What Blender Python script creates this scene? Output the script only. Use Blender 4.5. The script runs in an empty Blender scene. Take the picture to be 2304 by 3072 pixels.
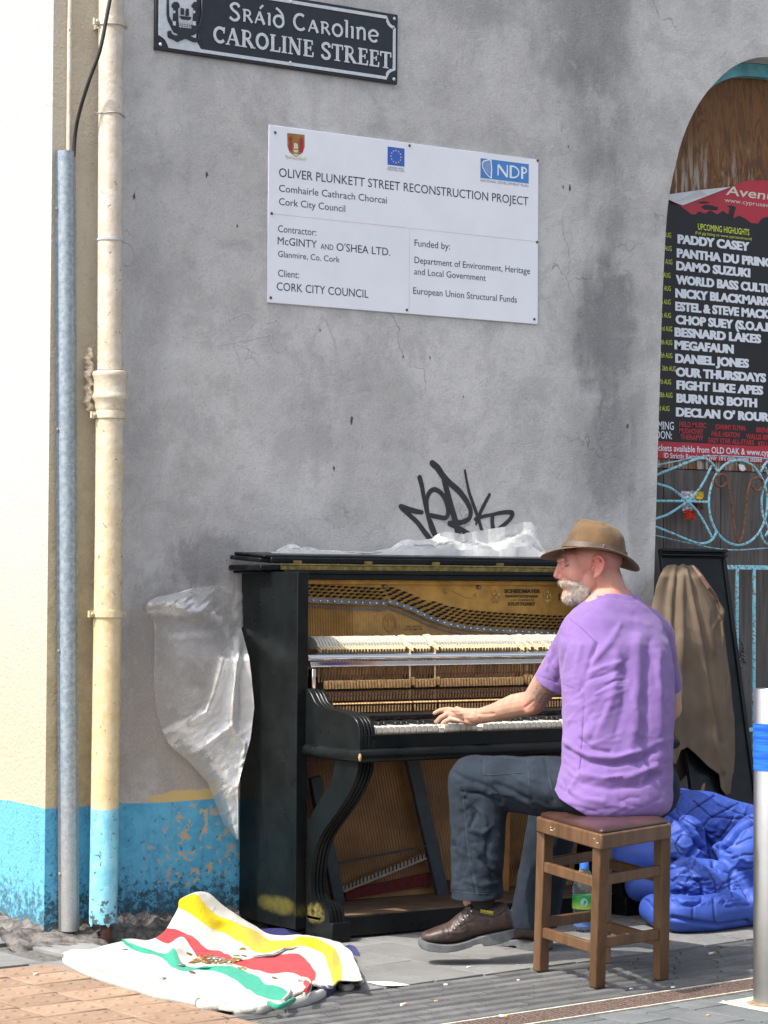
import bpy, bmesh, math, random
import numpy as np
from mathutils import Vector, Matrix, noise
from mathutils.bvhtree import BVHTree
S = bpy.context.scene
C = S.collection
PI = math.pi
rnd = random.Random(7)
# ------------------------------------------------------------------ camera
PW, PH, FPX = 2304, 3072, 7345.66
YAW, PITCH, ROLL, CAMH = .596268, .0288637, .00646685, 1.232
_f = Vector((math.sin(YAW)*math.cos(PITCH), math.cos(YAW)*math.cos(PITCH), math.sin(PITCH)))
_r = Vector((math.cos(YAW), -math.sin(YAW), 0)); _u = _r.cross(_f)
RT = _r*math.cos(ROLL)+_u*math.sin(ROLL); UP = -_r*math.sin(ROLL)+_u*math.cos(ROLL); FW = _f
CP = Vector((0, 0, CAMH))
cam = bpy.data.cameras.new('camera'); co = bpy.data.objects.new('camera', cam); C.objects.link(co)
co.matrix_world = Matrix(((RT.x, UP.x, -FW.x, CP.x), (RT.y, UP.y, -FW.y, CP.y), (RT.z, UP.z, -FW.z, CP.z), (0, 0, 0, 1)))
cam.sensor_fit = 'VERTICAL'; cam.sensor_height = 24; cam.lens = FPX/PH*24
cam.clip_end = 500
S.camera = co
S.render.resolution_x = 768; S.render.resolution_y = 1024
# ------------------------------------------------------------------ light
SUN_EL, SUN_S = math.radians(55), math.radians(-1.5)      # elevation; turn of the sun from -X towards the street
to_sun = Vector((-math.cos(SUN_EL)*math.cos(SUN_S), -math.cos(SUN_EL)*math.sin(SUN_S), math.sin(SUN_EL)))
w = bpy.data.worlds.new('World'); S.world = w; w.use_nodes = True
nt = w.node_tree; nt.nodes.clear()
sky = nt.nodes.new('ShaderNodeTexSky'); sky.sky_type = 'NISHITA'; sky.sun_disc = False
sky.sun_elevation = SUN_EL; sky.sun_rotation = math.atan2(to_sun.x, to_sun.y)
sky.air_density = 1.0; sky.dust_density = 4.0; sky.ozone_density = 1.0
bg = nt.nodes.new('ShaderNodeBackground'); bg.inputs[1].default_value = .15
wo = nt.nodes.new('ShaderNodeOutputWorld')
bwn = nt.nodes.new('ShaderNodeRGBToBW'); hz = nt.nodes.new('ShaderNodeMix'); hz.data_type = 'RGBA'; hz.inputs[0].default_value = .5      # thin white cloud veil
nt.links.new(sky.outputs[0], bwn.inputs[0]); nt.links.new(sky.outputs[0], hz.inputs[6]); nt.links.new(bwn.outputs[0], hz.inputs[7]); nt.links.new(hz.outputs[2], bg.inputs[0]); nt.links.new(bg.outputs[0], wo.inputs[0])
sl = bpy.data.lights.new('sun', 'SUN'); sl.energy = 2.3; sl.angle = math.radians(.55); sl.color = (1, .95, .87)
so = bpy.data.objects.new('sun', sl); C.objects.link(so)
so.rotation_euler = to_sun.to_track_quat('Z', 'Y').to_euler()
S.view_settings.view_transform = 'Standard'; S.view_settings.look = 'None'
S.view_settings.exposure = 1.3; S.view_settings.gamma = 1
# ------------------------------------------------------------------ measuring: a photo pixel and one known coordinate give a point
def at(u, v, ax, val):
    r = RT*((u-PW/2)/FPX) - UP*((v-PH/2)/FPX) + FW
    i = 'xyz'.index(ax)
    return CP + r*((val-CP[i])/r[i])
def px(p):
    q = Vector(p)-CP; z = q.dot(FW)
    return PW/2+FPX*q.dot(RT)/z, PH/2-FPX*q.dot(UP)/z
def zpt(ox, oy, s): return lambda x, y: (ox+x/s, oy+y/s)
# ------------------------------------------------------------------ helpers
class MB:
    def __init__(s): s.v = []; s.f = []; s.m = []; s.uv = None; s.mi = 0
    def add(s, vs, fs, mi=None):
        o = len(s.v); s.v += [tuple(p) for p in vs]; s.f += [tuple(i+o for i in f) for f in fs]; s.m += [s.mi if mi is None else mi]*len(fs); return s
    def box(s, x0, x1, y0, y1, z0, z1, mi=None):
        return s.add([(x0,y0,z0),(x1,y0,z0),(x1,y1,z0),(x0,y1,z0),(x0,y0,z1),(x1,y0,z1),(x1,y1,z1),(x0,y1,z1)],
            [(0,3,2,1),(4,5,6,7),(0,1,5,4),(1,2,6,5),(2,3,7,6),(3,0,4,7)], mi)
    def hexa(s, lo, hi, mi=None):   # two quads (lists of 4 points)
        return s.add(list(lo)+list(hi), [(0,3,2,1),(4,5,6,7),(0,1,5,4),(1,2,6,5),(2,3,7,6),(3,0,4,7)], mi)
    def prism(s, pts, vec, mi=None):    # polygon of 3D points pushed along vec
        n = len(pts); vec = Vector(vec); a = [Vector(p) for p in pts]; b = [p+vec for p in a]
        return s.add(a+b, [tuple(range(n))[::-1], tuple(range(n, 2*n))]+[(i, (i+1) % n, n+(i+1) % n, n+i) for i in range(n)], mi)
    def tube(s, pts, r, n=8, mi=None, cap=True, flat=None):
        pts = [Vector(p) for p in pts]; m = len(pts); rs = r if isinstance(r, (list, tuple)) else [r]*m
        vs = []; prev = None
        for i, p in enumerate(pts):
            t = (pts[min(i+1, m-1)]-pts[max(i-1, 0)])
            t = t.normalized() if t.length > 1e-9 else Vector((0, 0, 1))
            if prev is None:
                a = t.cross(Vector((0, 0, 1)));  a = a if a.length > .1 else t.cross(Vector((0, 1, 0)))
            else: a = prev-t*prev.dot(t)
            a.normalize(); prev = a; b = t.cross(a)
            if flat is not None:
                b = flat.normalized(); a = t.cross(b).normalized(); prev = a
            for k in range(n):
                an = 2*PI*(k+.5)/n; rr = rs[i]
                if isinstance(rr, tuple): vs.append(p+a*math.cos(an)*rr[0]+b*math.sin(an)*rr[1])
                else: vs.append(p+a*math.cos(an)*rr+b*math.sin(an)*rr)
        fs = [(i*n+k, i*n+(k+1) % n, (i+1)*n+(k+1) % n, (i+1)*n+k) for i in range(m-1) for k in range(n)]
        if cap: fs += [tuple(range(n))[::-1], tuple((m-1)*n+k for k in range(n))]
        return s.add(vs, fs, mi)
    def ball(s, c, r, n=12, mi=None, rot=None):
        c = Vector(c); r = (r, r, r) if not isinstance(r, (tuple, list)) else r; vs = []; h = n//2
        for i in range(h+1):
            th = PI*i/h
            for k in range(n):
                ph = 2*PI*k/n; v = Vector((r[0]*math.sin(th)*math.cos(ph), r[1]*math.sin(th)*math.sin(ph), r[2]*math.cos(th)))
                if rot is not None: v = rot @ v
                vs.append(c+v)
        return s.add(vs, [(i*n+k, (i+1)*n+k, (i+1)*n+(k+1) % n, i*n+(k+1) % n) for i in range(h) for k in range(n)], mi)
    def cone(s, a, b, ra, rb, n=14, mi=None, sub=6):   # round cone
        a = Vector(a); b = Vector(b)
        s.ball(a, ra, n, mi); s.ball(b, rb, n, mi)
        return s.tube([a.lerp(b, i/sub) for i in range(sub+1)], [ra+(rb-ra)*i/sub for i in range(sub+1)], n, mi)
    def lathe(s, prof, c=(0, 0, 0), n=24, mi=None):
        c = Vector(c); vs = []
        for r, z in prof:
            for k in range(n):
                a = 2*PI*k/n; vs.append(c+Vector((r*math.cos(a), r*math.sin(a), z)))
        m = len(prof)
        return s.add(vs, [(i*n+k, i*n+(k+1) % n, (i+1)*n+(k+1) % n, (i+1)*n+k) for i in range(m-1) for k in range(n)]+[tuple(range(n))[::-1], tuple((m-1)*n+k for k in range(n))], mi)
    def grid(s, P, mi=None, close=False):    # P[i][j] points
        n, m = len(P), len(P[0])
        return s.add([p for row in P for p in row], [(i*m+j, i*m+j+1, (i+1)*m+j+1, (i+1)*m+j) for i in range(n-1) for j in range(m-1)], mi)
    def ribbon(s, pts, wd, d, nrm, mi=None):     # flat stroke in the plane with normal nrm, thickness d
        pts = [Vector(p) for p in pts]; nrm = Vector(nrm).normalized(); m = len(pts)
        ws = wd if isinstance(wd, (list, tuple)) else [wd]*m; L = []; R = []
        for i, p in enumerate(pts):
            t = (pts[min(i+1, m-1)]-pts[max(i-1, 0)]).normalized(); sd = t.cross(nrm).normalized()
            L.append(p+sd*ws[i]/2); R.append(p-sd*ws[i]/2)
        for i in range(m-1):
            lo = [L[i], L[i+1], R[i+1], R[i]]; s.hexa(lo, [q+nrm*d for q in lo], mi)
        return s
    def mesh(s, name, mats, smooth=False, ang=40):
        me = bpy.data.meshes.new(name); me.from_pydata([tuple(v) for v in s.v], [], s.f)
        for m in (mats if isinstance(mats, (list, tuple)) else [mats]): me.materials.append(m)
        if len(me.polygons) == len(s.m): me.polygons.foreach_set('material_index', s.m)
        me.validate(); me.update()
        bm = bmesh.new(); bm.from_mesh(me); bmesh.ops.recalc_face_normals(bm, faces=bm.faces); bm.to_mesh(me); bm.free()
        if smooth:
            me.shade_smooth()
            if ang < 180: me.set_sharp_from_angle(angle=math.radians(ang))
        return me
    def build(s, name, mats, parent=None, smooth=False, ang=40, bevel=0, seg=2, **kw):
        return link(name, s.mesh(name, mats, smooth or bevel > 0, ang), parent, bevel, seg, **kw)
def link(name, me, parent=None, bevel=0, seg=2, loc=None, **kw):
    o = bpy.data.objects.new(name, me); C.objects.link(o)
    if loc is not None: o.location = loc
    if parent:
        o.parent = parent
        o.location = (Vector(loc) if loc is not None else Vector((0, 0, 0)))-ploc(parent)
    if bevel:
        b = o.modifiers.new('bevel', 'BEVEL'); b.width = bevel; b.segments = seg; b.limit_method = 'ANGLE'; b.angle_limit = math.radians(35)
    for k, v in kw.items(): o[k] = v
    return o
def ploc(p):
    v = Vector(p.location)
    while p.parent: p = p.parent; v += Vector(p.location)
    return v
def thing(name, label, cat, loc=(0, 0, 0), group=None):
    o = bpy.data.objects.new(name, None); C.objects.link(o); o.location = loc; o['label'] = label; o['category'] = cat
    o.empty_display_size = .1
    if group: o['group'] = group
    return o
def tag(o, label, cat, group=None):
    o['label'] = label; o['category'] = cat
    if group: o['group'] = group
    return o
def fuse(mb, voxel, smooth=4, name='t', fac=.5):
    me = mb.mesh(name, []); o = bpy.data.objects.new('tmp', me); C.objects.link(o)
    r = o.modifiers.new('r', 'REMESH'); r.mode = 'VOXEL'; r.voxel_size = voxel
    if smooth:
        q = o.modifiers.new('s', 'SMOOTH'); q.iterations = smooth; q.factor = fac
    dg = bpy.context.evaluated_depsgraph_get(); dg.update()
    out = bpy.data.meshes.new_from_object(o.evaluated_get(dg), depsgraph=dg)
    bpy.data.objects.remove(o); bpy.data.meshes.remove(me); out.name = name
    return out
def arr(me):
    n = len(me.vertices); v = np.empty(n*3); me.vertices.foreach_get('co', v)
    nn = np.empty(n*3); me.vertex_normals.foreach_get('vector', nn) if hasattr(me, 'vertex_normals') else me.vertices.foreach_get('normal', nn)
    return v.reshape(-1, 3), nn.reshape(-1, 3)
def npx(v):
    q = v-np.array(CP); z = q@np.array(FW)
    return np.stack([PW/2+FPX*(q@np.array(RT))/z, PH/2-FPX*(q@np.array(UP))/z], 1)
def segd(p, line):
    d = np.full(len(p), 1e9)
    for a, b in zip(line[:-1], line[1:]):
        a = np.array(a, float); b = np.array(b, float); ab = b-a; t = np.clip(((p-a)@ab)/(ab@ab+1e-9), 0, 1)
        d = np.minimum(d, np.hypot(*(p-(a+t[:, None]*ab)).T))
    return d
def folds(me, fl, facing=True, lim=None):
    """raise (+) or sink (-) creases; a crease is (polyline, half width, height in m) measured on the photo"""
    v, n = arr(me); p = npx(v); wgt = np.clip(-(n@np.array(FW))*3, 0, 1) if facing else np.ones(len(v))
    d = np.zeros(len(v))
    for line, wd, am in fl:
        k = segd(p, line); d += am*np.exp(-(k/wd)**2)
    v = v+n*(d*wgt)[:, None]
    me.vertices.foreach_set('co', v.ravel()); me.update(); return me
def bumpn(me, am, sc, seed=0, oct=3):
    v, n = arr(me)
    d = np.array([noise.fractal(Vector(p)*sc+Vector((seed, seed, seed)), .9, 2, oct) for p in v])
    v = v+n*(d*am)[:, None]; me.vertices.foreach_set('co', v.ravel()); me.update(); return me
def finish(me, mats, smooth=True):
    me.materials.clear()
    for m in (mats if isinstance(mats, (list, tuple)) else [mats]): me.materials.append(m)
    if smooth: me.shade_smooth()
    return me
def stitch(me, lines, r, mat, name, parent, lift=.0022):
    bv = BVHTree.FromPolygons([tuple(q.co) for q in me.vertices], [tuple(p.vertices) for p in me.polygons]); m = MB()
    for l in lines:
        dn = []
        for (a, b), (c_, d) in zip(l[:-1], l[1:]):
            k = max(1, int(math.hypot(c_-a, d-b)/6)); dn += [(a+(c_-a)*i/k, b+(d-b)*i/k) for i in range(k)]
        dn.append(l[-1]); run = []
        for u, v in dn:
            dr = (at(u, v, 'y', 6.5)-CP).normalized(); h = bv.ray_cast(CP, dr)
            if h[0] is None or (run and (h[0]-run[-1]).length > .03):
                if len(run) > 2: m.tube(run, r, 5)
                run = []
                if h[0] is None: continue
            run.append(h[0]-dr*lift)
        if len(run) > 2: m.tube(run, r, 5)
    if m.v: o = m.build(name, mat, parent, True); o['kind'] = 'stuff'; return o
def creases(rr_, n, box, ang, ln, w_, am):
    out = []
    for k in range(n):
        a = rr_.uniform(box[0], box[2]); b = rr_.uniform(box[1], box[3]); an = math.radians(rr_.uniform(*ang)); L_ = rr_.uniform(*ln); bend = rr_.uniform(-.12, .12)*L_
        out.append(([(a-L_/2*math.cos(an), b-L_/2*math.sin(an)), (a-bend*math.sin(an), b+bend*math.cos(an)), (a+L_/2*math.cos(an), b+L_/2*math.sin(an))], rr_.uniform(*w_), rr_.choice((-1, 1))*rr_.uniform(*am)))
    return out
# ------------------------------------------------------------------ lettering
_tc = {}
def text_geo(s, off=0.0, res=3):
    k = (s, off)
    if k in _tc: return _tc[k]
    cu = bpy.data.curves.new('t', 'FONT'); cu.body = s; cu.size = 1; cu.resolution_u = res; cu.offset = off; cu.fill_mode = 'FRONT'
    o = bpy.data.objects.new('t', cu); C.objects.link(o); dg = bpy.context.evaluated_depsgraph_get(); dg.update()
    me = bpy.data.meshes.new_from_object(o.evaluated_get(dg), depsgraph=dg)
    v = [tuple(q.co) for q in me.vertices]; f = [tuple(q.vertices) for q in me.polygons]
    bpy.data.objects.remove(o); bpy.data.curves.remove(cu); bpy.data.meshes.remove(me)
    _tc[k] = (v, f); return v, f
CAPH = max(q[1] for q in text_geo('H')[0]); print('CAPH', CAPH)
def put_text(mb, s, A, B, cap, off=0.0, mi=None, slant=0.0, nrm=(0, -1, 0), lift=0.0):
    """text from point A to point B (base line), capital height cap"""
    v, f = text_geo(s, off)
    if not v: return
    x0 = min(q[0] for q in v); x1 = max(q[0] for q in v); A = Vector(A); B = Vector(B); d = (B-A)
    n = Vector(nrm); e = d.normalized(); up = n.cross(e); up = up if up.z > 0 else -up
    up = (up).normalized(); L = d.length/(x1-x0); H_ = cap/CAPH
    for k in ((0,) if off < .02 else (-1, 0, 1)):
        mb.add([A+e*((q[0]-x0+k*off*.8)*L+slant*q[1]*H_)+up*(q[1]*H_)+n*(lift+.00008*(k+1)) for q in v], f, mi)
# ------------------------------------------------------------------ materials
class NT:
    def __init__(s, name):
        s.m = bpy.data.materials.new(name); s.m.use_nodes = True; s.t = s.m.node_tree; s.b = s.t.nodes['Principled BSDF']; s._c = None
    def n(s, ty, **k):
        nd = s.t.nodes.new(ty)
        for a, b in k.items(): setattr(nd, a, b)
        return nd
    def l(s, a, b): s.t.links.new(a, b)
    def obj(s):
        if s._c is None:
            s._c = s.n('ShaderNodeNewGeometry').outputs['Position']
        return s._c
    def gen(s): return s.n('ShaderNodeTexCoord').outputs['Object']
    def mapp(s, src, sc=(1, 1, 1), loc=(0, 0, 0), rot=(0, 0, 0)):
        m = s.n('ShaderNodeMapping'); s.l(src, m.inputs[0]); m.inputs['Scale'].default_value = sc; m.inputs['Location'].default_value = loc; m.inputs['Rotation'].default_value = rot
        return m.outputs[0]
    def noise(s, scale, det=4, rough=.55, src=None, dist=0, sc=None):
        nd = s.n('ShaderNodeTexNoise'); c = src if src is not None else s.obj()
        if sc: c = s.mapp(c, sc)
        s.l(c, nd.inputs['Vector']); nd.inputs['Scale'].default_value = scale; nd.inputs['Detail'].default_value = det; nd.inputs['Roughness'].default_value = rough; nd.inputs['Distortion'].default_value = dist
        return nd.outputs['Fac']
    def vor(s, scale, src=None, feat='F1', sc=None):
        nd = s.n('ShaderNodeTexVoronoi', feature=feat); c = src if src is not None else s.obj()
        if sc: c = s.mapp(c, sc)
        s.l(c, nd.inputs['Vector']); nd.inputs['Scale'].default_value = scale
        return nd.outputs['Distance']
    def ramp(s, src, a, b, lo=0., hi=1., sm=True):
        nd = s.n('ShaderNodeMapRange', interpolation_type='SMOOTHSTEP' if sm else 'LINEAR'); s.l(src, nd.inputs[0])
        for i, q in zip((1, 2, 3, 4), (a, b, lo, hi)): nd.inputs[i].default_value = q
        return nd.outputs[0]
    def math(s, op, a, b=None, clamp=False):
        nd = s.n('ShaderNodeMath', operation=op); nd.use_clamp = clamp
        for i, q in enumerate((a, b)):
            if q is None: continue
            if isinstance(q, (int, float)): nd.inputs[i].default_value = q
            else: s.l(q, nd.inputs[i])
        return nd.outputs[0]
    def xyz(s, src=None):
        nd = s.n('ShaderNodeSeparateXYZ'); s.l(src if src is not None else s.obj(), nd.inputs[0]); return nd.outputs
    def mix(s, f, a, b, bl='MIX'):
        nd = s.n('ShaderNodeMix', data_type='RGBA', blend_type=bl)
        for i, q in ((0, f), (6, a), (7, b)):
            if isinstance(q, (int, float)): nd.inputs[i].default_value = q
            elif isinstance(q, (tuple, list)): nd.inputs[i].default_value = (*q, 1)
            else: s.l(q, nd.inputs[i])
        return nd.outputs[2]
    def col(s, c):
        if isinstance(c, (tuple, list)): s.b.inputs['Base Color'].default_value = (*c, 1)
        else: s.l(c, s.b.inputs['Base Color'])
        return s
    def set(s, **k):
        for a, b in k.items():
            i = s.b.inputs[a.replace('_', ' ')]
            if isinstance(b, (int, float, tuple)): i.default_value = b
            else: s.l(b, i)
        return s
    def bump(s, h, dist=.01, strg=1.):
        nd = s.n('ShaderNodeBump'); nd.inputs['Distance'].default_value = dist; nd.inputs['Strength'].default_value = strg; s.l(h, nd.inputs['Height']); s.l(nd.outputs[0], s.b.inputs['Normal']); return s
    def rnd(s):
        return s.n('ShaderNodeObjectInfo').outputs['Random']
def simple(name, c, rough=.6, var=.15, scale=30, bump=.0, bscale=None, metal=0., spec=.5, pos=True, dist=.002, **k):
    t = NT(name); n = t.noise(scale, 5, .6, None if pos else t.gen())
    lo = tuple(q*(1-var) for q in c); hi = tuple(min(1, q*(1+var)) for q in c)
    t.col(t.mix(t.ramp(n, .3, .7), lo, hi)); t.set(Roughness=rough, Metallic=metal); t.b.inputs['Specular IOR Level'].default_value = spec
    if bump: t.bump(t.noise(bscale or scale*3, 4, .6), dist, bump)
    for a, b in k.items(): t.b.inputs[a.replace('_', ' ')].default_value = b
    return t.m
# ------------------------------------------------------------------ wall materials
def wall_material():
    t = NT('aged_render_and_paint'); x, y, z = t.xyz(); M_ = t.math
    big = t.noise(1.3, 6, .6, dist=.6); mid = t.noise(7, 6, .65, dist=.5); fine = t.noise(160, 4, .7); mott = t.noise(38, 5, .75)
    streak = t.noise(9, 5, .6, sc=(1, 1, .22), dist=.4)
    grey = t.mix(t.ramp(big, .3, .72), (.48, .465, .45), (.61, .595, .575))
    grey = t.mix(t.ramp(mid, .4, .75, 0, .35), grey, (.27, .265, .26))
    grey = t.mix(t.ramp(streak, .42, .8, 0, .3), grey, (.5, .495, .49))
    def blob(cx_, cz, rx, rz, thr=.25, hi=1.):
        a = M_('DIVIDE', M_('SUBTRACT', x, cx_), rx); b = M_('DIVIDE', M_('SUBTRACT', z, cz), rz)
        d = M_('ADD', M_('MULTIPLY', a, a), M_('MULTIPLY', b, b))
        d = M_('ADD', d, M_('MULTIPLY', M_('SUBTRACT', mid, .5), 3.2)); d = M_('ADD', d, M_('MULTIPLY', M_('SUBTRACT', streak, .5), 1.8))
        return t.ramp(d, thr, 1.35, hi, 0)
    wob = M_('MULTIPLY', M_('SUBTRACT', t.noise(1.6, 3, .5), .5), .35)
    band = t.ramp(M_('ABSOLUTE', M_('ADD', M_('SUBTRACT', x, 6.24), wob)), .0, .27, 1, 0)
    band = M_('MULTIPLY', band, t.ramp(t.noise(2.0, 5, .65, sc=(1, 1, .5)), .34, .62, .15, 1))
    band = M_('MULTIPLY', band, t.ramp(z, 1.2, 1.7, .0, 1.))
    dark = (.12, .12, .125)
    grey = t.mix(M_('MULTIPLY', band, .66), grey, dark)
    for q in ((6.25, 2.25, .16, .3, .6), (6.1, 3.5, .28, .32, .42), (6.28, 1.75, .14, .25, .45), (5.55, 3.55, .3, .16, .3), (4.42, 1.33, .17, .12, .5), (4.25, 1.1, .22, .4, .28), (4.27, .78, .3, .42, .42), (4.15, 2.0, .1, .6, .18), (4.9, 1.9, .4, .2, .15), (6.42, 1.6, .06, .5, .25)):
        grey = t.mix(blob(q[0], q[1], q[2], q[3], .2, q[4]), grey, dark)
    grey = t.mix(blob(4.3, .70, .5, .38, .1, .6), grey, (.36, .30, .245))
    for q in ((4.78, 2.98, .05, .17, .6), (4.92, 2.93, .05, .2, .45)):
        grey = t.mix(blob(q[0], q[1], q[2], q[3], .2, q[4]), grey, (.62, .61, .6))
    spk = t.noise(105, 5, .8); grey = t.mix(t.ramp(spk, .52, .68, 0, .42), grey, (.20, .20, .20)); grey = t.mix(t.ramp(spk, .34, .46, .35, 0), grey, (.60, .59, .58))
    grey = t.mix(t.ramp(t.noise(30, 6, .75, sc=(1.6, 1, .7), dist=1.5), .54, .72, 0, .3), grey, (.22, .215, .21))
    crk = t.vor(1.5, feat='DISTANCE_TO_EDGE', src=t.mapp(t.n('ShaderNodeVectorMath', operation='ADD').outputs[0]) if False else None)
    wv = t.n('ShaderNodeVectorMath', operation='ADD'); t.l(t.obj(), wv.inputs[0]); nz = t.n('ShaderNodeTexNoise'); t.l(t.obj(), nz.inputs['Vector']); nz.inputs['Scale'].default_value = 6; nz.inputs['Detail'].default_value = 6; sc3 = t.n('ShaderNodeVectorMath', operation='SCALE'); t.l(nz.outputs['Color'], sc3.inputs[0]); sc3.inputs['Scale'].default_value = .35; t.l(sc3.outputs[0], wv.inputs[1])
    crk = t.vor(1.1, src=wv.outputs[0], feat='DISTANCE_TO_EDGE')
    grey = t.mix(M_('MULTIPLY', t.ramp(crk, .0, .006, 1, 0), t.ramp(t.noise(2.6, 3), .5, .62, 0, .55)), grey, (.13, .13, .13))
    blot = t.noise(4.2, 8, .72, dist=.3); grey = t.mix(t.ramp(blot, .48, .60, 0, .30), grey, (.27, .265, .262)); grey = t.mix(t.ramp(blot, .36, .44, .28, 0), grey, (.62, .615, .605))
    # cream paint round the corner
    edge = M_('ADD', x, M_('MULTIPLY', M_('SUBTRACT', mid, .5), .05))
    wear = t.noise(14, 6, .7, dist=.3)
    cream = t.mix(t.ramp(wear, .3, .7), (.42, .34, .20), (.56, .47, .30))
    cream = t.mix(t.ramp(z, .6, 2.6, .0, .85), cream, (.56, .51, .42))
    cream = t.mix(t.ramp(t.noise(22, 6, .75), .62, .74, 0, .75), cream, (.24, .20, .16))
    cream = t.mix(M_('MULTIPLY', t.ramp(x, 3.80, 4.04, 0, .5), t.ramp(t.noise(5, 6, .7, sc=(1, 1, .4)), .35, .62)), cream, (.30, .25, .19))
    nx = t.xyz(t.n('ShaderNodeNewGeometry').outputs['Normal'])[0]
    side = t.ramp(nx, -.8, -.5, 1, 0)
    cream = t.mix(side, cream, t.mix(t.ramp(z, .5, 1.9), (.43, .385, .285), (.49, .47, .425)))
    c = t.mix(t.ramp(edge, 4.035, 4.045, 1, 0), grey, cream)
    zz = M_('ADD', z, M_('MULTIPLY', M_('SUBTRACT', mid, .5), .05))
    zz = M_('ADD', zz, M_('MULTIPLY', M_('SUBTRACT', fine, .5), .012))
    yel = M_('MULTIPLY', t.ramp(M_('ADD', zz, M_('MULTIPLY', M_('SUBTRACT', t.noise(5, 3), .5), .07)), .478, .484, 1, 0), t.ramp(edge, 4.16, 4.2, 0, 1))
    c = t.mix(yel, c, (.55, .41, .18))
    # blue painted base
    blue = t.mix(t.ramp(wear, .3, .7), (.075, .31, .50), (.12, .42, .62))
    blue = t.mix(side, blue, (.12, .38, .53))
    low = t.ramp(z, .06, .26, 1, 0)
    sp = t.noise(34, 6, .8)
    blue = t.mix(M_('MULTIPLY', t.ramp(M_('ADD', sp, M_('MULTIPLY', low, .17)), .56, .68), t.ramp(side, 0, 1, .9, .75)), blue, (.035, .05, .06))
    blue = t.mix(M_('MULTIPLY', t.ramp(t.noise(11, 5, .7, sc=(1.6, 1, .3)), .5, .68, 0, .55), t.ramp(z, .1, .42, 1, .3)), blue, (.05, .13, .19))
    pa = M_('MULTIPLY', t.ramp(t.noise(26, 4, .6, dist=.5), .55, .57), blob(4.36, .28, .2, .14, .6, 1))
    blue = t.mix(pa, blue, (.42, .35, .26))
    zb = M_('ADD', z, M_('MULTIPLY', M_('SUBTRACT', t.noise(2.2, 2), .5), .03))
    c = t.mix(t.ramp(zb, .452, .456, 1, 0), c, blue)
    stone = t.mix(t.ramp(sp, .35, .65), (.03, .03, .028), (.20, .19, .175))
    c = t.mix(t.ramp(M_('ADD', z, M_('MULTIPLY', M_('SUBTRACT', wear, .5), .13)), .05, .058, 1, 0), c, stone)
    # dark pits
    c = t.mix(t.ramp(t.noise(240, 3, .6), .66, .74, 0, .35), c, (.12, .12, .12))
    pit = t.vor(2.6, dist if False else None) if False else None
    t.col(c); t.set(Roughness=.9); t.b.inputs['Specular IOR Level'].default_value = .25
    trow = t.noise(9, 7, .62, dist=.8); coarse = t.noise(75, 4, .6)
    h = M_('ADD', M_('MULTIPLY', trow, .8), M_('ADD', M_('MULTIPLY', fine, .22), M_('MULTIPLY', coarse, t.ramp(x, 3.95, 4.1, .9, .25))))
    sw = t.noise(34, 3, .5, dist=4.5); h = M_('ADD', h, M_('MULTIPLY', sw, .22)); t.bump(h, .010, .62); return t.m
M_wall = wall_material()
def cream_paint(name='cream_gloss_paint', side=False):
    t = NT(name); x, y, z = t.xyz(); n = t.noise(18, 6, .7)
    c = t.mix(t.ramp(z, .6, 2.6), t.mix(t.ramp(n, .35, .65), (.55, .43, .225), (.64, .53, .32)), t.mix(t.ramp(n, .35, .65), (.50, .43, .34), (.60, .54, .46)))
    c = t.mix(t.ramp(t.noise(50, 5, .7), .63, .66, 0, .85), c, (.10, .065, .05))
    c = t.mix(t.math('MULTIPLY', t.ramp(x, 3.97, 4.0, 0, 1), t.ramp(t.noise(60, 5, .8), .48, .62, 0, .45)), c, (.2, .16, .12))
    b = t.mix(t.ramp(n, .35, .65), (.16, .46, .62), (.25, .58, .72))
    low = t.ramp(z, .05, .22, .12, 0)
    b = t.mix(t.ramp(t.math('ADD', t.noise(40, 5, .7), low), .60, .66, 0, .9), b, (.05, .04, .03))
    c = t.mix(t.ramp(t.math('ADD', z, t.math('MULTIPLY', t.math('SUBTRACT', n, .5), .03)), .45, .452, 1, 0), c, b)
    t.col(c); t.set(Roughness=.5); t.bump(t.noise(45, 4, .6), .004, .5); return t.m
M_cream = cream_paint()
M_galv = None
t = NT('galvanised_steel'); n = t.vor(240); n2 = t.noise(60, 4, .6)
c = t.mix(t.ramp(n2, .35, .65), (.20, .25, .30), (.31, .36, .40))
c = t.mix(t.ramp(t.xyz()[2], .05, .7, .75, 0), c, (.33, .31, .28)); c = t.mix(t.ramp(t.noise(300, 3, .7), .5, .75, 0, .4), c, (.62, .66, .7))
t.col(c).set(Roughness=.5, Metallic=.35); t.bump(t.noise(30, 3), .002, .4); M_galv = t.m
M_rubber = simple('black_cable_rubber', (.015, .015, .017), .55, .3)
M_wire = simple('twisted_wire', (.45, .40, .33), .6, .3)
M_dirtmetal = simple('rusty_iron', (.11, .05, .03), .8, .5, 60, .4)
M_reveal = simple('grey_reveal_render', (.30, .30, .30), .9, .2, 12, .4)
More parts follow.
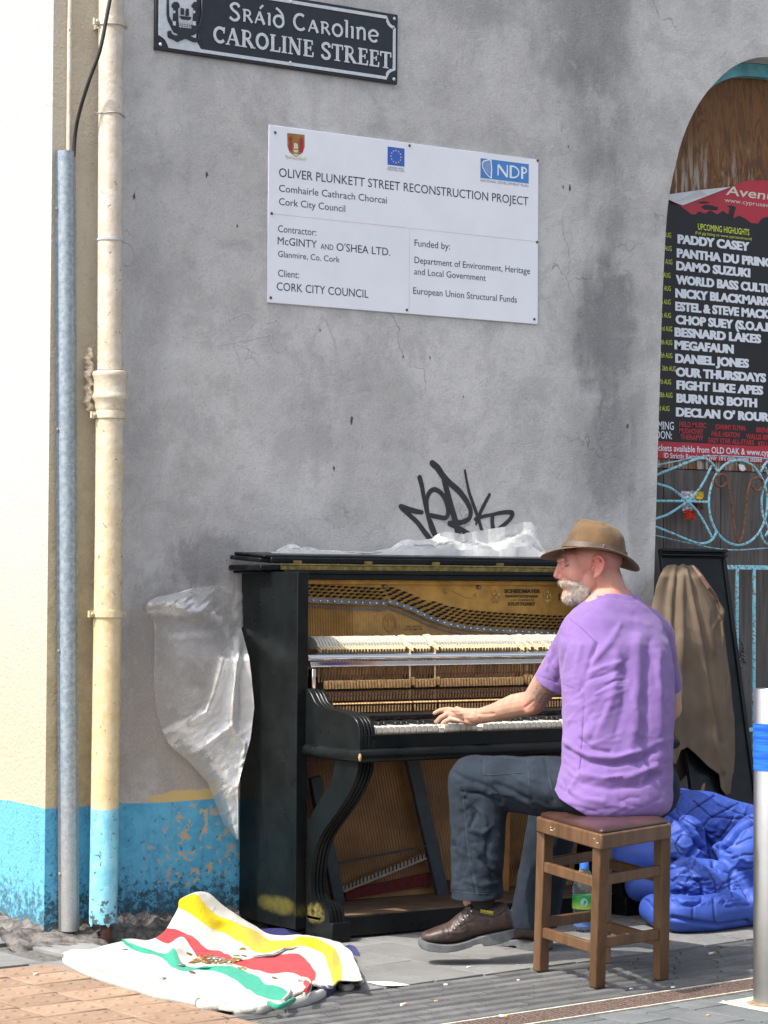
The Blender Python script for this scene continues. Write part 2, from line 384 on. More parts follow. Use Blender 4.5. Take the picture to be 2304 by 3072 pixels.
# ground materials
def stone(name, a, b, sc=9, rough=.85, dirt=.3):
    t = NT(name); r = t.rnd(); n = t.noise(sc, 6, .65); f = t.noise(150, 4, .75); g = t.noise(2.2, 5, .6)
    c = t.mix(t.ramp(n, .3, .7), a, b); c = t.mix(t.ramp(r, 0, 1, 0, .6, False), c, tuple(q*.62 for q in a))
    c = t.mix(t.ramp(f, .55, .72, 0, .45), c, tuple(min(1, q*1.5) for q in b)); c = t.mix(t.ramp(f, .3, .45, .4, 0), c, tuple(q*.4 for q in a))
    c = t.mix(t.ramp(g, .5, .7, 0, dirt), c, tuple(q*.45 for q in a))
    t.col(c).set(Roughness=rough); t.bump(t.math('ADD', f, n), .003, .6); return t.m
M_slab = stone('grey_paving_stone', (.17, .17, .166), (.24, .24, .232))
M_sett = stone('dark_ribbed_stone', (.09, .091, .091), (.155, .155, .152))
M_blues = stone('blue_grey_paving', (.10, .11, .112), (.15, .158, .16), rough=.8)
M_tact = stone('buff_tactile_paver', (.26, .165, .105), (.33, .225, .15), dirt=.15)
M_joint = simple('sandy_joint_grit', (.10, .095, .085), .95, .5, 60, .8)
M_mortar = simple('pale_mortar', (.45, .42, .34), .9, .25, 40, .6)
M_iron = simple('worn_iron_grating', (.17, .12, .10), .6, .4, 90, .3, metal=.4)
M_dark = simple('dark_drain_void', (.015, .013, .012), .9, .3)
# ------------------------------------------------------------------ ground
gb = MB()
gb.add([(-40, -30, -.06), (60, -30, -.06), (60, 60, -.06), (-40, 60, -.06)], [(0, 1, 2, 3)])
ground = gb.build('ground', M_joint); ground['kind'] = 'structure'
GA = math.radians(6.0); GO = Vector((4.206, 6.19, 0)); EX = Vector((math.cos(GA), math.sin(GA), 0)); EY = Vector((-math.sin(GA), math.cos(GA), 0))
def g(u, v, z=0): return GO+EX*u+EY*v+Vector((0, 0, z))
bed = MB(); bed.hexa([g(-6, -6, -.055), g(9, -6, -.055), g(9, 2.4, -.055), g(-6, 2.4, -.055)], [g(-6, -6, -.012), g(9, -6, -.012), g(9, 2.4, -.012), g(-6, 2.4, -.012)])
pave = bed.build('pavement', M_joint); pave['kind'] = 'structure'
_pm = {}
def piece(key, mk, mat, name, loc, rot, bevel):
    if key not in _pm: _pm[key] = mk().mesh(name, mat, True)
    o = bpy.data.objects.new(name, _pm[key]); C.objects.link(o); o.parent = pave; o.location = Vector(loc)-ploc(pave); o.rotation_euler = (rnd.uniform(-.004, .004), rnd.uniform(-.004, .004), rot)
    if bevel:
        b = o.modifiers.new('bevel', 'BEVEL'); b.width = bevel; b.segments = 1
    return o
def slab_mb(a, b, h=.05):
    def f():
        m = MB(); m.box(-a/2, a/2, -b/2, b/2, -h, 0); return m
    return f
def ribbed(a, b):
    def f():
        m = MB(); m.box(-a/2, a/2, -b/2, b/2, -.05, -.009)
        for k in (0,):
            yc = 0
            m.add([(-a/2, yc-b*.40, -.0088), (a/2, yc-b*.40, -.0088), (a/2, yc-b*.28, 0), (-a/2, yc-b*.28, 0), (-a/2, yc+b*.28, 0), (a/2, yc+b*.28, 0), (a/2, yc+b*.40, -.0088), (-a/2, yc+b*.40, -.0088)],
                [(0, 1, 2, 3), (3, 2, 5, 4), (4, 5, 6, 7), (0, 3, 4, 7), (1, 6, 5, 2)])
        return m
    return f
# grey slabs under the piano (long side away from the street)
cnt = 0
for i in range(-4, 17):
    u0 = .02+i*.205
    v = -.0+(i % 3)*-.18 + .005
    while v < 1.75:
        v0 = max(v, .006); v1 = v+.53
        if v1-v0 > .05:
            cu_ = g(u0+.1, (v0+v1)/2)
            if cu_.x > 3.60 and not (cu_.y > 7.5 and cu_.x > 3.7 and cu_.x < 6.6):
                piece(('s', round(v1-v0, 2)), slab_mb(.199, round(v1-v0, 2)-.006), M_slab, 'paving_slab', (cu_.x, cu_.y, rnd.uniform(-.0012, .0008)), GA, .0015)
        v = v1
for i, (x0, x1, y0, y1) in enumerate(((2.55, 3.16, 7.17, 7.55), (3.165, 3.55, 7.17, 7.60), (2.55, 3.16, 7.56, 8.2), (3.165, 3.70, 7.61, 8.3), (2.0, 2.545, 7.17, 7.8))):
    piece(('L', i), slab_mb(x1-x0-.006, y1-y0-.006), M_slab, 'paving_slab', ((x0+x1)/2, (y0+y1)/2, 0), .05, .0015)
# ribbed dark setts in courses
nr = 0
for r in range(8):
    v = -.035-r*.0695; off = (.0, .11, .05, .155, .08, .02, .13, .06)[r]
    u = -1.6+off
    while u < 3.4:
        p = g(u+.102, v)
        if not (p.x < 3.60 or p.y < 3.5): piece('r', ribbed(.1965, .0635), M_sett, 'ribbed_sett', (p.x, p.y, rnd.uniform(-.0015, .001)), GA+rnd.uniform(-.004, .004), 0)
        u += .2045
# blue grey setts on the street side
for c_ in range(0, 22):
    u0 = -1.2+c_*.152; v = -.735-(c_*7 % 5)*.055
    v0 = -.735
    while v0 > -1.55:
        v1 = max(min(v, v0-.06), -1.6)
        p = g(u0+.075, (v0+v1)/2); L_ = round(v0-v1, 2)
        if p.x > 3.62: piece(('b', L_), slab_mb(.145, L_-.008), M_blues, 'stone_sett', (p.x, p.y, rnd.uniform(-.001, .001)), GA, .002)
        v0 = v1; v = v0-.25
# buff tactile pavers
def tact(a, b, nx_, ny_):
    def f():
        m = MB(); m.box(-a/2, a/2, -b/2, b/2, -.05, 0)
        for i in range(nx_):
            for j in range(ny_):
                cx_ = -a/2+a*(i+.5)/nx_; cy_ = -b/2+b*(j+.5)/ny_; n = 10; R0, R1, hh = .0125, .0075, .0045
                m.add([(cx_+R0*math.cos(2*PI*k/n), cy_+R0*math.sin(2*PI*k/n), .0003) for k in range(n)]+[(cx_+R1*math.cos(2*PI*k/n), cy_+R1*math.sin(2*PI*k/n), hh) for k in range(n)],
                    [(k, (k+1) % n, n+(k+1) % n, n+k) for k in range(n)]+[tuple(range(n, 2*n))])
        return m
    return f
TA = math.radians(4)
for i in range(0, 6):
    for j in range(0, 13):
        x = 3.44-i*.212; y = 7.06-j*.1655-i*.012
        if y < 5.2 or x < 2.4: continue
        piece('t', tact(.201, .156, 3, 2), M_tact, 'tactile_paver', (x, y, rnd.uniform(-.001, .001)), TA, .003)
for j in range(13):
    piece('ts', slab_mb(.028, .152), M_tact, 'tactile_edge_strip', (3.563, 7.07-j*.1655, 0), TA, .002)
# drain channel
dr = thing('drain_channel', 'narrow rusty slotted drain grating running between dark ribbed setts and blue grey paving', 'drain', g(0, -.64))
dd = MB(); dd.hexa([g(-2, -.72, -.05), g(3.6, -.72, -.05), g(3.6, -.565, -.05), g(-2, -.565, -.05)], [g(-2, -.72, -.011), g(3.6, -.72, -.011), g(3.6, -.565, -.011), g(-2, -.565, -.011)])
dd.build('channel', M_dark, dr)
for v0, v1 in ((-.722, -.712), (-.577, -.567)):
    m = MB(); m.hexa([g(-2, v0, -.03), g(3.6, v0, -.03), g(3.6, v1, -.03), g(-2, v1, -.03)], [g(-2, v0, .001), g(3.6, v0, .001), g(3.6, v1, .001), g(-2, v1, .001)])
    m.build('frame', M_mortar, dr)
bm_ = MB(); bm_.hexa([(-.004, -.071, -.018), (.004, -.071, -.018), (.004+.035, .071, -.018), (-.004+.035, .071, -.018)], [(-.004, -.071, -.001), (.004, -.071, -.001), (.004+.035, .071, -.001), (-.004+.035, .071, -.001)])
bar_me = bm_.mesh('bar', M_iron)
k = 0; u = -.35
while u < 2.2:
    p = g(u, -.644); o = bpy.data.objects.new('bar', bar_me); C.objects.link(o); o.parent = dr; o.location = p-Vector(dr.location); o.rotation_euler = (0, 0, GA); u += .0185; k += 1
# ------------------------------------------------------------------ building
YW = 7.62
bld = thing('corner_building', 'grey rendered corner building with cream and blue painted base and arched doorway', 'building', (4.5, YW, 0))
arch_px = [(1961,1780),(1968,1540),(1975,1300),(1981,1100),(1985,950),(1992,790),(2000,640),(2015,540),(2050,400),(2100,300),(2160,230),(2220,185),(2304,165)]
arch = [(6.488, 0), (6.49, .6)]+[(at(u, v, 'y', YW).x, at(u, v, 'y', YW).z) for u, v in arch_px]
xc = 7.32; arch += [(2*xc-a, b) for a, b in arch[::-1] if a < xc-.05]
from mathutils import geometry as _g
def dense(pl, n=3):
    out = []
    for a, b in zip(pl[:-1], pl[1:]):
        for k in range(n): out.append((a[0]+(b[0]-a[0])*k/n, a[1]+(b[1]-a[1])*k/n))
    return out+[pl[-1]]
arch = [tuple(a) for a in arch]
# smooth arch
def chaikin(p, it=2):
    for _ in range(it):
        q = [p[0]]
        for a, b in zip(p[:-1], p[1:]): q += [(a[0]*.75+b[0]*.25, a[1]*.75+b[1]*.25), (a[0]*.25+b[0]*.75, a[1]*.25+b[1]*.75)]
        p = q+[p[-1]]
    return p
arch = chaikin(arch)
outl = [(3.775, -.05)]+[(arch[0][0], -.05)]+arch+[(arch[-1][0], -.05), (11, -.05), (11, 6.5), (3.775, 6.5)]
wm = MB(); wm.prism([(a, YW, b) for a, b in outl], (0, .14, 0))
wo_ = wm.build('front_wall', M_wall, bld, False)
sm = MB(); sm.box(3.776, 4.2, YW+.1401, YW+6, -.05, 6.5); sm.build('side_wall', M_wall, bld)
tp = MB(); tp.box(3.78, 11, YW+.1402, YW+6, 4.4, 6.49); tp.build('upper_storey', M_wall, bld)
# rough rubble footing
def footing():
    P = []; nx = 90
    for i in range(nx):
        a = i/(nx-1); x = 3.60+a*1.1; row = []
        for j in range(10):
            b = j/9; fl = (.17 if x < 3.95 else .10)*(1 if x > 3.7 else .8)
            h = .045*(1-b)**1.6+(.03 if x > 4.0 else .0)*(1-b)
            x_ = x if x > 3.80 else x-(0)*b
            q = Vector((x_, YW+.01-b*fl, h)); n_ = noise.fractal(q*22, .9, 2, 4)
            row.append(q+Vector((0, -.02*n_*(b > 0), .018*n_*(1-b*.6))))
        row[-1].z = -.012; P.append(row)
    m = MB(); m.grid(P)
    P = []
    for i in range(60):     # round the corner along the side wall
        a = i/59; y = YW+.02+a*2.5; row = []
        for j in range(8):
            b = j/7; q = Vector((3.778-b*.10*(1-.4*a), y-.02, .05*(1-b)**1.5)); n_ = noise.fractal(q*22, .9, 2, 4); row.append(q+Vector((-.02*n_*(b > 0), 0, .016*n_*(1-b*.6))))
        row[-1].z = -.012; P.append(row)
    m.grid(P); return m
M_rubble = simple('crumbled_grey_footing', (.11, .10, .092), .95, .6, 30, 1., 90, dist=.006)
footing().build('rubble_footing', M_rubble, bld, True, 180)
# door recess
M_ply = None
t = NT('weathered_plywood'); x, y, z = t.xyz()
gr = t.noise(3.2, 5, .55, sc=(2.4, 1, .5), dist=2.2)
s_ = t.math('SINE', t.math('MULTIPLY', gr, 46))
c = t.mix(t.ramp(s_, -.6, .9), (.20, .085, .022), (.11, .042, .014)); c = t.mix(t.ramp(t.noise(2.0, 4), .35, .7), c, (.22, .105, .034))
c = t.mix(t.ramp(t.noise(30, 5, .7, sc=(3, 1, .3)), .5, .75, 0, .7), c, (.11, .075, .05))
c = t.mix(t.math('MULTIPLY', t.ramp(z, 2.85, 3.2, 1, 0), t.ramp(t.noise(10, 5, .7, sc=(3, 1, .35)), .5, .6)), c, (.42, .37, .31))
t.col(c).set(Roughness=.7); t.bump(t.noise(60, 3, .6, sc=(2, 1, .3)), .002, .5); M_ply = t.m
t = NT('grey_brown_weathered_boards'); n = t.noise(14, 6, .7, sc=(3, 1, .25)); n2 = t.noise(60, 5, .7, sc=(2, 1, .4))
c = t.mix(t.ramp(n, .3, .7), (.075, .062, .056), (.15, .13, .12)); c = t.mix(t.ramp(n2, .6, .72, 0, .8), c, (.025, .02, .018))
t.col(c).set(Roughness=.8); t.bump(n2, .002, .6); M_brd = t.m
pb = MB(); pb.box(6.4, 8.3, 7.812, 7.84, 1.72, 3.9); pb.build('plywood_panel', M_ply, bld)
for i in range(6):
    m = MB(); m.box(6.40+i*.32, 6.715+i*.32, 7.815, 7.84, 0, 1.717); m.build('door_board', M_brd, bld, bevel=.002)
m = MB(); m.box(6.3, 8.4, 7.845, 7.9, -.02, 4.2); m.build('doorway_back', M_dark, bld)
m = MB(); m.box(6.45, 8.3, 7.4+.23, 7.81, -.02, .035); m.build('doorstep', M_slab, bld)
# turquoise arch frame against the boarding
M_turq = simple('chalky_turquoise_paint', (.13, .42, .50), .6, .25, 12, .3)
pts_o = [(a+(0.001 if a < xc else -.001), b-.001) for a, b in arch if b > 1.0]
rg = MB(); P = []
for a, b in pts_o:
    d = Vector((xc-a, 0, 2.6-b)); d.normalize(); ins = .055
    P.append([Vector((a, YW+.142, b)), Vector((a, YW+.142, b))+d*ins, Vector((a, YW+.188, b))+d*ins, Vector((a, YW+.188, b))])
n = len(P); vs = [p for r in P for p in r]; fs = [(i*4+k, i*4+(k+1) % 4, (i+1)*4+(k+1) % 4, (i+1)*4+k) for i in range(n-1) for k in range(4)]
rg.add(vs, fs); rg.build('arch_frame', M_turq, bld, True, 50)
# graffiti tag and faint scribble: paint on the wall
M_spray = simple('black_spray_paint', (.022, .022, .026), .55, .35, 60)
z5 = zpt(1100, 1330, 2.765)
def wl(pts, f, lift=0): return [at(*f(*p), 'y', YW-.0012-lift) for p in pts]
GR = [([(285,525),(340,545),(400,562),(458,572)], [44,44,42,34]), ([(292,535),(350,590),(420,655),(480,735),(530,800)], [40,38,40,44,46]),
 ([(440,285),(460,360),(475,450),(495,550),(520,640),(545,720),(585,790)], [44,40,36,34,38,44,46]),
 ([(510,600),(500,540),(498,470),(520,410),(560,382),(610,405),(650,460),(672,530),(674,590),(650,618),(600,612),(535,598)], 38),
 ([(545,165),(590,205),(630,265),(690,330),(760,390),(820,465),(858,540),(860,600),(830,640),(770,658),(700,665)], [52,56,54,50,50,46,42,40,40,42,46]),
 ([(640,290),(660,370),(680,450),(705,540),(735,640),(760,750)], [46,50,54,54,54,56]), ([(690,665),(760,700),(850,755)], [46,40,44]), ([(530,640),(560,720),(580,790)], [30,34,40]),
 ([(815,225),(832,320),(855,420),(890,520),(925,620),(955,720)], [20,22,26,30,30,30]), ([(1020,425),(985,490),(950,560),(925,620),(908,672)], [26,30,32,28,18]),
 ([(905,630),(960,608),(1040,592),(1120,575),(1195,572),(1210,590),(1180,640),(1105,705)], [34,30,28,32,38,38,34,38]), ([(1045,595),(1042,650),(1050,710)], [36,36,40])]
gm = MB(); sc_ = 1/2.765*at(1200, 1500, 'y', YW).y/1.0
mpp = (at(1300, 1500, 'y', YW)-at(1301, 1500, 'y', YW)).length
def catmull(p, k=5):
    p = [Vector((*q, 0)) if len(q) == 2 else Vector(q) for q in p]; out = []
    for i in range(len(p)-1):
        a, b, c_, d = p[max(i-1, 0)], p[i], p[i+1], p[min(i+2, len(p)-1)]
        for j in range(k):
            s = j/k; out.append(.5*((2*b)+(c_-a)*s+(2*a-5*b+4*c_-d)*s*s+(3*b-a-3*c_+d)*s**3))
    return out+[p[-1]]
for i, (p, wd) in enumerate(GR):
    wd = wd if isinstance(wd, list) else [wd]*len(p)
    cc = catmull([(a, b, w_) for (a, b), w_ in zip(p, wd)], 4)
    pw = wl([(q.x, q.y) for q in cc], z5, i*.0001)
    gm.ribbon(pw, [q.z/2.765*mpp*.88 for q in cc], .0001, (0, -1, 0))
    for e in (0, -1):
        c0 = pw[e]; r_ = cc[e].z/2.765*mpp*.44
        gm.add([c0+Vector((r_*math.cos(k*PI/6), -.00015, r_*math.sin(k*PI/6))) for k in range(12)], [tuple(range(12))])
gm.build('graffiti_tag', M_spray, bld, label='black spray painted tag')
M_faint = simple('faint_chalky_paint', (.50, .49, .50), .9, .15, 60)
o_ = zpt(0, 0, .72)
for i, p in enumerate([[(490,690),(505,740),(520,780)],[(495,690),(530,675),(548,690),(530,715),(505,735),(560,765)],[(470,745),(590,720),(600,690),(575,700)],[(560,790),(545,770),(530,775)],[(600,695),(585,730),(600,760),(620,745)],[(665,760),(690,700),(700,685),(725,745),(728,790)],[(480,690),(475,720)]]):
    fm = MB(); cc = catmull(p, 4); fm.ribbon(wl([(q.x, q.y) for q in cc], o_, i*.00008), 2.6*mpp*1.39, .00005, (0, -1, 0)); fm.build('faint_stroke', M_faint, bld)
# chips and screws in the render
chips = MB()
for (u, v, r) in ((620,525,9),(403,590,9),(1710,563,10),(1055,1262,11),(1002,1405,8),(1883,1280,9),(1210,1070,5),(1290,1073,5),(712,677,6),(960,990,5),(1705,440,4),(1690,560,6),(1390,1190,4)):
    c0 = at(u, v, 'y', YW-.0008); n = 9
    chips.add([c0+Vector((r*mpp*rnd.uniform(.3, .9)*math.cos(2*PI*k/n)*.6, 0, r*mpp*rnd.uniform(.4, 1.2)*math.sin(2*PI*k/n))) for k in range(n)], [tuple(range(n))])
chips.build('render_chips', simple('exposed_dark_render', (.09, .085, .08), .95, .4, 90), bld, kind='stuff')
# ------------------------------------------------------------------ pipes and cables
dp = thing('drainpipe', 'thick cream drainpipe with blue painted foot between steel cable guard and grey wall', 'drainpipe', (3.96, 7.53, 0))
PY = 7.525
axis_px = [(334, -60), (333, 300), (331, 700), (330, 1110)]
low_px = [(330, 1215), (327, 1600), (318, 2200), (309, 2780)]
def ax_(l): return [at(u, v, 'y', PY) for u, v in l]
up_ = ax_(axis_px); lo_ = ax_(low_px)
m = MB(); m.tube(up_, .0435, 28); m.build('upper_pipe', M_cream, dp, True)
m = MB(); L = [lo_[0]]+lo_
pl = [lo_[0].lerp(lo_[1], k/6) for k in range(6)]+[lo_[1].lerp(lo_[2], k/6) for k in range(6)]+[lo_[2].lerp(lo_[3], k/6) for k in range(7)]
m.tube(pl, .0485, 32)
nn_ = len(m.v)
for k in range(32):     # broken lower rim
    i = nn_-32+k; v = Vector(m.v[i]); m.v[i] = tuple(v+Vector((0, 0, .022*noise.noise(Vector((k*.7, 3, 0)))+.012)))
m.build('lower_pipe', M_cream, dp, True)
jc = at(331, 1170, 'y', PY); m = MB()
z0 = at(331, 1230, 'y', PY).z; z1 = at(331, 1112, 'y', PY).z; h = z1-z0
m.lathe([(.050, 0), (.053, h*.08), (.0535, h*.2), (.060, h*.27), (.062, h*.33), (.059, h*.40), (.0575, h*.45), (.0575, h*.78), (.061, h*.84), (.063, h*.9), (.060, h*.97), (.044, h)], (jc.x, jc.y, z0), 32)
m.build('collar', M_cream, dp, True)
def clamp(v, u, rr, name='clamp'):
    c0 = at(u, v, 'y', PY); m = MB(); hh = .011
    m.lathe([(rr, -hh), (rr+.005, -hh), (rr+.005, hh), (rr, hh)], c0, 32)
    for s in (-1, 1):
        m.box(c0.x+s*(rr+.011)-.011, c0.x+s*(rr+.011)+.011, c0.y+.0, c0.y+.012, c0.z-hh, c0.z+hh)
        m.ball((c0.x+s*(rr+.012), c0.y-.004, c0.z), (.006, .005, .006), 8)
    m.box(c0.x-.02, c0.x+.02, c0.y+rr, YW, c0.z-.008, c0.z+.008)
    m.build(name, M_cream, dp, True)
clamp(1246, 330, .0485); clamp(1842, 323, .0485); clamp(70, 334, .0435)
m = MB(); c0 = at(331, 720, 'y', PY)
m.lathe([(.0436, -.004), (.0462, -.004), (.0462, .004), (.0436, .004)], c0, 28); o = m.build('cable_tie', simple('grey_plastic_tie', (.45, .45, .46), .5), dp, True)
lp = [c0+Vector((.045, -.005, -.005)), c0+Vector((.07, -.012, -.012)), c0+Vector((.088, -.014, -.045)), c0+Vector((.080, -.01, -.08)), c0+Vector((.05, -.02, -.088))]
m = MB(); m.tube(catmull([tuple(q) for q in lp], 6), .0022, 6); m.build('tie_tail', simple('grey_plastic_tail', (.33, .33, .33), .5), dp, True)
m = MB(); c0 = at(333, 345, 'y', PY)
m.tube([c0+Vector((.0455*math.cos(a), .0455*math.sin(a), .003*math.sin(3*a)-.004*math.cos(a))) for a in [2*PI*k/30 for k in range(31)]], .0022, 6, cap=False)
m.tube([c0+Vector((.0455, -.01, 0)), c0+Vector((.058, -.02, -.008)), c0+Vector((.064, -.022, -.03)), c0+Vector((.074, -.02, -.034))], .002, 6)
m.tube([c0+Vector((-.045, -.012, 0)), c0+Vector((-.06, -.015, -.006)), c0+Vector((-.072, -.01, .002))], .002, 6)
m.build('wire_tie', M_wire, dp, True)
m = MB(); m.tube([at(318, 2770, 'y', PY), at(318, 2840, 'y', PY)+Vector((0, 0, -.02))], .018, 10); m.build('rusty_stub', M_dirtmetal, dp, True)
# metal ledge bracket left of the collar
m = MB()
for k in range(22): m.ball(at(263+6*math.sin(k*1.3)+rnd.uniform(-3, 9), 1052+k*8.5, 'y', 7.59), (.012, .02, .009), 8)
link('mortar_lump', finish(bumpn(fuse(m, .004, 4), .006, 60), M_cream), dp)
# steel cable guard
cg = thing('cable_guard', 'grey galvanised half round cable guard fixed upright on cream wall strip', 'cable guard', (3.82, 7.6, 0))
top = at(196, 455, 'y', 7.6); bot = at(207, 2792, 'y', 7.6)
def guard():
    m = MB(); prof = [(-.040, .0), (-.030, .0)]+[(-.030*math.cos(a), -.030*math.sin(a)-.002) for a in [PI*k/14 for k in range(15)]]+[(.030, 0), (.040, 0)]
    inner = [(a*.93, b*.93+.0025) for a, b in prof[::-1]]; pr = prof+inner; N = 12; P = []
    for i in range(N+1):
        c0 = bot.lerp(top, i/N); P.append([(c0.x+a, c0.y+b, c0.z) for a, b in pr])
    n = len(pr); vs = [p for r in P for p in r]
    m.add(vs, [(i*n+k, i*n+(k+1) % n, (i+1)*n+(k+1) % n, (i+1)*n+k) for i in range(N) for k in range(n)]+[tuple(range(n)), tuple(N*n+k for k in range(n))]); return m
guard().build('guard_channel', M_galv, cg, True)
for v in (630, 1292, 1955, 2620):
    for s in (-1, 1):
        c0 = bot.lerp(top, (2792-v)/(2792-455)); m = MB(); m.ball((c0.x+s*.036, c0.y-.003, c0.z), (.004, .003, .004), 8); m.build('screw', M_wire, cg, True)
m = MB(); m.tube([at(213, 2785, 'y', 7.6), at(216, 2880, 'y', 7.55)], .011, 8); m.build('rusty_rod', M_dirtmetal, cg, True)
sc = MB(); sc.tube([at(212, -60, 'y', 7.6), at(209, 100, 'y', 7.6), at(206, 465, 'y', 7.6)], .0085, 12)
tag(sc.build('conduit', M_cream, None, True), 'slim cream conduit entering the top of grey steel cable guard', 'conduit')
bc = MB(); bc.tube(catmull([tuple(at(u, v, 'y', y)) for u, v, y in ((345, -80, 7.44), (322, 40, 7.45), (300, 150, 7.46), (268, 240, 7.5), (240, 330, 7.55), (226, 400, 7.585), (221, 470, 7.59))], 6), .0065, 10)
tag(bc.build('cable', M_rubber, None, True), 'black cable crossing in front of cream drainpipe into steel guard', 'cable')
# ------------------------------------------------------------------ street name plate
st = thing('street_name_plate', 'black street name plate with raised silver letters and city crest above white board', 'street sign', (4.7, YW, 3.2))
M_plate = simple('black_enamel_plate', (.013, .015, .022), .45, .2, 30)
M_silver = simple('silver_painted_lettering', (.56, .60, .63), .5, .08, 60)
z8 = zpt(440, 0, 2.0738); SY = YW-.014
TRc = at(1197, 44.4, 'y', SY); BRc = at(1189.8, 252.7, 'y', SY); BLc = at(465.6, 148.5, 'y', SY)
xl, xr, zb, zt = BLc.x, (TRc.x+BRc.x)/2, (BRc.z+BLc.z)/2, TRc.z
Wd, Ht = xr-xl, zt-zb
m = MB(); m.box(xl, xr, SY, YW, zb, zt); m.build('plate', M_plate, st, bevel=.003)
def sp(s, t_, d=0): return Vector((xl+s, SY-d, zb+t_))
bw = .012; B0 = .018; n_ = .035
def rectn(x0, x1, y0, y1, n_):
    p = []
    for cx_, cy_, a0 in ((x1, y1, 270), (x0, y1, 360), (x0, y0, 90), (x1, y0, 180)):
        sg = [(cx_+n_*math.cos(math.radians(a0-90*k/4)), cy_+n_*math.sin(math.radians(a0-90*k/4))) for k in range(5)]
        p += sg
    return p
# corner order: right top (arc from below to left) ...
p = rectn(B0, Wd-B0, B0, Ht-B0, n_)
m = MB(); m.ribbon([sp(a, b, .001) for a, b in p+p[:1]], bw, .002, (0, -1, 0)); m.build('border', M_silver, st)
cw = .165
m = MB(); m.prism([sp(B0+.006, B0+n_, .0008), sp(B0+n_, B0+.006, .0008), sp(cw+.02, B0+.006, .0008), sp(cw, B0+.035, .0008), sp(cw, Ht-B0-.035, .0008), sp(cw+.02, Ht-B0-.006, .0008), sp(B0+n_, Ht-B0-.006, .0008), sp(B0+.006, Ht-B0-n_, .0008)], (0, -.0018, 0))
m.build('crest_panel', M_silver, st)
# crest
def q8(x, y, d=.003):
    u, v = z8(x, y); return at(u, v, 'y', SY-d)
cr = MB()
cr.prism([q8(*a) for a in ((122,-60),(122,90),(130,130),(165,200),(235,232),(300,215),(340,160),(352,90),(352,-60),(340,-60),(340,90),(325,150),(290,160),(200,150),(160,140),(140,100),(135,-60))], (0, -.003, 0))
cr.prism([q8(*a) for a in ((165,140),(320,160),(300,212),(240,228),(180,200))], (0, -.0034, 0))
for tx in ((160, 197), (284, 318)):
    a, b = tx; cr.prism([q8(*p_, .0032) for p_ in ((a,140),(a+6,50),(a-6,45),(a-6,25),(a+8,12),(b-8,12),(b+6,28),(b+6,48),(b-4,52),(b,148))], (0, -.004, 0))
cr.prism([q8(*a, .0033) for a in ((125,195),(150,190),(155,210),(180,222),(235,202),(290,235),(320,238),(318,215),(340,220),(340,250),(315,262),(290,262),(240,240),(190,262),(160,245),(130,232))], (0, -.004, 0))
cr.prism([q8(*a, .0034) for a in ((202,98),(278,106),(268,125),(215,120))], (0, -.003, 0))
for a, b, c_, d in ((210, 50, 232, 92), (240, 52, 262, 98)):
    cr.prism([q8(*p_, .0034) for p_ in ((a, b), (c_, b+3), (c_, d), (a, d))], (0, -.003, 0))
cr.build('crest', M_plate, st, bevel=.0012, seg=1)
lat = MB()
for k in range(7):
    lat.ribbon([q8(200+k*12, 128, .0066), q8(210+k*10, 172, .0066)], .002, .0006, (0, -1, 0))
for k in range(4): lat.ribbon([q8(200, 132+k*11, .0066), q8(278, 142+k*11, .0066)], .002, .0006, (0, -1, 0))
for tx in (172, 296): lat.ribbon([q8(tx, 66, .0074), q8(tx, 82, .0074)], .007, .0004, (0, -1, 0)); lat.ribbon([q8(tx, 132, .0074), q8(tx, 158, .0074)], .012, .0004, (0, -1, 0))
lat.build('crest_detail', M_silver, st, kind='stuff')
def arc(cx_, cy_, rx, ry, a0, a1, n=12): return [(cx_+rx*math.cos(math.radians(a0+(a1-a0)*k/n)), cy_+ry*math.sin(math.radians(a0+(a1-a0)*k/n))) for k in range(n+1)]
def cm(p): return [(q.x, q.y) for q in catmull(p, 5)]
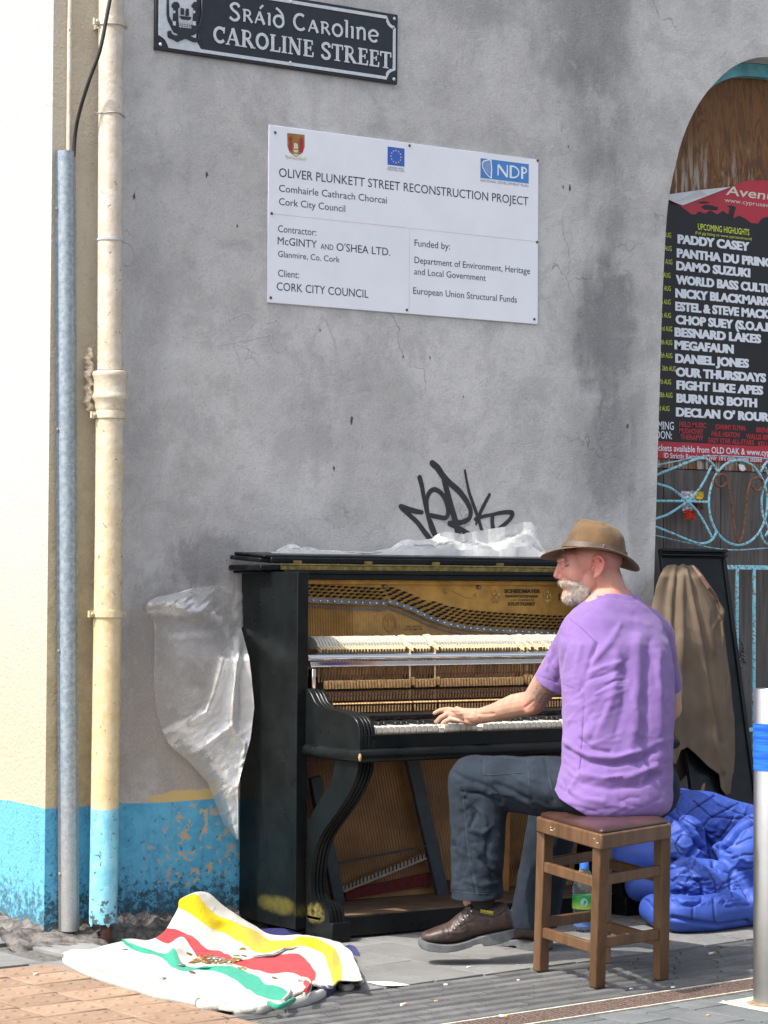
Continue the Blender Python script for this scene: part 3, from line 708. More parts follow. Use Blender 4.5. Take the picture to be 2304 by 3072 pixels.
GL = {
 'C': (.80, [(arc(.42, .5, .33, .42, 48, 318), .17), ([(.66, .62), (.69, .98)], .08)]),
 'A': (.92, [([(.10, .02), (.42, 1)], .09), ([(.40, 1), (.74, .02)], .2), ([(.2, .33), (.6, .33)], .08), ([(-.02, .03), (.24, .03)], .07), ([(.56, .03), (.92, .03)], .07)]),
 'R': (.92, [([(.2, 0), (.2, 1)], .19), ([(.04, .965), (.36, .965)]+arc(.38, .74, .22, .225, 90, -90)+[(.2, .515)], .10), ([(.40, .5), (.74, .03)], .19), ([(.04, .03), (.38, .03)], .07), ([(.62, .03), (.92, .03)], .07)]),
 'O': (.90, [(arc(.43, .5, .33, .42, 0, 360, 20), .17)]),
 'L': (.72, [([(.2, 0), (.2, 1)], .19), ([(.04, .97), (.38, .97)], .07), ([(.04, .04), (.66, .04)], .09), ([(.63, 0), (.66, .3)], .08)]),
 'I': (.46, [([(.22, 0), (.22, 1)], .19), ([(.05, .97), (.39, .97)], .07), ([(.05, .03), (.39, .03)], .07)]),
 'N': (.96, [([(.16, 0), (.16, 1)], .09), ([(.14, .98), (.72, .04)], .2), ([(.74, 0), (.74, 1)], .09), ([(.0, .97), (.24, .97)], .07), ([(.02, .03), (.3, .03)], .07), ([(.6, .97), (.88, .97)], .07)]),
 'E': (.76, [([(.2, 0), (.2, 1)], .19), ([(.04, .96), (.62, .96)], .09), ([(.2, .52), (.5, .52)], .08), ([(.04, .04), (.66, .04)], .09), ([(.6, 1), (.61, .74)], .08), ([(.64, 0), (.67, .3)], .08), ([(.5, .38), (.5, .66)], .07)]),
 'S': (.70, [(cm([(.56, .74), (.5, .9), (.34, .96), (.16, .88), (.11, .72), (.22, .58), (.44, .44), (.56, .28), (.5, .1), (.32, .04), (.14, .1), (.06, .26)]), .165)]),
 'T': (.80, [([(.38, 0), (.38, 1)], .19), ([(.02, .955), (.74, .955)], .1), ([(.05, 1), (.04, .7)], .08), ([(.71, 1), (.72, .7)], .08), ([(.2, .03), (.56, .03)], .07)]),
 ' ': (.42, []),
 's': (.78, [(cm([(.62, .82), (.5, .98), (.28, .98), (.13, .8), (.24, .6), (.48, .44), (.6, .24), (.48, .04), (.26, .0), (.06, .14)]), .15)]),
 'c': (.92, [(arc(.47, .5, .38, .47, 55, 315), .15)]),
 'r': (.72, [([(.16, 0), (.16, .72)], .13), ([(.05, .70), (.28, .72)]+arc(.3, .55, .2, .17, 90, -90, 8)+[(.2, .38)], .1), ([(.34, .38), (.62, .0)], .13)]),
 'a': (.78, [([(.08, 0), (.34, .74)], .09), ([(.33, .74), (.64, .0)], .16), ([(.17, .26), (.5, .26)], .09)]),
 '´': (0, [([(-.42, .92), (-.22, 1.16)], .11)]),
 'i': (.36, [([(.16, 0), (.16, .72)], .14), ([(.04, .70), (.2, .72)], .08)]),
 'd': (.82, [(arc(.38, .34, .29, .34, 0, 360, 18), .14), (cm([(.66, .38), (.60, .74), (.42, .98), (.22, 1.12)]), .14)]),
 'o': (.80, [(arc(.38, .36, .29, .35, 0, 360, 18), .14)]),
 'l': (.38, [([(.18, 0), (.18, 1.05)], .15), ([(.02, 1.03), (.22, 1.05)], .08)]),
 'n': (.78, [([(.15, 0), (.15, .72)], .14), (cm([(.15, .5), (.3, .72), (.5, .7), (.58, .5), (.58, 0)]), .14), ([(.03, .70), (.2, .72)], .08)]),
 'e': (.76, [(arc(.38, .36, .29, .35, 12, 320), .14), ([(.12, .34), (.66, .40)], .09)])}
def plate_text(s, A, B, h, name):
    tot = sum(GL[c_][0] for c_ in s)-.1; A = Vector(A); B = Vector(B); k = (B-A).length/tot; e = (B-A).normalized(); x = 0; j = 0
    for c_ in s:
        wd, strokes = GL[c_]; m = MB()
        for p, wt in strokes:
            pts = [A+e*((x+a)*k)+Vector((0, -.0002*j, b*h)) for a, b in p]; j = (j+1) % 5
            m.ribbon(pts, wt*(h*.5+k*.5), .002, (0, -1, 0))
        x += wd
        if strokes: m.build(name, M_silver, st)
lz = Vector((0, 0, 0))
A1 = q8(510, 122, .001); B1 = q8(1437, 262, .001); A1.z = B1.z = (A1.z+B1.z)/2; plate_text('sra´id caroline'.replace('c', 'c'), A1, B1, (q8(540, 15)-q8(540, 122)).length*.97, 'letter')
A2 = q8(412, 268, .001); B2 = q8(1515, 425, .001); A2.z = B2.z = (A2.z+B2.z)/2; plate_text('CAROLINE STREET', A2, B2, (q8(440, 162)-q8(440, 268)).length, 'letter')
for s_, t_ in ((.012+.008, .02), (Wd-.018, .018), (Wd-.018, Ht-.018), (.018, Ht-.018), (Wd*.54, .022), (Wd*.54, Ht-.018)):
    m = MB(); m.ball(sp(s_, t_, .002), (.0065, .004, .0065), 10); m.build('bolt', M_silver, st, True)
# ------------------------------------------------------------------ project board
pj = thing('project_board', 'large white street reconstruction project board screwed to grey wall', 'sign board', (5.15, YW, 2.5))
z2 = zpt(750, 330, 1.7463); PYb = YW-.008
c1 = [at(807.8, 372.9, 'y', PYb), at(1621, 480, 'y', PYb), at(1609, 971.9, 'y', PYb), at(801.5, 908.4, 'y', PYb)]
X0 = (c1[0].x+c1[3].x)/2; X1 = (c1[1].x+c1[2].x)/2; Z1 = (c1[0].z+c1[1].z)/2; Z0 = (c1[2].z+c1[3].z)/2
M_wht = simple('white_sign_panel', (.78, .79, .84), .35, .03, 5)
m = MB(); m.box(X0, X1, PYb, YW-.0005, Z0, Z1); m.build('panel', M_wht, pj, bevel=.002, seg=1)
def q2(x, y, d=.0006):
    u, v = z2(x, y); return at(u, v, 'y', PYb-d)
M_ink = simple('dark_print_ink', (.035, .028, .045), .5, .1)
def line2(s, a, b, cap, off=0):
    ink = MB()
    A = q2(*a); B = q2(*b); zz = (A.z+B.z)/2; A.z = B.z = zz; c_ = (q2(a[0], a[1]-cap)-q2(*a)).length
    put_text(ink, s, A, B, c_, off); ink.build('printed_line', M_ink, pj)
for a in (('OLIVER PLUNKETT STREET RECONSTRUCTION PROJECT', (152, 352), (1458, 497), 46), ('Comhairle Cathrach Chorcai', (152, 427), (717, 489), 36), ('Cork City Council', (152, 497), (499, 533), 36),
    ('Contractor:', (147, 640), (347, 657), 36), ('McGINTY', (145, 702), (350, 724), 39), ('AND', (370, 727), (437, 735), 28), ("O'SHEA LTD.", (453, 735), (735, 765), 40), ('Glanmire, Co. Cork', (147, 768), (470, 799), 31),
    ('Client:', (147, 872), (257, 881), 36), ('CORK CITY COUNCIL', (140, 943), (620, 985), 42), ('Funded by:', (862, 713), (1048, 731), 35), ('Department of Environment, Heritage', (862, 803), (1467, 858), 34),
    ('and Local Government', (860, 863), (1235, 893), 33), ('European Union Structural Funds', (855, 963), (1398, 1009), 34)): line2(*a)
M_rl = simple('thin_red_rule', (.62, .45, .45), .6); m = MB(); zl = (q2(118, 543).z+q2(1505, 690).z)/2
A = q2(118, 543); B = q2(1505, 690); m.ribbon([Vector((A.x, A.y, zl)), Vector((B.x, B.y, zl))], .0012, .0001, (0, -1, 0))
A = q2(836, 620); B = q2(824, 1040); m.ribbon([Vector((A.x, A.y+.0002, zl-.001)), Vector((A.x, A.y+.0002, B.z))], .0012, .0001, (0, -1, 0)); m.build('ruled_line', M_rl, pj)
M_eu = simple('flag_blue', (.03, .11, .48), .4, .05); M_gold = simple('star_gold', (.75, .60, .12), .5, .05); M_nd = simple('logo_blue', (.05, .22, .55), .4, .05)
def rect2(m, x0, y0, x1, y1, d=.0006, mi=None):
    A = q2(x0, y0, d); B = q2(x1, y1, d); m.add([(A.x, A.y, A.z), (B.x, A.y, A.z), (B.x, A.y, B.z), (A.x, A.y, B.z)], [(0, 1, 2, 3)], mi)
m = MB(); rect2(m, 721, 191, 809, 297); m.build('flag_emblem', M_eu, pj)
cc = (q2(721, 191, .0012)+q2(809, 297, .0012))/2; m = MB(); R_ = (q2(721, 191)-q2(721, 297)).length*.30
for k in range(12):
    c0 = cc+Vector((R_*math.cos(k*PI/6), 0, R_*math.sin(k*PI/6))); m.add([c0+Vector((.0042*(1 if i % 2 else .42)*math.sin(i*PI/5+PI), 0, .0042*(1 if i % 2 else .42)*math.cos(i*PI/5+PI))) for i in range(10)], [tuple(range(10))])
m.build('flag_stars', M_gold, pj)
M_sp = simple('grey_print_ink', (.16, .17, .28), .5)
def sm2(mb, s, a, b, cap):
    mb = MB()
    A = q2(*a); B = q2(*b); A.z = B.z = (A.z+B.z)/2; put_text(mb, s, A, B, (q2(a[0], a[1]-cap)-q2(*a)).length); mb.build('small_print', M_sp, pj)
small = None
sm2(small, 'EUROPEAN UNION', (724, 306), (804, 312), 10); sm2(small, 'STRUCTURAL FUNDS', (720, 318), (809, 324), 10); sm2(small, 'NATIONAL DEVELOPMENT PLAN', (1208, 376), (1458, 403), 13)
m = MB(); A = q2(1208, 252); B = q2(1460, 385); zt_, zb_ = A.z, q2(1208, 355).z; m.add([(A.x, A.y, zt_), (B.x, A.y, zt_), (B.x, A.y, zb_), (A.x, A.y, zb_)], [(0, 1, 2, 3)]); m.build('logo_block', M_nd, pj)
m = MB(); bx = Vector((A.x, A.y-.0006, zb_)); ww = B.x-A.x; hh = zt_-zb_
def lb(a, b, j=0): return bx+Vector((a*ww, -.0001*j, b*hh))
for j, (p, wt) in enumerate(([(lb(.36, .22), lb(.36, .78)), .006], [(lb(.36, .78, 1), lb(.55, .2, 1)), .010], [(lb(.55, .2), lb(.55, .82)), .006], [(lb(.62, .2), lb(.62, .8)), .010], [[lb(.6, .79, 1)]+[lb(.66+.13*math.cos(math.radians(a)), .5+.29*math.sin(math.radians(a)), 1) for a in range(90, -91, -15)]+[lb(.6, .21, 1)], .006], [(lb(.86, .2), lb(.86, .8)), .010], [[lb(.84, .79, 1)]+[lb(.88+.07*math.cos(math.radians(a)), .65+.14*math.sin(math.radians(a)), 1) for a in range(90, -91, -20)]+[lb(.84, .51, 1)], .006])):
    m.ribbon(list(p), wt, .0001, (0, -1, 0))
m.ribbon([lb(.03, .72), lb(.05, .5), lb(.1, .3), lb(.17, .12), lb(.22, .04)], .004, .0001, (0, -1, 0)); m.ribbon([lb(.03, .72, 1), lb(.06, .86, 1), lb(.12, .92, 1), lb(.17, .97, 1), lb(.21, .95, 1)], .005, .0001, (0, -1, 0)); m.ribbon([lb(.21, .97, 2), lb(.225, .5, 2), lb(.22, .03, 2)], .006, .0001, (0, -1, 0))
for k in range(6): m.ribbon([lb(.06+k*.024, .84+k*.015, 3), lb(.07+k*.026, .46-k*.06, 3)], .0012, .0001, (0, -1, 0))
m.build('logo_letters', M_wht, pj)
# coat of arms
M_red = simple('crest_red', (.38, .02, .03), .5); M_brn = simple('crest_brown', (.28, .15, .03), .5); M_crm = simple('crest_cream', (.62, .60, .45), .5)
m = MB(); m.add([q2(*a) for a in ((195,120),(286,130),(286,195),(275,225),(242,246),(208,222),(196,190))], [tuple(range(7))]); m.build('coat_of_arms', M_brn, pj)
m = MB()
for a, b in ((203, 222), (258, 278)):
    dy = (a-203)*.11; m.add([q2(*p_, .001) for p_ in ((a,212+dy),(a+2,160+dy),(a-1,150+dy),(a+3,143+dy),((a+b)/2,132+dy),(b-3,145+dy),(b+1,152+dy),(b-1,160+dy),(b,216+dy))], [tuple(range(9))])
m.build('arms_towers', M_red, pj)
m = MB(); m.add([q2(*a, .001) for a in ((226,208),(255,211),(248,224),(232,222))], [(0, 1, 2, 3)]); m.add([q2(*a, .001) for a in ((230,176),(238,172),(250,178),(252,204),(230,203))], [tuple(range(5))]); m.add([q2(*a, .001) for a in ((224,228),(258,231),(243,243))], [(0, 1, 2)])
m.ribbon([q2(*a, .0012) for a in ((188,236),(198,250),(215,246),(242,254),(268,254),(285,260),(292,246))], .008, .0001, (0, -1, 0)); m.build('arms_ship_and_scroll', M_crm, pj)
M_scr = simple('rusty_screw', (.06, .045, .04), .6)
for x, y in ((132, 118), (836, 186), (1507, 265), (114, 542), (1504, 692), (109, 983), (822, 1047), (1490, 1096)):
    m = MB(); m.ball(q2(x, y, .001), (.0055, .004, .0055), 10); m.build('screw', M_scr, pj, True)
# ------------------------------------------------------------------ gig poster
zp = zpt(1940, 500, 2.458); PO = 7.806
ps = thing('gig_poster', 'black and red gig poster with white band names pasted inside the arched doorway', 'poster', (7.0, PO, 2.3))
def qp(x, y, d=0.):
    u, v = zp(x, y); return at(u, v, 'y', PO-d)
zpb = (qp(95, 2145).z+qp(895, 2190).z)/2
xL = qp(95, 1500).x-.05; xR = xL+.92
M_pbl = simple('black_poster_paper', (.006, .006, .008), .5, .3, 4); M_pr = simple('red_poster_print', (.42, .012, .03), .35, .08, 8)
M_pw = simple('white_poster_print', (.72, .75, .80), .4, .03); M_py = simple('yellow_poster_print', (.62, .68, .08), .4, .03); M_pd = simple('dull_red_poster_print', (.40, .02, .03), .4, .05); M_pc = simple('cream_poster_print', (.66, .60, .50), .4, .03)
# sheet with slight cockle
P = []
topz = qp(700, 105).z
for i in range(25):
    a = i/24; x = xL+(xR-xL)*a; tz = qp(150, 235).z if x < qp(250, 0).x else topz
    row = []
    for j in range(31):
        b = j/30; row.append(Vector((x, PO+.001*math.sin(x*19+b*7), zpb+(topz-zpb)*b)))
    P.append(row)
tl = qp(265, 285); t2 = qp(625, 148)
def keep(p):    # cut the folded corner off
    d = (t2-tl); s_ = (p-tl); return d.x*s_.z-d.z*s_.x < 0
m = MB(); m.v = []; 
# polygon sheet instead: corners with the fold cut
sh = [Vector((xL, PO, zpb)), Vector((xR, PO, zpb)), Vector((xR, PO, topz)), Vector((t2.x+.12, PO, topz)), t2.copy(), tl.copy(), Vector((xL, PO, tl.z+.03))]
m.prism(sh, (0, .0015, 0)); m.build('sheet', M_pbl, ps)
m = MB(); z_r = lambda x, y: qp(x, y, .0005)
ragged = [(150,252),(200,270),(250,292),(290,320),(330,352),(360,352),(385,330),(430,345),(470,322),(520,352),(560,325),(590,345),(640,380),(680,360),(730,385),(770,415),(820,420),(850,380),(895,370),(1000,400),(1150,380)]
top_ = [(1150, 160), (1000, 118), (895, 103), (780, 98), (700, 112), (628, 150), (265, 285)]
pts = [z_r(*a) for a in ragged]+[z_r(*a) for a in top_]
m.add(pts, [tuple(range(len(pts)))]); m.build('red_header', M_pr, ps)
m = MB()    # dark tree shapes over the red
for p_ in (((400,300),(430,280),(480,285),(530,300),(520,322),(470,320),(430,318)), ((370,262),(420,255),(470,262),(450,272),(400,272)), ((600,360),(612,300),(590,290),(625,285),(660,300),(650,330),(640,380),(622,385))):
    m.add([qp(*a, .0009) for a in p_], [tuple(range(len(p_)))])
m.build('tree_silhouettes', M_pbl, ps)
m = MB(); cur = [qp(150, 205, .02), qp(390, 172, .035), qp(625, 148, .004), qp(450, 215, .016), qp(265, 285, .006), qp(205, 262, .012), qp(150, 236, .012)]
m.add(cur+[p_+Vector((0, .001, 0)) for p_ in cur], [(0, 1, 2, 3, 4, 5, 6), (13, 12, 11, 10, 9, 8, 7)]); m.build('curled_corner', M_pw, ps)
zb1 = (qp(100, 2020).z+qp(895, 2070).z)/2
m = MB(); m.add([Vector((xL, PO-.0006, zpb)), Vector((xR, PO-.0006, zpb)), Vector((xR, PO-.0006, zb1)), Vector((xL, PO-.0006, zb1))], [(0, 1, 2, 3)]); m.build('red_footer', M_pr, ps)
def pt(mb, s, a, b, cap, off=.02, sl=0.):
    nm_, mt_ = mb; mb = MB()
    A = qp(*a, .0014); B = qp(*b, .0014); A.z = B.z = (A.z+B.z)/2; put_text(mb, s, A, B, (qp(a[0], a[1]-cap)-qp(*a)).length, off, None, sl); mb.build(nm_, mt_, ps)
nm = ('poster_line', M_pw)
for s_, a, b in (('PADDY CASEY',(230,555),(757,627)),('PANTHA DU PRINCE',(224,652),(965,756)),('DAMO SUZUKI',(220,750),(762,822)),('WORLD BASS CULTURE',(216,847),(1005,952)),('NICKY BLACKMARKET',(213,946),(990,1048)),('ESTEL & STEVE MACK',(213,1044),(905,1134)),
    ('CHOP SUEY (S.O.A.D)',(215,1142),(955,1232)),('BESNARD LAKES',(208,1238),(842,1310)),('MEGAFAUN',(207,1336),(640,1383)),('DANIEL JONES',(213,1433),(752,1490)),('OUR THURSDAYS',(217,1532),(878,1598)),('FIGHT LIKE APES',(222,1628),(857,1690)),('BURN US BOTH',(222,1725),(812,1783)),("DECLAN O' ROURKE",(218,1822),(990,1898))):
    pt(nm, s_, a, b, 60, .04)
pt(nm, 'COMING', (10, 1930), (200, 1942), 58, .01); pt(nm, 'SOON:', (40, 2000), (186, 2010), 56, .01)
pt(nm, 'Tickets available from OLD OAK & www.cyprusavenue.ie', (45, 2082), (1130, 2152), 46, .012); pt(nm, "ID Strictly Required. Over 18's only unless stated", (127, 2132), (848, 2192), 36, .008)
ye = ('date_line', M_py)
for k, s_ in enumerate(('17th AUG', '18th AUG', '19th AUG', '19th AUG', '20th AUG', '20th AUG', '21st AUG', '23rd AUG', '24th AUG', '25th AUG', '26th AUG', '27th AUG', '28th AUG', '2nd AUG')):
    yb = (520, 619, 718, 817, 914, 1014, 1113, 1213, 1313, 1410, 1507, 1604, 1702, 1801)[k]; xr_ = (180, 184, 189, 175, 177, 176, 178, 188, 188, 189, 214, 179, 189, 167)[k]
    pt(ye, s_, (xr_-100, yb-7), (xr_, yb+4), 36, .004)
pt(ye, 'UPCOMING HIGHLIGHTS', (378, 455), (757, 514), 44, .012); pt(ye, '(Full gig listing on www.cyprusavenue.ie)', (358, 489), (775, 548), 20, 0)
hd = ('header_line', M_pc); pt(hd, 'Avenue', (583, 203), (1010, 262), 66, .012, .22); pt(hd, 'www.cyprusavenue.ie', (575, 258), (1050, 318), 30, 0)
rd = ('support_act', M_pd)
for s_, a, b in (('FIELD MUSIC',(240,1912),(438,1930)),('MUDHONEY',(240,1962),(418,1976)),('THERAPY?',(247,2008),(412,2020)),('JOHNNY FLYNN',(503,1932),(725,1950)),('PAUL HEATON',(478,1984),(685,2000)),('EASY STAR ALL-STARS',(455,2030),(790,2056)),('BRENDAN',(808,1956),(960,1968)),('WALLIS BIRD',(733,2004),(925,2018)),('KELLY',(822,2060),(920,2068))): pt(rd, s_, a, b, 36, .02)
m = MB(); m.prism([at(2216, 1393, 'y', PO-.002), at(2232, 1395, 'y', PO-.012), at(2238, 1408, 'y', PO-.014), at(2228, 1414, 'y', PO-.012), at(2219, 1408, 'y', PO-.006)], (0, .001, 0)); m.build('torn_scrap', M_pw, ps)
# ------------------------------------------------------------------ wrought iron gate
GY = 7.735
gt = thing('iron_gate', 'flaking sky blue wrought iron gate with ovals and rusty scroll in front of dark boards', 'gate', (7.0, GY, 0))
t = NT('flaking_sky_blue_paint'); n = t.noise(70, 5, .75); n2 = t.noise(9, 3)
c = t.mix(t.ramp(n2, .3, .7), (.20, .55, .68), (.30, .68, .82)); c = t.mix(t.ramp(t.math('ADD', n, t.math('MULTIPLY', n2, .12)), .585, .62, 0, .95), c, (.22, .17, .12))
t.col(c).set(Roughness=.55); t.bump(n, .002, .6); M_gate = t.m
M_rust = simple('rusty_scroll_iron', (.17, .075, .04), .85, .45, 70, .5)
z4 = zpt(1940, 1340, 4.558)
def gp(l, y=GY, k=6): return [at(*z4(q.x, q.y), 'y', y) for q in catmull(l, k)]
def gbar(l, w_=.0055, y=GY, name='scroll_bar', mat=None, k=6): m = MB(); m.tube(gp(l, y, k), (w_, .009) if False else w_, 8); m.build(name, mat or M_gate, gt, True)
gbar([(60,425),(160,375),(400,280),(650,180),(780,158),(870,205),(935,285),(965,345)]); gbar([(60,270),(170,245),(400,200),(650,148),(900,125),(1300,140),(1659,165),(1900,200)], .003, GY+.02)
gbar([(20,470),(160,512),(340,575),(550,745),(690,885),(800,1060),(890,1240)]); gbar([(20,742),(150,742),(500,745),(845,757)])
gbar([(20,1010),(140,978),(310,915),(550,750),(730,560),(890,260)]); gbar([(20,1060),(135,1100),(350,1185),(600,1290),(750,1325),(870,1290),(940,1200),(945,1140)]); gbar([(20,1190),(130,1215),(400,1280),(700,1345),(1000,1400),(1250,1412),(1659,1385),(1900,1360)], .003, GY+.02)
gbar([(1250+400*math.sin(a), 765-580*math.cos(a)) for a in [2*PI*k/24 for k in range(25)]], name='oval', k=3)
gbar([(2050+400*math.sin(a)*1.2, 765-580*math.cos(a)) for a in [2*PI*k/24 for k in range(25)]], name='oval', k=3)
gbar([(1680,175),(1610,250),(1560,350)]); gbar([(1620,280),(1680,420),(1720,500)]); gbar([(1555,1170),(1600,1290),(1680,1350)]); gbar([(1620,1230),(1680,1120)])
gbar([(1082,495),(1050,535),(1005,550),(950,515),(935,450),(975,395),(1030,378),(1085,420),(1130,600),(1160,800),(1195,1050),(1225,1250),(1262,1305),(1300,1250),(1335,1050),(1360,800),(1385,600),(1430,470),(1510,425),(1575,455),(1590,520),(1550,590),(1500,600),(1440,540)], .0055, GY-.012, 'rusty_scroll', M_rust)
for a, b in (((2150, 1708), (2330, 1696)), ((2230, 2190), (2330, 2186))):
    m = MB(); p, q = at(*a, 'y', GY), at(*b, 'y', GY); m.box(p.x-.3*(a[1] > 2000), 8.1, GY-.006, GY+.006, (p.z+q.z)/2-.009, (p.z+q.z)/2+.009); m.build('gate_rail', M_gate, gt)
zt1 = at(2211, 1705, 'y', GY).z; zb1_ = at(2250, 2190, 'y', GY).z
for u in (2211, 2262):
    p = at(u, 1705, 'y', GY); m = MB(); m.tube([(p.x, GY, zt1), (p.x, GY, zb1_-.3)], .0085, 8); m.build('gate_upright', M_gate, gt, True)
dx = at(2262, 1705, 'y', GY).x-at(2211, 1705, 'y', GY).x; p = at(2262, 1705, 'y', GY)
for k in range(1, 8):
    m = MB(); m.tube([(p.x+dx*k, GY, zt1), (p.x+dx*k, GY, zb1_-.3)], .0085, 8); m.build('gate_upright', M_gate, gt, True)
# crumpled wrapper stuck at the crossing
wr = thing('sweet_wrapper', 'crumpled red and yellow foil wrapper stuck behind blue gate bars', 'wrapper', at(*z4(600, 760), 'y', GY+.03))
def crump(pts, y, mat, name, par, sc_=.008):
    P = []; c0 = at(*z4(*pts[0]), 'y', y); c1_ = at(*z4(*pts[1]), 'y', y); w_ = c1_.x-c0.x; h_ = c0.z-c1_.z; N = 7
    for i in range(N):
        P.append([Vector((c0.x+w_*i/(N-1)+rnd.uniform(-1, 1)*w_*.08, y+rnd.uniform(-1, 1)*sc_, c0.z-h_*j/(N-1)+rnd.uniform(-1, 1)*h_*.08)) for j in range(N)])
    m = MB(); m.grid(P); m.build(name, mat, par)
M_foil = simple('silver_foil', (.55, .53, .55), .3, .3, 90, metal=.5); M_fr = simple('red_foil', (.45, .03, .01), .35, .3); M_fy = simple('yellow_foil', (.75, .52, .03), .4, .1); M_fb = simple('dark_foil', (.08, .03, .02), .4, .3)
crump([(480,600),(660,730)], GY+.03, M_foil, 'foil', wr); crump([(670,615),(775,720)], GY+.034, M_fy, 'yellow_flap', wr, .004); crump([(520,870),(665,990)], GY+.02, M_fr, 'red_end', wr); crump([(500,760),(640,890)], GY+.03, M_foil, 'foil', wr); crump([(630,720),(760,860)], GY+.036, M_fb, 'dark_flap', wr, .006)
# ------------------------------------------------------------------ piano
PX0, PX1 = 4.53, 5.989; MIR = PX0+PX1
def mirx(m):
    n = MB(); n.v = [(MIR-a, b, c) for a, b, c in m.v]; n.f = [f[::-1] for f in m.f]; n.m = list(m.m); return n
pn = thing('upright_piano', 'old black upright piano with front removed showing golden plate hammers and keys', 'piano', (5.26, 7.2, 0))
t = NT('worn_black_lacquer'); n = t.noise(8, 5, .6); sc1 = t.noise(14, 6, .7, sc=(1, 1, 4)); f = t.noise(120, 3, .7); x, y, z = t.xyz()
c = t.mix(t.ramp(n, .3, .7), (.0032, .0044, .0048), (.007, .0095, .0098)); c = t.mix(t.ramp(sc1, .62, .8, 0, .5), c, (.05, .045, .03)); c = t.mix(t.ramp(f, .70, .76, 0, .6), c, (.12, .09, .05))
def yb(cy, cz, ry, rz):
    a = t.math('DIVIDE', t.math('SUBTRACT', y, cy), ry); b = t.math('DIVIDE', t.math('SUBTRACT', z, cz), rz)
    d = t.math('ADD', t.math('MULTIPLY', a, a), t.math('MULTIPLY', b, b)); d = t.math('ADD', d, t.math('MULTIPLY', t.math('SUBTRACT', n, .5), 2.0)); return t.ramp(d, .1, 1.3, 1, 0)
mk = t.math('MULTIPLY', t.ramp(x, 4.60, 4.59, 0, 1), t.math('MULTIPLY', t.ramp(t.noise(30, 5, .6), .25, .75, .5, 1), yb(7.33, .105, .13, .035)))
c = t.mix(t.math('MULTIPLY', mk, .6), c, (.16, .14, .035))
mk = t.math('MULTIPLY', t.ramp(x, 4.60, 4.59, 0, 1), t.math('MULTIPLY', t.ramp(t.noise(45, 5, .7), .3, .7), yb(7.15, .09, .06, .035)))
c = t.mix(t.math('MULTIPLY', mk, .6), c, (.30, .26, .08))
t.col(c); t.b.inputs['Specular IOR Level'].default_value = .22; t.set(Roughness=t.ramp(t.noise(20, 4), .3, .7, .26, .45)); t.bump(t.noise(5, 3), .004, .25); M_lac = t.m
M_edge = simple('rubbed_bare_edge_wood', (.36, .22, .11), .7, .3, 60)
M_gold = simple('gold_bronzed_plate', (.46, .25, .055), .42, .22, 14, .15, metal=.45); M_gold2 = simple('bright_gold_relief', (.52, .35, .12), .35, .2, 40, metal=.5)
M_brass = simple('tarnished_brass', (.21, .16, .05), .35, .4, 40, metal=.7); M_steel = simple('dull_steel_bar', (.16, .165, .17), .35, .3, 25, metal=.7)
M_chrome = simple('polished_chrome_rail', (.75, .75, .76), .08, .05, 10, metal=1.); M_pin = simple('black_tuning_pin', (.02, .022, .024), .4, .3, 90, metal=.5)
M_felt = simple('white_hammer_felt', (.50, .47, .40), .9, .1, 200, .3); M_maple = simple('pale_maple', (.62, .49, .30), .55, .15, 60); M_tan = simple('tan_action_wood', (.47, .28, .115), .6, .25, 70); M_end = simple('dark_wood_end', (.10, .05, .03), .7, .3, 90)
M_brown = simple('brown_soundboard_wood', (.30, .155, .055), .55, .3, 8); M_copper = simple('copper_wound_string', (.18, .085, .04), .45, .3, 80, metal=.6); M_strg = simple('steel_string', (.20, .19, .18), .4, .3, 80, metal=.8)
M_ivory = simple('yellowed_ivory', (.70, .67, .57), .3, .12, 40); M_ebony = simple('ebony_key', (.012, .012, .013), .3, .2, 40); M_green = simple('green_felt', (.10, .14, .03), .95, .3, 90); M_redf = simple('red_felt', (.10, .010, .010), .95, .3, 60)
M_purp = simple('purple_felt', (.13, .05, .06), .9, .4, 200)
def side(m_): m_.build('side_panel', M_lac, pn, bevel=.002)
m = MB(); m.box(PX0, PX0+.045, 7.205, 7.585, .03, 1.268); side(m); side(mirx(m))
m = MB(); m.box(PX0+.04, PX1-.04, 7.56, 7.583, .03, 1.26); m.build('back_panel', M_end, pn)
# lid
m = MB()
pr = [(7.38, 1.268), (7.60, 1.268), (7.60, 1.292), (7.38, 1.292)]
m.box(PX0-.045, PX1+.045, 7.38, 7.605, 1.272, 1.293); m.box(PX0-.03, PX1+.03, 7.39, 7.60, 1.262, 1.2715); m.build('fixed_lid', M_lac, pn, bevel=.005)
# front flap folded back on top: slab rising towards the wall with a moulded rim
def lidflap():
    m = MB(); a = math.radians(3.2); o = Vector((0, 7.375, 1.300)); ey = Vector((0, math.cos(a), math.sin(a))); ez = Vector((0, -math.sin(a), math.cos(a)))
    def P(x, s, t_): return Vector((x, 0, 0))+o+ey*s+ez*t_
    def slab(x0, x1, s0, s1, t0, t1): m.hexa([P(x0, s0, t0), P(x1, s0, t0), P(x1, s1, t0), P(x0, s1, t0)], [P(x0, s0, t1), P(x1, s0, t1), P(x1, s1, t1), P(x0, s1, t1)])
    slab(PX0-.005, PX1+.005, .0, .20, -.002, .020); slab(PX0-.045, PX1+.045, .012, .222, -.0003+.0, .016); slab(PX0-.032, PX1+.032, .006, .215, .0163, .028)
    return m
lidflap().build('folded_lid', M_lac, pn, bevel=.005)
m = MB(); m.box(PX0+.035, PX1-.035, 7.371, 7.379, 1.276, 1.2905); m.tube([(PX0+.035, 7.372, 1.2935), (PX1-.035, 7.372, 1.2935)], .0028, 8); hg = m.build('piano_hinge', M_brass, pn, True)
for k in range(24):
    m = MB(); m.ball((PX0+.06+k*.059, 7.3705, 1.283), (.002, .001, .002), 6); m.build('hinge_screw', M_scr, hg)
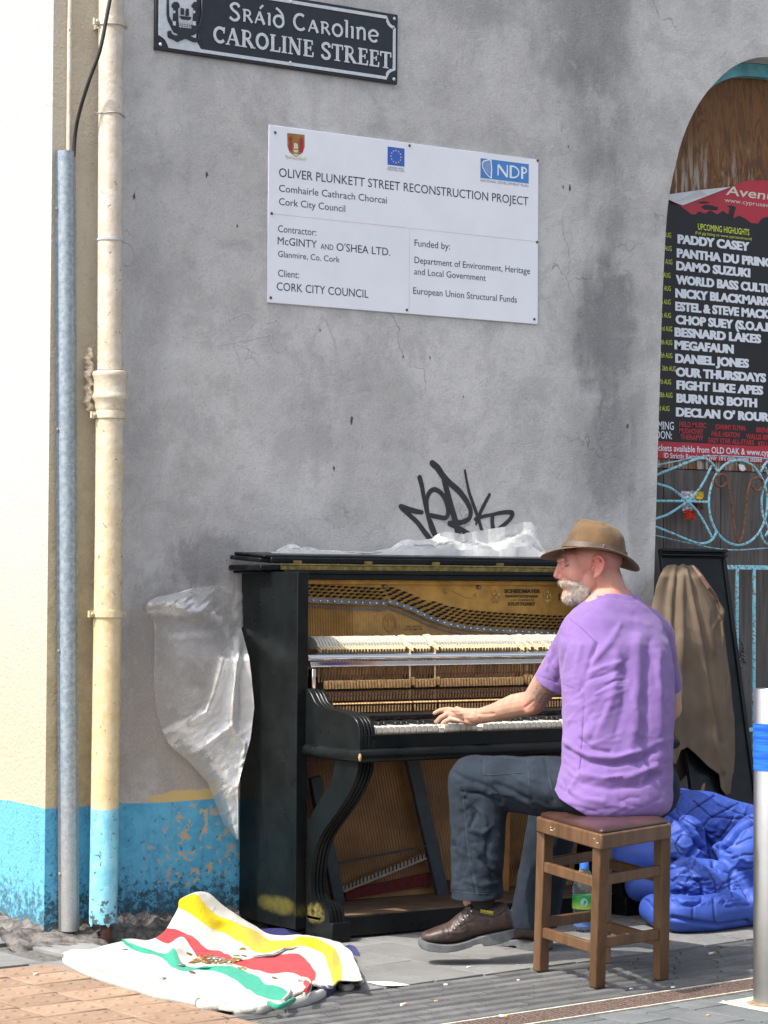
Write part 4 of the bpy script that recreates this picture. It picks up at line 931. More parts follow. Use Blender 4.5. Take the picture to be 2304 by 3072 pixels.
for u in (893, 1105, 1308, 1500):
    p = at(u, 1687, 'y', 7.372); m = MB(); m.box(p.x-.017, p.x+.017, 7.3705, 7.374, 1.297, 1.309); m.build('hinge_leaf', M_brass, pn)
m = MB(); m.box(PX0+.045, PX1-.045, 7.355, 7.38, 1.262, 1.274); m.box(PX0+.045, PX1-.045, 7.365, 7.39, 1.243, 1.2615); m.build('top_rail', M_lac, pn, bevel=.002)
# plate
m = MB(); m.box(PX0+.0455, PX1-.0455, 7.43, 7.45, .70, 1.243); m.box(PX0+.046, PX1-.046, 7.41, 7.4299, 1.226, 1.2428); plate = m.build('iron_plate', M_gold, pn, bevel=.002)
bar_px = [(700, 1798), (920, 1800), (1050, 1806), (1157, 1811), (1159, 1803), (1190, 1812), (1230, 1826), (1290, 1855), (1340, 1872), (1400, 1884), (1480, 1891), (1560, 1895), (1660, 1900), (1800, 1904), (1900, 1905)]
bar = [at(u, v, 'y', 7.415) for u, v in bar_px]
left_ = [bar[0]+Vector((.12, 0, 0)) if bar[0].x < PX0 else bar[0]]+bar[1:4]; right_ = [q for q in bar[4:] if q.x < PX1-.05]
left_ = [q for q in left_ if q.x > PX0+.05]; left_ = [Vector((PX0+.05, 7.415, left_[0].z))]+left_
for seg_ in (left_, right_):
    m = MB(); m.ribbon(seg_, .017, .008, (0, -1, 0)); pbm = m.build('pressure_bar', M_steel, plate)
def barz(x):
    L_ = left_+right_
    for a, b in zip(L_[:-1], L_[1:]):
        if a.x <= x <= b.x and b.x > a.x: return a.z+(b.z-a.z)*(x-a.x)/(b.x-a.x)
    return L_[-1].z if x > L_[-1].x else L_[0].z
sme = MB(); sme.ball((0, 0, 0), (.0042, .003, .0042), 10); sme = sme.mesh('screw', simple('bright_screw', (.62, .62, .62), .25, .1, metal=.8), True)
x = PX0+.10
while x < PX1-.07: link('screw', sme, plate, loc=(x, 7.4055, barz(x))); x += .0305
# bridge rail of strings under the pressure bar
m = MB()
xs = [PX0+.05+k*.02 for k in range(68)]
m.ribbon([Vector((x, 7.428, barz(x)-.024)) for x in xs], .006, .006, (0, -1, 0)); m.build('string_rail', M_steel, plate)
pin = MB(); pin.tube([(0, 0, 0), (0, -.024, .002)], .0027, 8); pin.tube([(0, -.002, 0), (0, -.012, .001)], .0044, 8); pin = pin.mesh('tuning_pin', M_pin, True)
npn = 0; cols = [PX0+.066+k*.0285 for k in range(48)]
for k, x in enumerate(cols):
    for r in range(4 if x < 5.10 else 5 if x > 5.25 else 4):
        xx = x+(r % 2)*.0125+r*.0025; zz = barz(xx)+.017+r*.0118+(.0 if x > 5.1 else 0)
        if zz > 1.222 or npn >= 290 or abs(xx-5.05) < .007: continue
        link('tuning_pin', pin, plate, loc=(xx, 7.43, zz)); npn += 1
st_ = MB(); st2 = MB()
for k in range(190):
    x = PX0+.06+k*.0069; z0 = barz(x)-.008; dx = -.006 if x < 5.3 else .002
    (st2 if k < 46 else st_).tube([(x, 7.418, z0), (x+dx, 7.412, .90)], .0011 if k < 46 else .0006, 4, cap=False)
o = st_.build('treble_strings', M_strg, pn); o['kind'] = 'stuff'; o = st2.build('bass_strings', M_copper, pn); o['kind'] = 'stuff'
# relief lettering and ornaments
rl = MB(); YP = 7.4275
def rt(s, u0, u1, v, cap, off=.01):
    A = at(u0, v, 'y', YP); B = at(u1, v, 'y', YP); B.z = A.z = (A.z+B.z)/2; put_text(rl, s, A, B, cap*.00116, off, lift=.0004)
zz6 = zpt(700, 1620, 1.659)
def r6(s, a, b, cap, off=.01):
    u0, v0 = zz6(*a); u1, v1 = zz6(*b); rt(s, u0, u1, (v0+v1)/2, cap/1.659, off)
M_rel = simple('dark_relief_lettering', (.07, .04, .015), .5, .2, metal=.3)
r6('SCHIEDMAYER', (1350, 264), (1528, 264), 20, .03); r6('PIANOFORTEFABRIK', (1355, 286), (1520, 286), 13, .02); r6('J. & P. SCHIEDMAYER', (1382, 303), (1498, 303), 9, .01); r6('STUTTGART', (1368, 326), (1503, 326), 17, .03); r6('PIANO', (1620, 300), (1760, 300), 36, .02)
r6('HELLMUTH', (862, 434), (936, 434), 9, .01); r6('SCHIEDMAYER', (848, 449), (945, 449), 9, .01)
rl.build('cast_lettering', M_rel, plate)
def orn(cx_, cy_, w_, h_, seed, name='heraldic_ornament'):
    R2 = random.Random(seed); m = MB(); c0 = at(*zz6(cx_, cy_), 'y', 7.428); k = .0007
    for s in (-1, 1):
        R3 = random.Random(seed)
        for i in range(16):
            a = R3.random(); b = R3.uniform(-1, 1)*(1-.5*a); m.ball((c0.x+s*a*w_*k, c0.y, c0.z+b*h_*k), (R3.uniform(2, 5)*k, .004, R3.uniform(3, 8)*k), 8)
    m.ball((c0.x, c0.y, c0.z), (7*k, .005, 14*k), 8); m.ball((c0.x, c0.y, c0.z+h_*k), (5*k, .005, 6*k), 8)
    m.build(name, M_gold2, plate, True)
orn(1307, 286, 28, 34, 3); orn(1562, 286, 28, 36, 5)
m = MB(); c0 = at(*zz6(778, 418), 'y', 7.428)
m.tube([c0+Vector((.0235*math.cos(a), 0, .0285*math.sin(a))) for a in [2*PI*k/36 for k in range(37)]], .0018, 6, cap=False)
for k in range(26):
    a = math.radians(-20+220*k/25); p = c0+Vector((.030*math.cos(a), 0, .036*math.sin(a))); m.box(p.x-.0012, p.x+.0012, p.y-.002, p.y, p.z-.0022, p.z+.0022)
for i in range(22):
    a = rnd.random()*2*PI; r_ = rnd.random()**.5; m.ball(c0+Vector((.018*r_*math.cos(a), 0, .022*r_*math.sin(a))), (.0025, .002, .003), 6)
m.build('cast_medallion', M_gold, plate, True)
m = MB(); m.tube(catmull([tuple(at(*zz6(a, b), 'y', 7.428)) for a, b in ((1050,242),(1048,262),(1062,268),(1056,246),(1100,258),(1140,278),(1180,290),(1210,288),(1206,268),(1196,280))], 5), [(.0035, .0014)]*46, 6, flat=None); m.build('cast_ribbon', M_gold2, plate, True)
for a, b in ((755, 232), (1224, 235)):
    p = at(*zz6(a, b), 'y', 7.425); m = MB(); m.ball(p, (.0095, .006, .0095), 14); m.build('plate_bolt', M_steel, plate, True)
# hammers
def hammer():
    m = MB(); w_ = .0043
    def pr(pts, x0, x1, mi): m.prism([(x0, a, b) for a, b in pts], (x1-x0, 0, 0), mi)
    pr([(7.236, .983), (7.236, .995), (7.30, 1.026), (7.305, 1.006)], -w_*.9, w_*.9, 1)
    pr([(7.2335, .982), (7.2355, .982), (7.2355, .996), (7.2335, .996)], -w_*.92, w_*.92, 2)
    pr([(7.262, 1.004), (7.268, 1.019), (7.285, 1.033), (7.31, 1.041), (7.335, 1.038), (7.35, 1.026), (7.345, 1.010), (7.32, .998), (7.29, .995)], -w_*1.12, w_*1.12, 0)
    m.tube([(0, 7.262, .995), (0, 7.262, .88)], .0025, 6, 1); return m.mesh('hammer', [M_felt, M_maple, M_end])
hm = hammer(); HX0, HP = PX0+.125, .01362
gaps = {26: .004, 27: .004, 34: .004, 35: .004}; raised = {28: (.0, -.03, .004), 36: (0, -.03, .006), 66: (0, -.02, 0), 68: (0, -.025, .003), 71: (0, -.02, 0), 75: (0, -.02, .003)}
HX = []
x = HX0
for k in range(88):
    HX.append(x); d = raised.get(k, (0, rnd.uniform(-.0012, .0012), rnd.uniform(-.0007, .0007)))
    o = link('hammer', hm, pn, loc=(x+rnd.uniform(-.0004, .0004), d[1], d[2])); o.rotation_euler = (0, rnd.uniform(-.012, .012), 0) if False else (0, 0, 0)
    x += HP-.0006 + (.006 if k in (27, 35, 65) else 0)
m = MB(); m.box(PX0+.10, PX1-.10, 7.235, 7.262, .9755, .983); m.build('felt_rail', M_green, pn)
m = MB(); m.tube([(PX0+.0456, 7.215, .968), (PX1-.0456, 7.215, .968)], .0125, 20); m.build('chrome_rail', M_chrome, pn, True)
m = MB(); m.box(PX0+.06, PX1-.06, 7.212, 7.216, .938, .954); m.tube([(PX0+.06, 7.212, .938), (PX1-.06, 7.212, .938)], .0035, 10); m.build('chrome_strip', M_chrome, pn, True, bevel=.001)
m = MB(); m.box(PX0+.046, PX1-.046, 7.31, 7.33, .60, .975); m.build('action_back', M_end, pn)
m = MB(); m.box(PX0+.06, PX0+.075, 7.2, 7.23, .86, .93); m.build('action_bracket', M_chrome, pn, bevel=.003)
bk = MB(); bk.box(-.0045, .0045, 7.205, 7.225, .858, .8875); bk = bk.mesh('catcher_block', M_tan, True)
stick = MB(); stick.hexa([(-.002, 7.235, .888), (.002, 7.235, .888), (.002, 7.241, .888), (-.002, 7.241, .888)], [(.002, 7.235, .937), (.006, 7.235, .937), (.006, 7.241, .937), (.002, 7.241, .937)]); stick = stick.mesh('damper_lever', M_brown)
A_ = MB(); Bm = MB(); Cm = MB()
for k, x in enumerate(HX):
    r_ = raised.get(k)
    o = link('catcher_block', bk, pn, loc=(x, rnd.uniform(-.001, .001), (.007 if r_ else rnd.uniform(-.0006, .0006)))); b = o.modifiers.new('bevel', 'BEVEL'); b.width = .0015; b.segments = 1
    link('damper_lever', stick, pn, loc=(x, 0, 0))
    A_.tube([(x-.003, 7.222, .858), (x+.001, 7.215, .812)], .0009, 4); A_.tube([(x+.003, 7.215, .86), (x-.002, 7.226, .80)], .0009, 4)
    A_.tube([(x+.0055, 7.222, .858), (x+.0045, 7.228, .79)], .0007, 4)
    Bm.ball((x, 7.215, .834), (.0045, .006, .0035), 6); Bm.ball((x+.003, 7.222, .905), (.0035, .005, .003), 6)
    Cm.ball((x, 7.205, .805), (.0062, .014, .0052), 8); Cm.tube([(x, 7.20, .775), (x, 7.20, .797)], .0033, 6)
o = A_.build('action_wires', M_pin, pn); o['kind'] = 'stuff'; o = Bm.build('action_felts', M_purp, pn, True); o['kind'] = 'stuff'; o = Cm.build('wippen_ends', M_tan, pn, True); o['kind'] = 'stuff'
m = MB(); m.box(PX0+.06, PX1-.06, 7.228, 7.25, .815, .848); m.build('wippen_rail', M_tan, pn)
m = MB(); m.box(PX0+.06, PX1-.06, 7.26, 7.28, .9, .935); m.build('damper_rail', M_brown, pn)
# keyboard
KX = 4.635; KP = .0235
wk = MB(); wk.box(.0012, KP-.0012, 6.9, 7.07, .719, .7225, 1); wk.box(.0011, KP-.0011, 6.899, 7.07, .7226, .7425, 0)
wk = wk.mesh('white_key', [M_ivory, M_maple], True)
bkk = MB(); bkk.hexa([(-.0055, 6.948, .7428), (.0055, 6.948, .7428), (.0055, 7.07, .7428), (-.0055, 7.07, .7428)], [(-.0045, 6.956, .755), (.0045, 6.956, .755), (.0045, 7.07, .755), (-.0045, 7.07, .755)]); bkk = bkk.mesh('black_key', M_ebony, True)
for k in range(52):
    dn = .0095 if k in (12, 19, 35, 38) else rnd.uniform(-.0006, .0006)
    o = link('white_key', wk, pn, loc=(KX+k*KP, 0, -dn if dn > 0 else dn)); b = o.modifiers.new('bevel', 'BEVEL'); b.width = .0012; b.segments = 2
    if k < 51 and (k % 7) in (0, 2, 3, 5, 6):
        o = link('black_key', bkk, pn, loc=(KX+(k+1)*KP, 0, rnd.uniform(-.0005, .0005))); b = o.modifiers.new('bevel', 'BEVEL'); b.width = .0015; b.segments = 2
m = MB(); m.box(4.60, MIR-4.60, 7.045, 7.20, .759, .772); m.build('fall_strip', M_lac, pn, bevel=.003)
m = MB(); m.box(4.58, MIR-4.58, 6.868, 6.8965, .672, .7185); m.build('key_slip', M_lac, pn, bevel=.002)
m = MB(); m.box(4.60, MIR-4.60, 6.90, 7.2, .64, .7165); m.build('key_bed', M_end, pn)
def arm():
    m = MB(); cen = [(7.2045, .66), (7.2045, .862), (7.19, .862), (7.168, .845), (7.145, .82), (7.115, .803), (7.07, .797), (7.0, .794), (6.93, .788), (6.90, .779), (6.878, .763), (6.866, .738), (6.862, .675), (6.862, .66)]
    c0 = Vector((7.08, .70))
    for x0, x1, k in ((4.565, 4.583, 1.), (4.5832, 4.5878, .965), (4.588, 4.598, .99), (4.5982, 4.6028, .96), (4.603, 4.6125, .985), (4.6127, 4.617, .955), (4.6172, 4.632, .98)):
        m.prism([(x0, c0.x+(a-c0.x)*(k if a < c0.x else 1), c0.y+(b-c0.y)*(k if b > c0.y else 1)) for a, b in cen], (x1-x0, 0, 0))
    return m
def both(m, name, mat=None, **k): m.build(name, mat or M_lac, pn, **k); mirx(m).build(name, mat or M_lac, pn, **k)
both(arm(), 'key_arm', smooth=True, ang=35, bevel=.0015, seg=1)
# keybed moulding with rounded nose that returns along the sides
def nose(path, name):
    m = MB(); pts = [(-.0, -.024), (-.014, -.0235), (-.026, -.016), (-.031, -.002), (-.028, .011), (-.018, .02), (0, .0235)]; P = []
    for (x, y, dx, dy) in path: P.append([Vector((x-dx*a, y-dy*a, .65+b)) if False else Vector((x+dx*a, y+dy*a, .65+b)) for a, b in pts])
    n = len(pts); vs = [p for r in P for p in r]; N = len(P)
    m.add(vs, [(i*n+k, i*n+(k+1) % n, (i+1)*n+(k+1) % n, (i+1)*n+k) for i in range(N-1) for k in range(n)]+[tuple(range(n))[::-1], tuple((N-1)*n+k for k in range(n))])
    m.build(name, M_lac, pn, True, 50)
xa, xb, yf = 4.583, MIR-4.583, 6.876
nose([(xa, 7.2048, 1, 0), (xa, yf, 1, 1), (xb, yf, -1, 1), (xb, 7.2048, -1, 0)], 'keybed_moulding')
m = MB(); m.box(xa+.001, xb-.001, yf+.001, 7.204, .628, .659); m.build('keybed', M_lac, pn)
m = MB(); m.ball((4.556, 6.847, .646), (.006, .006, .014), 8); m.build('chipped_corner', M_edge, pn, True)
# scroll legs
lf = chaikin([(6.888, .6275), (6.890, .60), (6.912, .556), (6.965, .494), (7.045, .425), (7.115, .368), (7.160, .307), (7.181, .224), (7.180, .158), (7.160, .127), (7.13, .122), (7.108, .132), (7.085, .128), (7.066, .105), (7.058, .069)], 1)
lb_ = chaikin([(7.2045, .069), (7.2045, .36), (7.20, .41), (7.15, .455), (7.09, .515), (7.045, .565), (7.03, .6275)], 1)
def sleg():
    m = MB(); off = {0: 0}
    for x0, x1, ins in ((4.576, 4.594, 0), (4.5942, 4.599, .007), (4.5992, 4.609, .001), (4.6092, 4.614, .008), (4.6142, 4.624, .002), (4.6242, 4.629, .008), (4.6292, 4.642, .002)):
        fr = []
        for i, q in enumerate(lf):
            a = Vector(lf[max(i-1, 0)]); b = Vector(lf[min(i+1, len(lf)-1)]); t_ = (b-a).normalized(); nn = Vector((-t_.y, t_.x)) if True else None
            nn = Vector((t_.y, -t_.x)); nn = nn if nn.x > 0 or (abs(nn.x) < .2) else -nn
            if nn.x < 0: nn = -nn
            fr.append((q[0]+nn.x*ins, q[1]+(nn.y*ins if 0 < i < len(lf)-1 else 0)))
        m.prism([(x0, a, b) for a, b in fr+lb_], (x1-x0, 0, 0))
    return m
both(sleg(), 'scroll_leg', smooth=True, ang=35)
m = MB(); m.box(4.572, 4.648, 7.035, 7.2045, 0.002, .0685); both(m, 'toe_block', bevel=.003)
# lower case
m = MB(); m.box(PX0+.0455, PX1-.0455, 7.10, 7.118, .008, .074); m.build('plinth_rail', M_lac, pn, bevel=.002)
m = MB(); m.box(PX0+.046, PX1-.046, 7.1185, 7.45, .058, .078); m.build('bottom_board', simple('dusty_brown_board', (.14, .09, .055), .7, .3, 12), pn)
m = MB(); m.box(PX0+.046, PX1-.046, 7.46, 7.475, .0785, .6995); m.build('soundboard', M_brown, pn)
m = MB()
for k in range(110):
    x0 = PX0+.06+k*.0125; m.tube([(x0, 7.44, .66), (x0+.11+.0004*k, 7.445, .10)], .0008 if k > 40 else .0013, 4, cap=False)
o = m.build('long_strings', M_copper, pn); o['kind'] = 'stuff'
M_post = simple('blue_black_iron_bar', (.03, .042, .05), .5, .3, 20)
def strip(a, b, wpx, y, mat, name, d=.02, parent=None):
    p = at(*a, 'y', y); q = at(*b, 'y', y); m = MB(); m.ribbon([p, q], wpx*.00115, d, (0, -1, 0)); return m.build(name, mat, parent or pn, bevel=.002)
strip((940, 2330), (1012, 2712), 40, 7.42, M_post, 'iron_strut'); strip((1228, 2270), (1330, 2716), 46, 7.42, M_post, 'iron_strut')
strip((1510, 2330), (1502, 2712), 40, 7.40, simple('orange_varnished_wood', (.38, .17, .035), .5, .2, 8), 'wooden_post'); strip((1745, 2300), (1690, 2712), 26, 7.42, M_tan, 'wooden_post')
strip((1560, 2590), (1900, 2560), 26, 7.41, M_brown, 'cross_rail', .015); strip((1560, 2702), (1900, 2640), 20, 7.41, M_brown, 'cross_rail', .015)
br = strip((1020, 2668), (1300, 2556), 20, 7.435, simple('dusty_bridge_wood', (.30, .24, .18), .7, .2), 'bridge', .02)
bpn = MB(); bpn.box(-.0016, .0016, -.004, 0, -.009, .009); bpn = bpn.mesh('bridge_pin', M_pin)
for k in range(26):
    p = at(1024+k*11, 2666-k*4.4, 'y', 7.414); link('bridge_pin', bpn, br, loc=tuple(p))
strip((960, 2600), (1290, 2535), 6, 7.41, M_post, 'thin_rod', .008)
pf = [at(u, v, 'y', 7.43) for u, v in ((1035, 2672), (1290, 2618), (1290, 2655), (1040, 2700))]; m = MB(); m.prism(pf, (0, .01, 0)); m.build('red_felt_strip', M_redf, pn)
m = MB(); m.prism([at(u, v, 'y', 7.41) for u, v in ((1330, 2640), (1350, 2640), (1350, 2700), (1330, 2700))], (0, .01, 0)); m.build('red_felt_strip', M_redf, pn)
# pedals
for k in (-.035, .035):
    m = MB(); m.tube([(5.26+k, 7.10, .045), (5.26+k, 7.04, .05), (5.26+k, 6.98, .042)], [(.006, .004), (.010, .004), (.014, .004)], 8); m.build('pedal', M_brass, pn, True)
# ------------------------------------------------------------------ plastic sheeting
def plastic(name, tr=.45, warm=0):
    t = NT(name); at_ = t.n('ShaderNodeAttribute'); at_.attribute_name = 'cloudiness'; o = t.t.nodes['Material Output']; t.t.nodes.remove(t.b)
    n = t.noise(12, 4, .6, dist=1.2); n2 = t.noise(70, 4, .6, dist=.8)
    bp = t.n('ShaderNodeBump'); bp.inputs['Distance'].default_value = .006; bp.inputs['Strength'].default_value = .5; t.l(t.math('ADD', n, t.math('MULTIPLY', n2, .35)), bp.inputs['Height'])
    d = t.n('ShaderNodeBsdfDiffuse'); d.inputs[0].default_value = (.86, .86, .85, 1); tl_ = t.n('ShaderNodeBsdfTranslucent'); tl_.inputs[0].default_value = (.86, .86, .85, 1); gl = t.n('ShaderNodeBsdfGlossy'); gl.inputs['Roughness'].default_value = .25; gl.inputs[0].default_value = (.9, .9, .9, 1)
    tp_ = t.n('ShaderNodeBsdfTransparent'); tp_.inputs[0].default_value = (.95, .95, .95, 1)
    for b in (d, tl_, gl): t.l(bp.outputs[0], b.inputs['Normal'])
    m1 = t.n('ShaderNodeMixShader'); m1.inputs[0].default_value = .28; t.l(d.outputs[0], m1.inputs[1]); t.l(tl_.outputs[0], m1.inputs[2])
    m2 = t.n('ShaderNodeMixShader'); t.l(t.math('SUBTRACT', t.ramp(n, .3, .7, 1.06, .94), at_.outputs['Fac'], True), m2.inputs[0]); t.l(m1.outputs[0], m2.inputs[1]); t.l(tp_.outputs[0], m2.inputs[2])
    fr = t.n('ShaderNodeFresnel'); fr.inputs[0].default_value = 1.45; t.l(bp.outputs[0], fr.inputs[1])
    m3 = t.n('ShaderNodeMixShader'); t.l(t.math('MULTIPLY', t.math('ADD', t.math('MULTIPLY', fr.outputs[0], .5), .05), t.math('MULTIPLY', at_.outputs['Fac'], 1.2, True)), m3.inputs[0]); t.l(m2.outputs[0], m3.inputs[1]); t.l(gl.outputs[0], m3.inputs[2])
    t.l(m3.outputs[0], o.inputs[0]); return t.m
M_pl1 = plastic('thin_milky_plastic', .68); M_pl2 = plastic('gathered_milky_plastic', .26)
def facet(x, y, seed=0.):
    x = x+y*.4; i, j = math.floor(x), math.floor(y); a, b = x-i, y-j
    R_ = lambda p, q: noise.noise(Vector((p*7.31+.5, q*5.17+.3, seed+.77)))*1.6
    if a+b < 1: return R_(i, j)+(R_(i+1, j)-R_(i, j))*a+(R_(i, j+1)-R_(i, j))*b
    return R_(i+1, j+1)+(R_(i, j+1)-R_(i+1, j+1))*(1-a)+(R_(i+1, j)-R_(i+1, j+1))*(1-b)
def lerp_tab(tab, x):
    for (a, b), (c_, d) in zip(tab[:-1], tab[1:]):
        if a <= x <= c_: return b+(d-b)*(x-a)/(c_-a)
    return tab[0][1] if x < tab[0][0] else tab[-1][1]
top_tab = [(812, 1655), (836, 1652), (855, 1642), (866, 1635), (874, 1632), (886, 1636), (896, 1645), (911, 1641), (940, 1643), (960, 1650), (1010, 1652), (1100, 1657), (1125, 1652), (1172, 1645), (1205, 1623), (1223, 1618), (1252, 1623), (1303, 1616), (1331, 1600), (1353, 1596), (1382, 1605), (1400, 1601), (1461, 1590), (1527, 1579), (1581, 1565), (1592, 1571), (1606, 1601), (1624, 1641), (1650, 1660), (1760, 1662)]
P = []
for i in range(150):
    u = 815+i*6.3; tv = lerp_tab(top_tab, u); row = []
    for j in range(15):
        b = j/14; yy = 7.47+.10*b; base = at(u, 1668, 'y', yy); base.z = 1.3335; tp2 = at(u, tv, 'y', 7.52).z-1.3335
        s = math.sin(PI*min(1, b/1.0))**.6 if 0 < b < 1 else 0
        rid = .5+.5*facet(u*.016, b*3.0, 1.)+.3*facet(u*.045, b*6.0, 4.)
        hgt = tp2*s*(1-.55*min(max(rid, 0), 1)*(0 if abs(b-.5) < .04 else 1))
        row.append(base+Vector((.012*facet(u*.03, b*4, 9.), (.030*facet(u*.018, b*3.3, 3.)+.014*facet(u*.05, b*8, 6.))*s, max(hgt, 0)+.001)))
    P.append(row)
def cloud(o, vals):
    a_ = o.data.attributes.new('cloudiness', 'FLOAT', 'POINT'); a_.data.foreach_set('value', vals)
m = MB(); m.grid(P); o = m.build('plastic_sheet', M_pl2, None, True, 6); cloud(o, [.62]*len(m.v)); tag(o, 'crumpled clear plastic sheet lying along the top of black piano', 'plastic sheet')
zc = zpt(400, 1700, 2.37)
lt = [(135, 560), (150, 430), (190, 300), (215, 170), (245, 112), (285, 84), (330, 100), (380, 140), (430, 152), (600, 152), (800, 148), (950, 155), (1060, 172), (1170, 208), (1270, 258), (1390, 400), (1540, 530), (1700, 590), (1830, 642), (1940, 732)]
rt_ = [(135, 600), (150, 700), (190, 790), (420, 790), (430, 765), (520, 790), (650, 824), (800, 842), (1000, 860), (1230, 832), (1450, 772), (1560, 745), (1940, 746)]
P = []; N = 150; CL = []
for i in range(N):
    zy = 136+(1940-136)*i/(N-1); xl_, xr_ = lerp_tab(lt, zy), lerp_tab(rt_, zy); row = []
    for j in range(80):
        a = j/79; u, v = zc(xl_+(xr_-xl_)*a, zy+(8*math.sin(a*9) if i < 8 else 0)); X_ = xl_+(xr_-xl_)*a
        ft = min(max((zy-420)/260, 0), 1); ft = ft*ft*(3-2*ft); y = 7.595-.10*math.sin(PI*min(a*1.15, 1))*.6-ft*.13*a**1.6-.02*a
        d = segd(np.array([[X_, zy]]), [(765, 420), (715, 900), (700, 1130), (430, 1330)])[0]; y -= .028*math.exp(-(d/26)**2)*ft
        d = segd(np.array([[X_, zy]]), [(700, 1130), (790, 1260), (740, 1560)])[0]; y -= .018*math.exp(-(d/20)**2)
        d = segd(np.array([[X_, zy]]), [(640, 660), (575, 900), (520, 1030), (420, 1100)])[0]; y -= .022*math.exp(-(d/30)**2)
        d = segd(np.array([[X_, zy]]), [(110, 260), (300, 260), (420, 330), (560, 310), (680, 400), (690, 470)])[0]; y -= .022*math.exp(-(d/34)**2)
        cr_ = facet(X_*.0095, zy*.0085, 2.2); cr2 = facet(X_*.03, zy*.027, 7.2)
        amp = .004+.016*min(max((zy-900)/300, 0), 1)+.012*min(max((470-zy)/120, 0), 1)
        y -= amp*cr_*.6+.009*cr2*(.10+min(max((zy-1000)/250, 0), 1)+min(max((450-zy)/120, 0), 1))
        ss_ = lambda a0, a1, q_: (lambda s: s*s*(3-2*s))(min(max((q_-a0)/(a1-a0), 0), 1))
        tl5 = ss_(470, 300, X_)*ss_(370, 290, zy)+.7*ss_(60, 10, segd(np.array([[X_, zy]]), [(410, 280), (560, 290), (620, 340)])[0])+.35*ss_(40, 5, segd(np.array([[X_, zy]]), [(260, 500), (400, 480), (550, 480)])[0])
        rt5 = ss_(-30, 45, X_-lerp_tab([(420, 740), (640, 640), (800, 585), (950, 560), (1050, 440), (1130, 250), (1200, 150)], zy))*ss_(400, 470, zy)
        low5 = ss_(1180, 1260, zy)
        CL.append(.20+.54*min(1, max(tl5, rt5, low5)))
        row.append(at(u, v, 'y', min(y, 7.612)))
    P.append(row)
m = MB(); m.grid(P)
for fi, f_ in enumerate(m.f):
    i, j = divmod(fi, 79); zy = 136+(1940-136)*i/(N-1); a = j/79; X_ = lerp_tab(lt, zy)+(lerp_tab(rt_, zy)-lerp_tab(lt, zy))*a
    thick = (zy > 1120) or (zy < 330 and X_ < 500 and zy < 400-.1*X_) or (zy > 430 and X_ > 640-.2*abs(zy-700) and X_ > 560)
    m.m[fi] = 1 if thick else 0
m.m = [0]*len(m.f); o = m.build('plastic_sheet', M_pl2, None, True, 5); cloud(o, CL); tag(o, 'torn milky plastic sheet hanging beside the piano against the wall', 'plastic sheet')
# ------------------------------------------------------------------ bollard
bo = thing('bollard', 'brushed steel bollard with bright blue reflective band at right edge', 'bollard', at(2314, 3012, 'z', 0))
bc_ = Vector(bo.location); hb = 1.035
M_brush = simple('brushed_stainless', (.36, .355, .345), .3, .06, 12, metal=.9)
t = NT('blue_reflective_band'); c = t.mix(t.ramp(t.noise(90, 4, .7, sc=(.05, .05, 1)), .35, .7), (.0, .06, .52), (.02, .17, .85)); t.col(c).set(Roughness=.35); M_band = t.m
ztop = at(2300, 2066, 'y', bc_.y).z
m = MB(); m.lathe([(.0, 0), (.053, 0.001), (.053, ztop-.004), (.050, ztop), (.0, ztop+.001)], (bc_.x, bc_.y, 0), 48); m.build('post', M_brush, bo, True)
za, zb2 = at(2300, 2312, 'y', bc_.y).z, at(2300, 2170, 'y', bc_.y).z
m = MB(); m.lathe([(.0532, za), (.0542, za+.001), (.0542, zb2-.001), (.0532, zb2)], (bc_.x, bc_.y, 0), 48); m.build('band', M_band, bo, True)
m = MB(); b0 = bc_; m.add([g_ for g_ in [Vector((bc_.x-.11, bc_.y-.10, .0012)), Vector((bc_.x+.12, bc_.y-.08, .0012)), Vector((bc_.x+.10, bc_.y+.13, .0012)), Vector((bc_.x-.12, bc_.y+.10, .0012))]], [(0, 1, 2, 3)]); o = m.build('mortar_patch', M_mortar, pave)
m = MB(); m.lathe([(0, .0013), (.072, .0014), (.06, .006), (.052, .008)], (bc_.x, bc_.y, 0), 24); m.build('mortar_collar', simple('brown_grout', (.22, .15, .09), .9, .4, 60), bo, True)
# ------------------------------------------------------------------ piano panel leaning in the doorway
tlp = at(1978, 1645, 'y', 7.60); trp = at(2174, 1648, 'y', 7.60); zt2 = (tlp.z+trp.z)/2
lean = at(2262, 2285, 'x', trp.x+.005); slope = (7.60-lean.y)/(zt2-lean.z); yb_ = 7.60-slope*zt2
lp_ = thing('leaning_panel', 'tall black moulded piano panel leaning against gate behind brown jacket', 'wooden panel', ((tlp.x+trp.x)/2, yb_, 0))
def pl_(x, z, d): return Vector((x, yb_+slope*z-d, z))
m = MB(); x0, x1 = tlp.x, trp.x
m.hexa([pl_(x0+.005, 0, 0), pl_(x1-.005, 0, 0), pl_(x1-.005, 0, -.02), pl_(x0+.005, 0, -.02)], [pl_(x0+.005, zt2-.004, 0), pl_(x1-.005, zt2-.004, 0), pl_(x1-.005, zt2-.004, -.02), pl_(x0+.005, zt2-.004, -.02)])
m.build('board', M_lac, lp_, bevel=.003)
for k, (a, b, d) in enumerate(((.0, .012, .022), (.013, .020, .012), (.021, .030, .018), (.031, .037, .008))):
    m = MB(); m.hexa([pl_(x0, zt2-b, .0), pl_(x1, zt2-b, 0), pl_(x1, zt2-b, d), pl_(x0, zt2-b, d)][::-1], [pl_(x0, zt2-a, 0), pl_(x1, zt2-a, 0), pl_(x1, zt2-a, d), pl_(x0, zt2-a, d)][::-1]); m.build('moulding', M_lac, lp_, bevel=.003)
